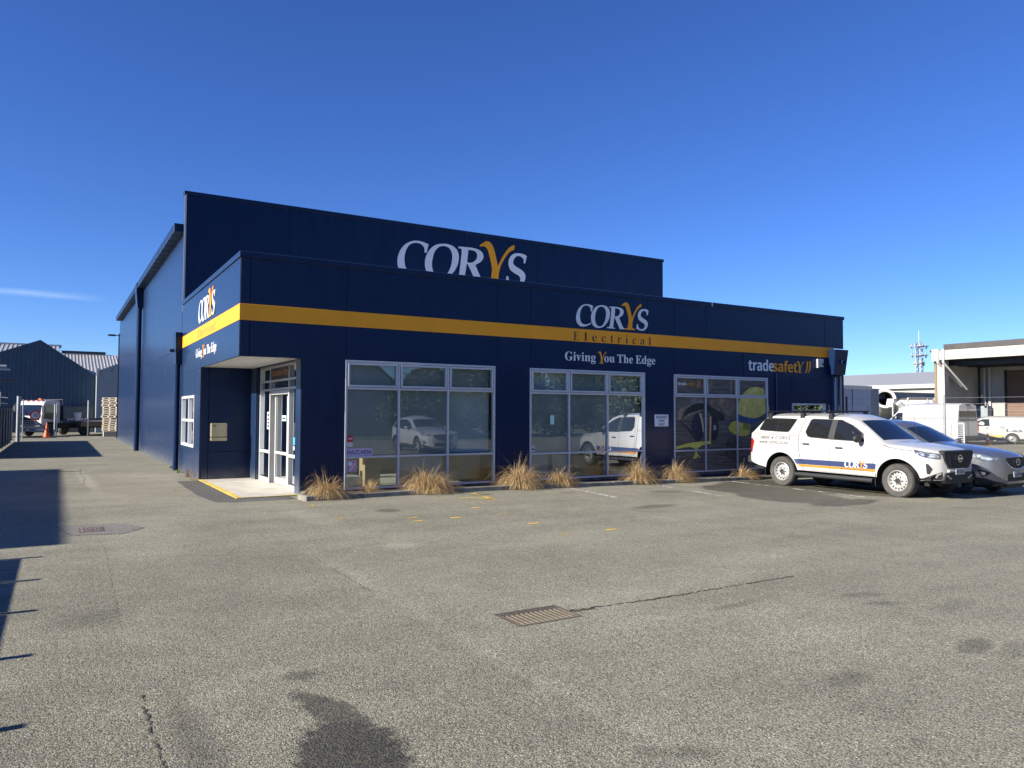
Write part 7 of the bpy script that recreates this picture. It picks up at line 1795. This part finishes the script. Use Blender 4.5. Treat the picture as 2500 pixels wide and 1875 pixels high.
# ------------------------------------------------------------------ flatbed truck
def make_truck():
    root = thing('flatbed_truck', 'white cab flatbed truck parked at an angle at the end of the driveway', 'truck')
    wp = M['white_plain']
    # local: x forward, y left. cab front at x = 0
    MB().prism([(0.0, .95), (.02, 1.45), (-.16, 2.45), (-.34, 2.66), (-1.62, 2.70), (-1.75, 2.55), (-1.78, .95)], 'y', -1.02, 1.02).build('cab', wp, root, bevel=.06, seg=2) if False else None
    cab = MB().prism([(0.0, .62), (.03, 1.42), (-.20, 2.42), (-.36, 2.60), (-1.60, 2.64), (-1.74, 2.50), (-1.78, .95), (-1.40, .95), (-1.30, 1.05), (-.52, 1.05), (-.38, .62)], 'y', -1.02, 1.02).build('cab', wp, root)
    bv = cab.modifiers.new('bevel', 'BEVEL'); bv.width = .05; bv.segments = 3; bv.limit_method = 'ANGLE'
    # screen, side glass
    ang = lambda z: .03 - (z - 1.42) * .23
    MB().add([(ang(1.50) + .012, -.90, 1.50), (ang(1.50) + .012, .90, 1.50), (ang(2.30) + .012, .84, 2.30), (ang(2.30) + .012, -.84, 2.30)], [(0, 1, 2, 3)]).build('windscreen', M['car_glass_dark'], root)
    for sd in (-1, 1):
        MB().prism([(-.22, 1.55), (-.14, 1.30), (-1.05, 1.20), (-1.10, 1.62), (-1.05, 2.32), (-.38, 2.36)], 'y', sd * 1.022, sd * 1.028).build('door_window', M['privacy_glass'], root)
        MB().prism([(-1.28, 1.65), (-1.55, 1.65), (-1.58, 2.25), (-1.30, 2.28)], 'y', sd * 1.022, sd * 1.028).build('quarter_window', M['privacy_glass'], root)
        MB().box(-1.16, -1.15, sd * 1.021, sd * 1.026, 1.06, 2.45).build('door_gap', M['darkmetal'], root)
        MB().box(.0, .10, sd * 1.05, sd * 1.30, 1.75, 2.25).build('mirror', M['black'], root, bevel=.03)
        MB().tube([(.03, sd * 1.0, 2.38), (.06, sd * 1.18, 2.28)], .02, 6).build('mirror_arm', M['black'], root)
        MB().box(.02, .05, sd * .52, sd * .92, .72, .90).build('headlight', M['lamp_glass'], root, bevel=.02); MB().box(-.30, -.10, sd * 1.015, sd * 1.03, .72, .82).build('indicator', M['orange'], root)
        for x in (-.95, -4.4): MB().lathe([(0, -.13), (.30, -.13), (.42, -.14), (.45, -.09), (.45, .09), (.42, .14), (.30, .10), (.28, .05), (0, .05)] if sd > 0 else [(0, .13), (.30, .13), (.42, .14), (.45, .09), (.45, -.09), (.42, -.14), (.30, -.10), (.28, -.05), (0, -.05)], 24, Matrix.Translation((x, sd * .86, .45)) @ Matrix.Rotation(-PI / 2, 4, 'X')).build('wheel', M['rubber'], root, smooth=True)
    MB().box(.02, .045, -.80, .80, 1.20, 1.34).build('badge_panel', M['darkmetal'], root)
    for z in (.80, .93, 1.06): MB().box(.03, .05, -.45, .45, z, z + .045).build('grille_slot', M['ink'], root)
    MB().box(-.35, .13, -1.02, 1.02, .36, .60).build('bumper', wp, root, bevel=.05, seg=2)
    for a, b in ((-.70, -.12), (.12, .70)): MB().box(.12, .14, a, b, .44, .52).build('bumper_slot', M['ink'], root)
    MB().box(-1.1, -.9, -.12, .12, 2.64, 2.78).build('beacon', M['orange'], root, bevel=.02)
    for y in (-.6, -.2, .25, .6): MB().box(-.42, -.22, y, y + .22, 2.615, 2.64).build('visor_decal', M['red_card'], root)
    # deck
    MB().box(-6.8, -1.95, -1.10, 1.10, .98, 1.12).build('deck', M['timber'], root); MB().box(-6.6, -.4, -.42, .42, .55, .93).build('chassis', M['black'], root)
    for sd in (-1, 1):
        MB().box(-6.8, -1.95, sd * 1.101, sd * 1.15, .95, 1.32).build('drop_side', pm('navy_drop_side', (.03, .045, .075), .5) if sd < 0 else bpy.data.materials['navy_drop_side'], root)
        for k in range(6):
            x = -2.35 - k * .36; MB().box(x, x - .18, sd * 1.151, sd * 1.158, 1.16, 1.30).build('chevron', M['plate'], root); MB().box(x - .185, x - .355, sd * 1.151, sd * 1.157, 1.16, 1.30).build('chevron', M['red_card'], root)
    MB().box(-2.05, -1.95, -1.10, 1.10, 1.121, 2.25).build('headboard', M['darkmetal'], root)
    MB().tube([(-2.0, -1.0, 2.7), (-2.0, 1.0, 2.7)], .03, 6).build('ladder_rack', M['darkmetal'], root)
    for y in (-1.0, 1.0): MB().tube([(-2.0, y, 2.25), (-2.0, y, 2.7)], .03, 6).build('ladder_rack', M['darkmetal'], root)
    return root
truck = make_truck()
truck.location = (-5.05, 48.1, 0); truck.rotation_euler = (0, 0, R(-90 - 40))
tb = thing('bucket', 'white plastic bucket standing on the flatbed deck', 'bucket', (-2.4, 52, 1.2))
MB().lathe([(0, 0), (.20, 0), (.27, .62), (.25, .62), (.19, .02), (0, .02)], 20, Matrix.Translation((-2.0, 48.9, 1.13))).build('pail', M['plate'], tb, smooth=True)
t = thing('flat_trailer', 'low flat timber decked trailer right of the flatbed truck', 'trailer', (-.6, 49, 0))
MB().box(-1.75, .35, 48.4, 51.5, 1.0, 1.1).build('deck', M['timber'], t); MB().box(-1.8, .4, 48.34, 48.395, .70, 1.08).build('side_rail', pm('brown_rail', (.13, .10, .06), .7), t)
for x in (-1.3, -.1): MB().lathe([(0, -.12), (.33, -.12), (.35, 0), (.33, .12), (0, .12)], 18, Matrix.Translation((x, 49.2, .35)) @ Matrix.Rotation(PI / 2, 4, 'Y')).build('wheel', M['rubber'], t)
MB().box(-1.6, .2, 48.6, 51, .60, .69).build('frame', M['black'], t)
# railed trailer behind the panel fence
t = thing('stock_trailer', 'trailer with white upright rails showing over the blue fence', 'trailer', (-8, 46, 0))
MB().box(-10.5, -6.2, 46.2, 49, .8, 1.9).build('body', M['clad_blue'], t)
for x in (-6.75, -7.55, -8.4, -9.2): MB().tube([(x, 46.2, 1.8), (x, 46.2, 3.1 + (-6.2 - x) * .12)], .05, 6).build('rail_post', M['alu_white'], t)
for z in (2.35, 2.75): MB().tube([(-10.4, 46.15, z + .5), (-6.3, 46.15, z)], .035, 6).build('rail', M['alu_white'], t)
for x in (-7, -9.6): MB().lathe([(0, -.12), (.42, -.12), (.45, 0), (.42, .12), (0, .12)], 18, Matrix.Translation((x, 46.4, .45)) @ Matrix.Rotation(PI / 2, 4, 'X')).build('wheel', M['rubber'], t)
t = thing('floodlight_arm', 'pale floodlight bracket jutting in from the left edge above the fence', 'lamp', (-7.5, 45, 0))
MB().box(-8.2, -6.15, 44.9, 45.1, 4.62, 4.74).build('arm', M['steel'], t); MB().box(-7.6, -6.35, 44.8, 45.2, 4.82, 4.97).build('lamp_head', M['alu_white'], t, bevel=.03)
MB().box(-8.2, -8.0, 44.9, 45.1, 0, 5.0).build('pole', M['steel'], t); MB().box(-8.2, -5.75, 44.7, 45.3, 3.86, 3.95).build('dark_awning', M['darkmetal'], t)
# ------------------------------------------------------------------ across the lot, mirrored in the shop windows
def leaf_mat(name, a, b):
    m = bpy.data.materials.new(name); n, l = nt_of(m); bs = n['Principled BSDF']; bs.inputs['Roughness'].default_value = .7
    g = n.new('ShaderNodeNewGeometry'); rp = n.new('ShaderNodeValToRGB'); rp.color_ramp.elements[0].color = (*a, 1); rp.color_ramp.elements[1].color = (*b, 1)
    l.new(g.outputs['Random Per Island'], rp.inputs[0]); l.new(rp.outputs[0], bs.inputs['Base Color']); return m
M['leaf'] = leaf_mat('hedge_leaf', (.018, .035, .012), (.075, .10, .03))
def bush(name, label, cat, blobs, n, seed, leaf=.16, group=None, trunk=None):
    rr = random.Random(seed); t = thing(name, label, cat, (blobs[0][0], blobs[0][1], 0), group)
    mb = MB()
    for i in range(n):
        c = blobs[rr.randrange(len(blobs))]
        v = Vector((rr.gauss(0, 1), rr.gauss(0, 1), rr.gauss(0, 1))).normalized() * (rr.random() ** .35)
        p = Vector((c[0] + v.x * c[3], c[1] + v.y * c[3], max(.05, c[2] + v.z * c[4])))
        a = Vector((rr.uniform(-1, 1), rr.uniform(-1, 1), rr.uniform(-.6, .6))).normalized(); b = a.cross(Vector((rr.uniform(-1, 1), rr.uniform(-1, 1), rr.uniform(-1, 1)))).normalized()
        s = leaf * rr.uniform(.6, 1.5)
        mb.quad(p - a * s - b * s * .5, p + a * s - b * s * .4, p + a * s * .9 + b * s * .5, p - a * s * .8 + b * s * .5)
    mb.build('crown', M['leaf'], t, fixn=False)
    k = trunk or [(blobs[0][0], blobs[0][1], 0), (blobs[0][0], blobs[0][1], blobs[0][2])]
    MB().tube(k, [.16, .07], 8).build('trunk', pm('bark_' + name + str(seed), (.08, .06, .045), .9), t)
for i, (x, y, h, r_) in enumerate(((20.5, -37, 3.4, 2.2), (24.5, -36.5, 4.0, 2.4), (28.5, -36, 3.6, 2.4), (32.5, -34.5, 4.4, 2.6), (36.5, -33, 4.6, 2.6), (40.5, -31, 5.0, 2.8), (44, -29, 4.6, 2.6), (49, -27, 4.8, 2.8), (54, -25, 4.6, 2.8), (60, -23, 4.8, 3.0), (66, -21, 5.0, 3.2), (72, -18, 4.8, 3.2))):
    bush('shrub_tree', 'dark green shrub tree, ' + ('first', 'second', 'third', 'fourth', 'fifth', 'sixth', 'seventh', 'eighth', 'ninth', 'tenth', 'eleventh', 'twelfth')[i] + ' of the row across the lot, mirrored in the windows', 'tree', [(x, y, h * .75, r_ * 1.15, h * .75), (x + .8, y + .4, h * 1.2, r_ * .8, h * .4), (x - .9, y - .3, h * .5, r_ * 1.0, h * .5)], 9500, 60 + i, .115, 'shrub trees across the lot')
t = thing('gable_shed', 'weatherboard gabled shed across the lot, seen mirrored in the first window', 'building', (16, -44, 0))
M['weatherboard'] = pm('weathered_board', (.55, .52, .46), .8, var=.2, scale=2, stretch=(6, 6, .5))
MB().prism([(12.0, 0), (21.0, 0), (21.0, 4.3), (17.5, 7.2), (12.0, 4.3)], 'y', -52, -43).build('wall', M['weatherboard'], t); MB().prism([(11.7, 4.15), (17.5, 7.3), (21.3, 4.1), (21.3, 4.3), (17.5, 7.55), (11.7, 4.35)], 'y', -52.2, -42.7).build('roof', pm('rusty_roof', (.22, .18, .15), .7), t)
t = thing('paling_fence', 'old timber paling fence across the lot, seen mirrored in the first window', 'fence', (16, -40, 0))
for k in range(56): MB().box(11 + k * .17, 11.15 + k * .17, -40.06, -40.02, 0, 1.75 + rnd.uniform(-.06, .06)).build('paling', M['timber'], t)
for z in (.4, 1.3): MB().box(11, 20.6, -40.11, -40.062, z, z + .09).build('rail', M['timber'], t)
ragged([(8, -42), (48, -38), (48, -27), (38, -30), (26, -33), (8, -37.5)], .006, .2, 1.2, 8, 'verge', M['turf'])
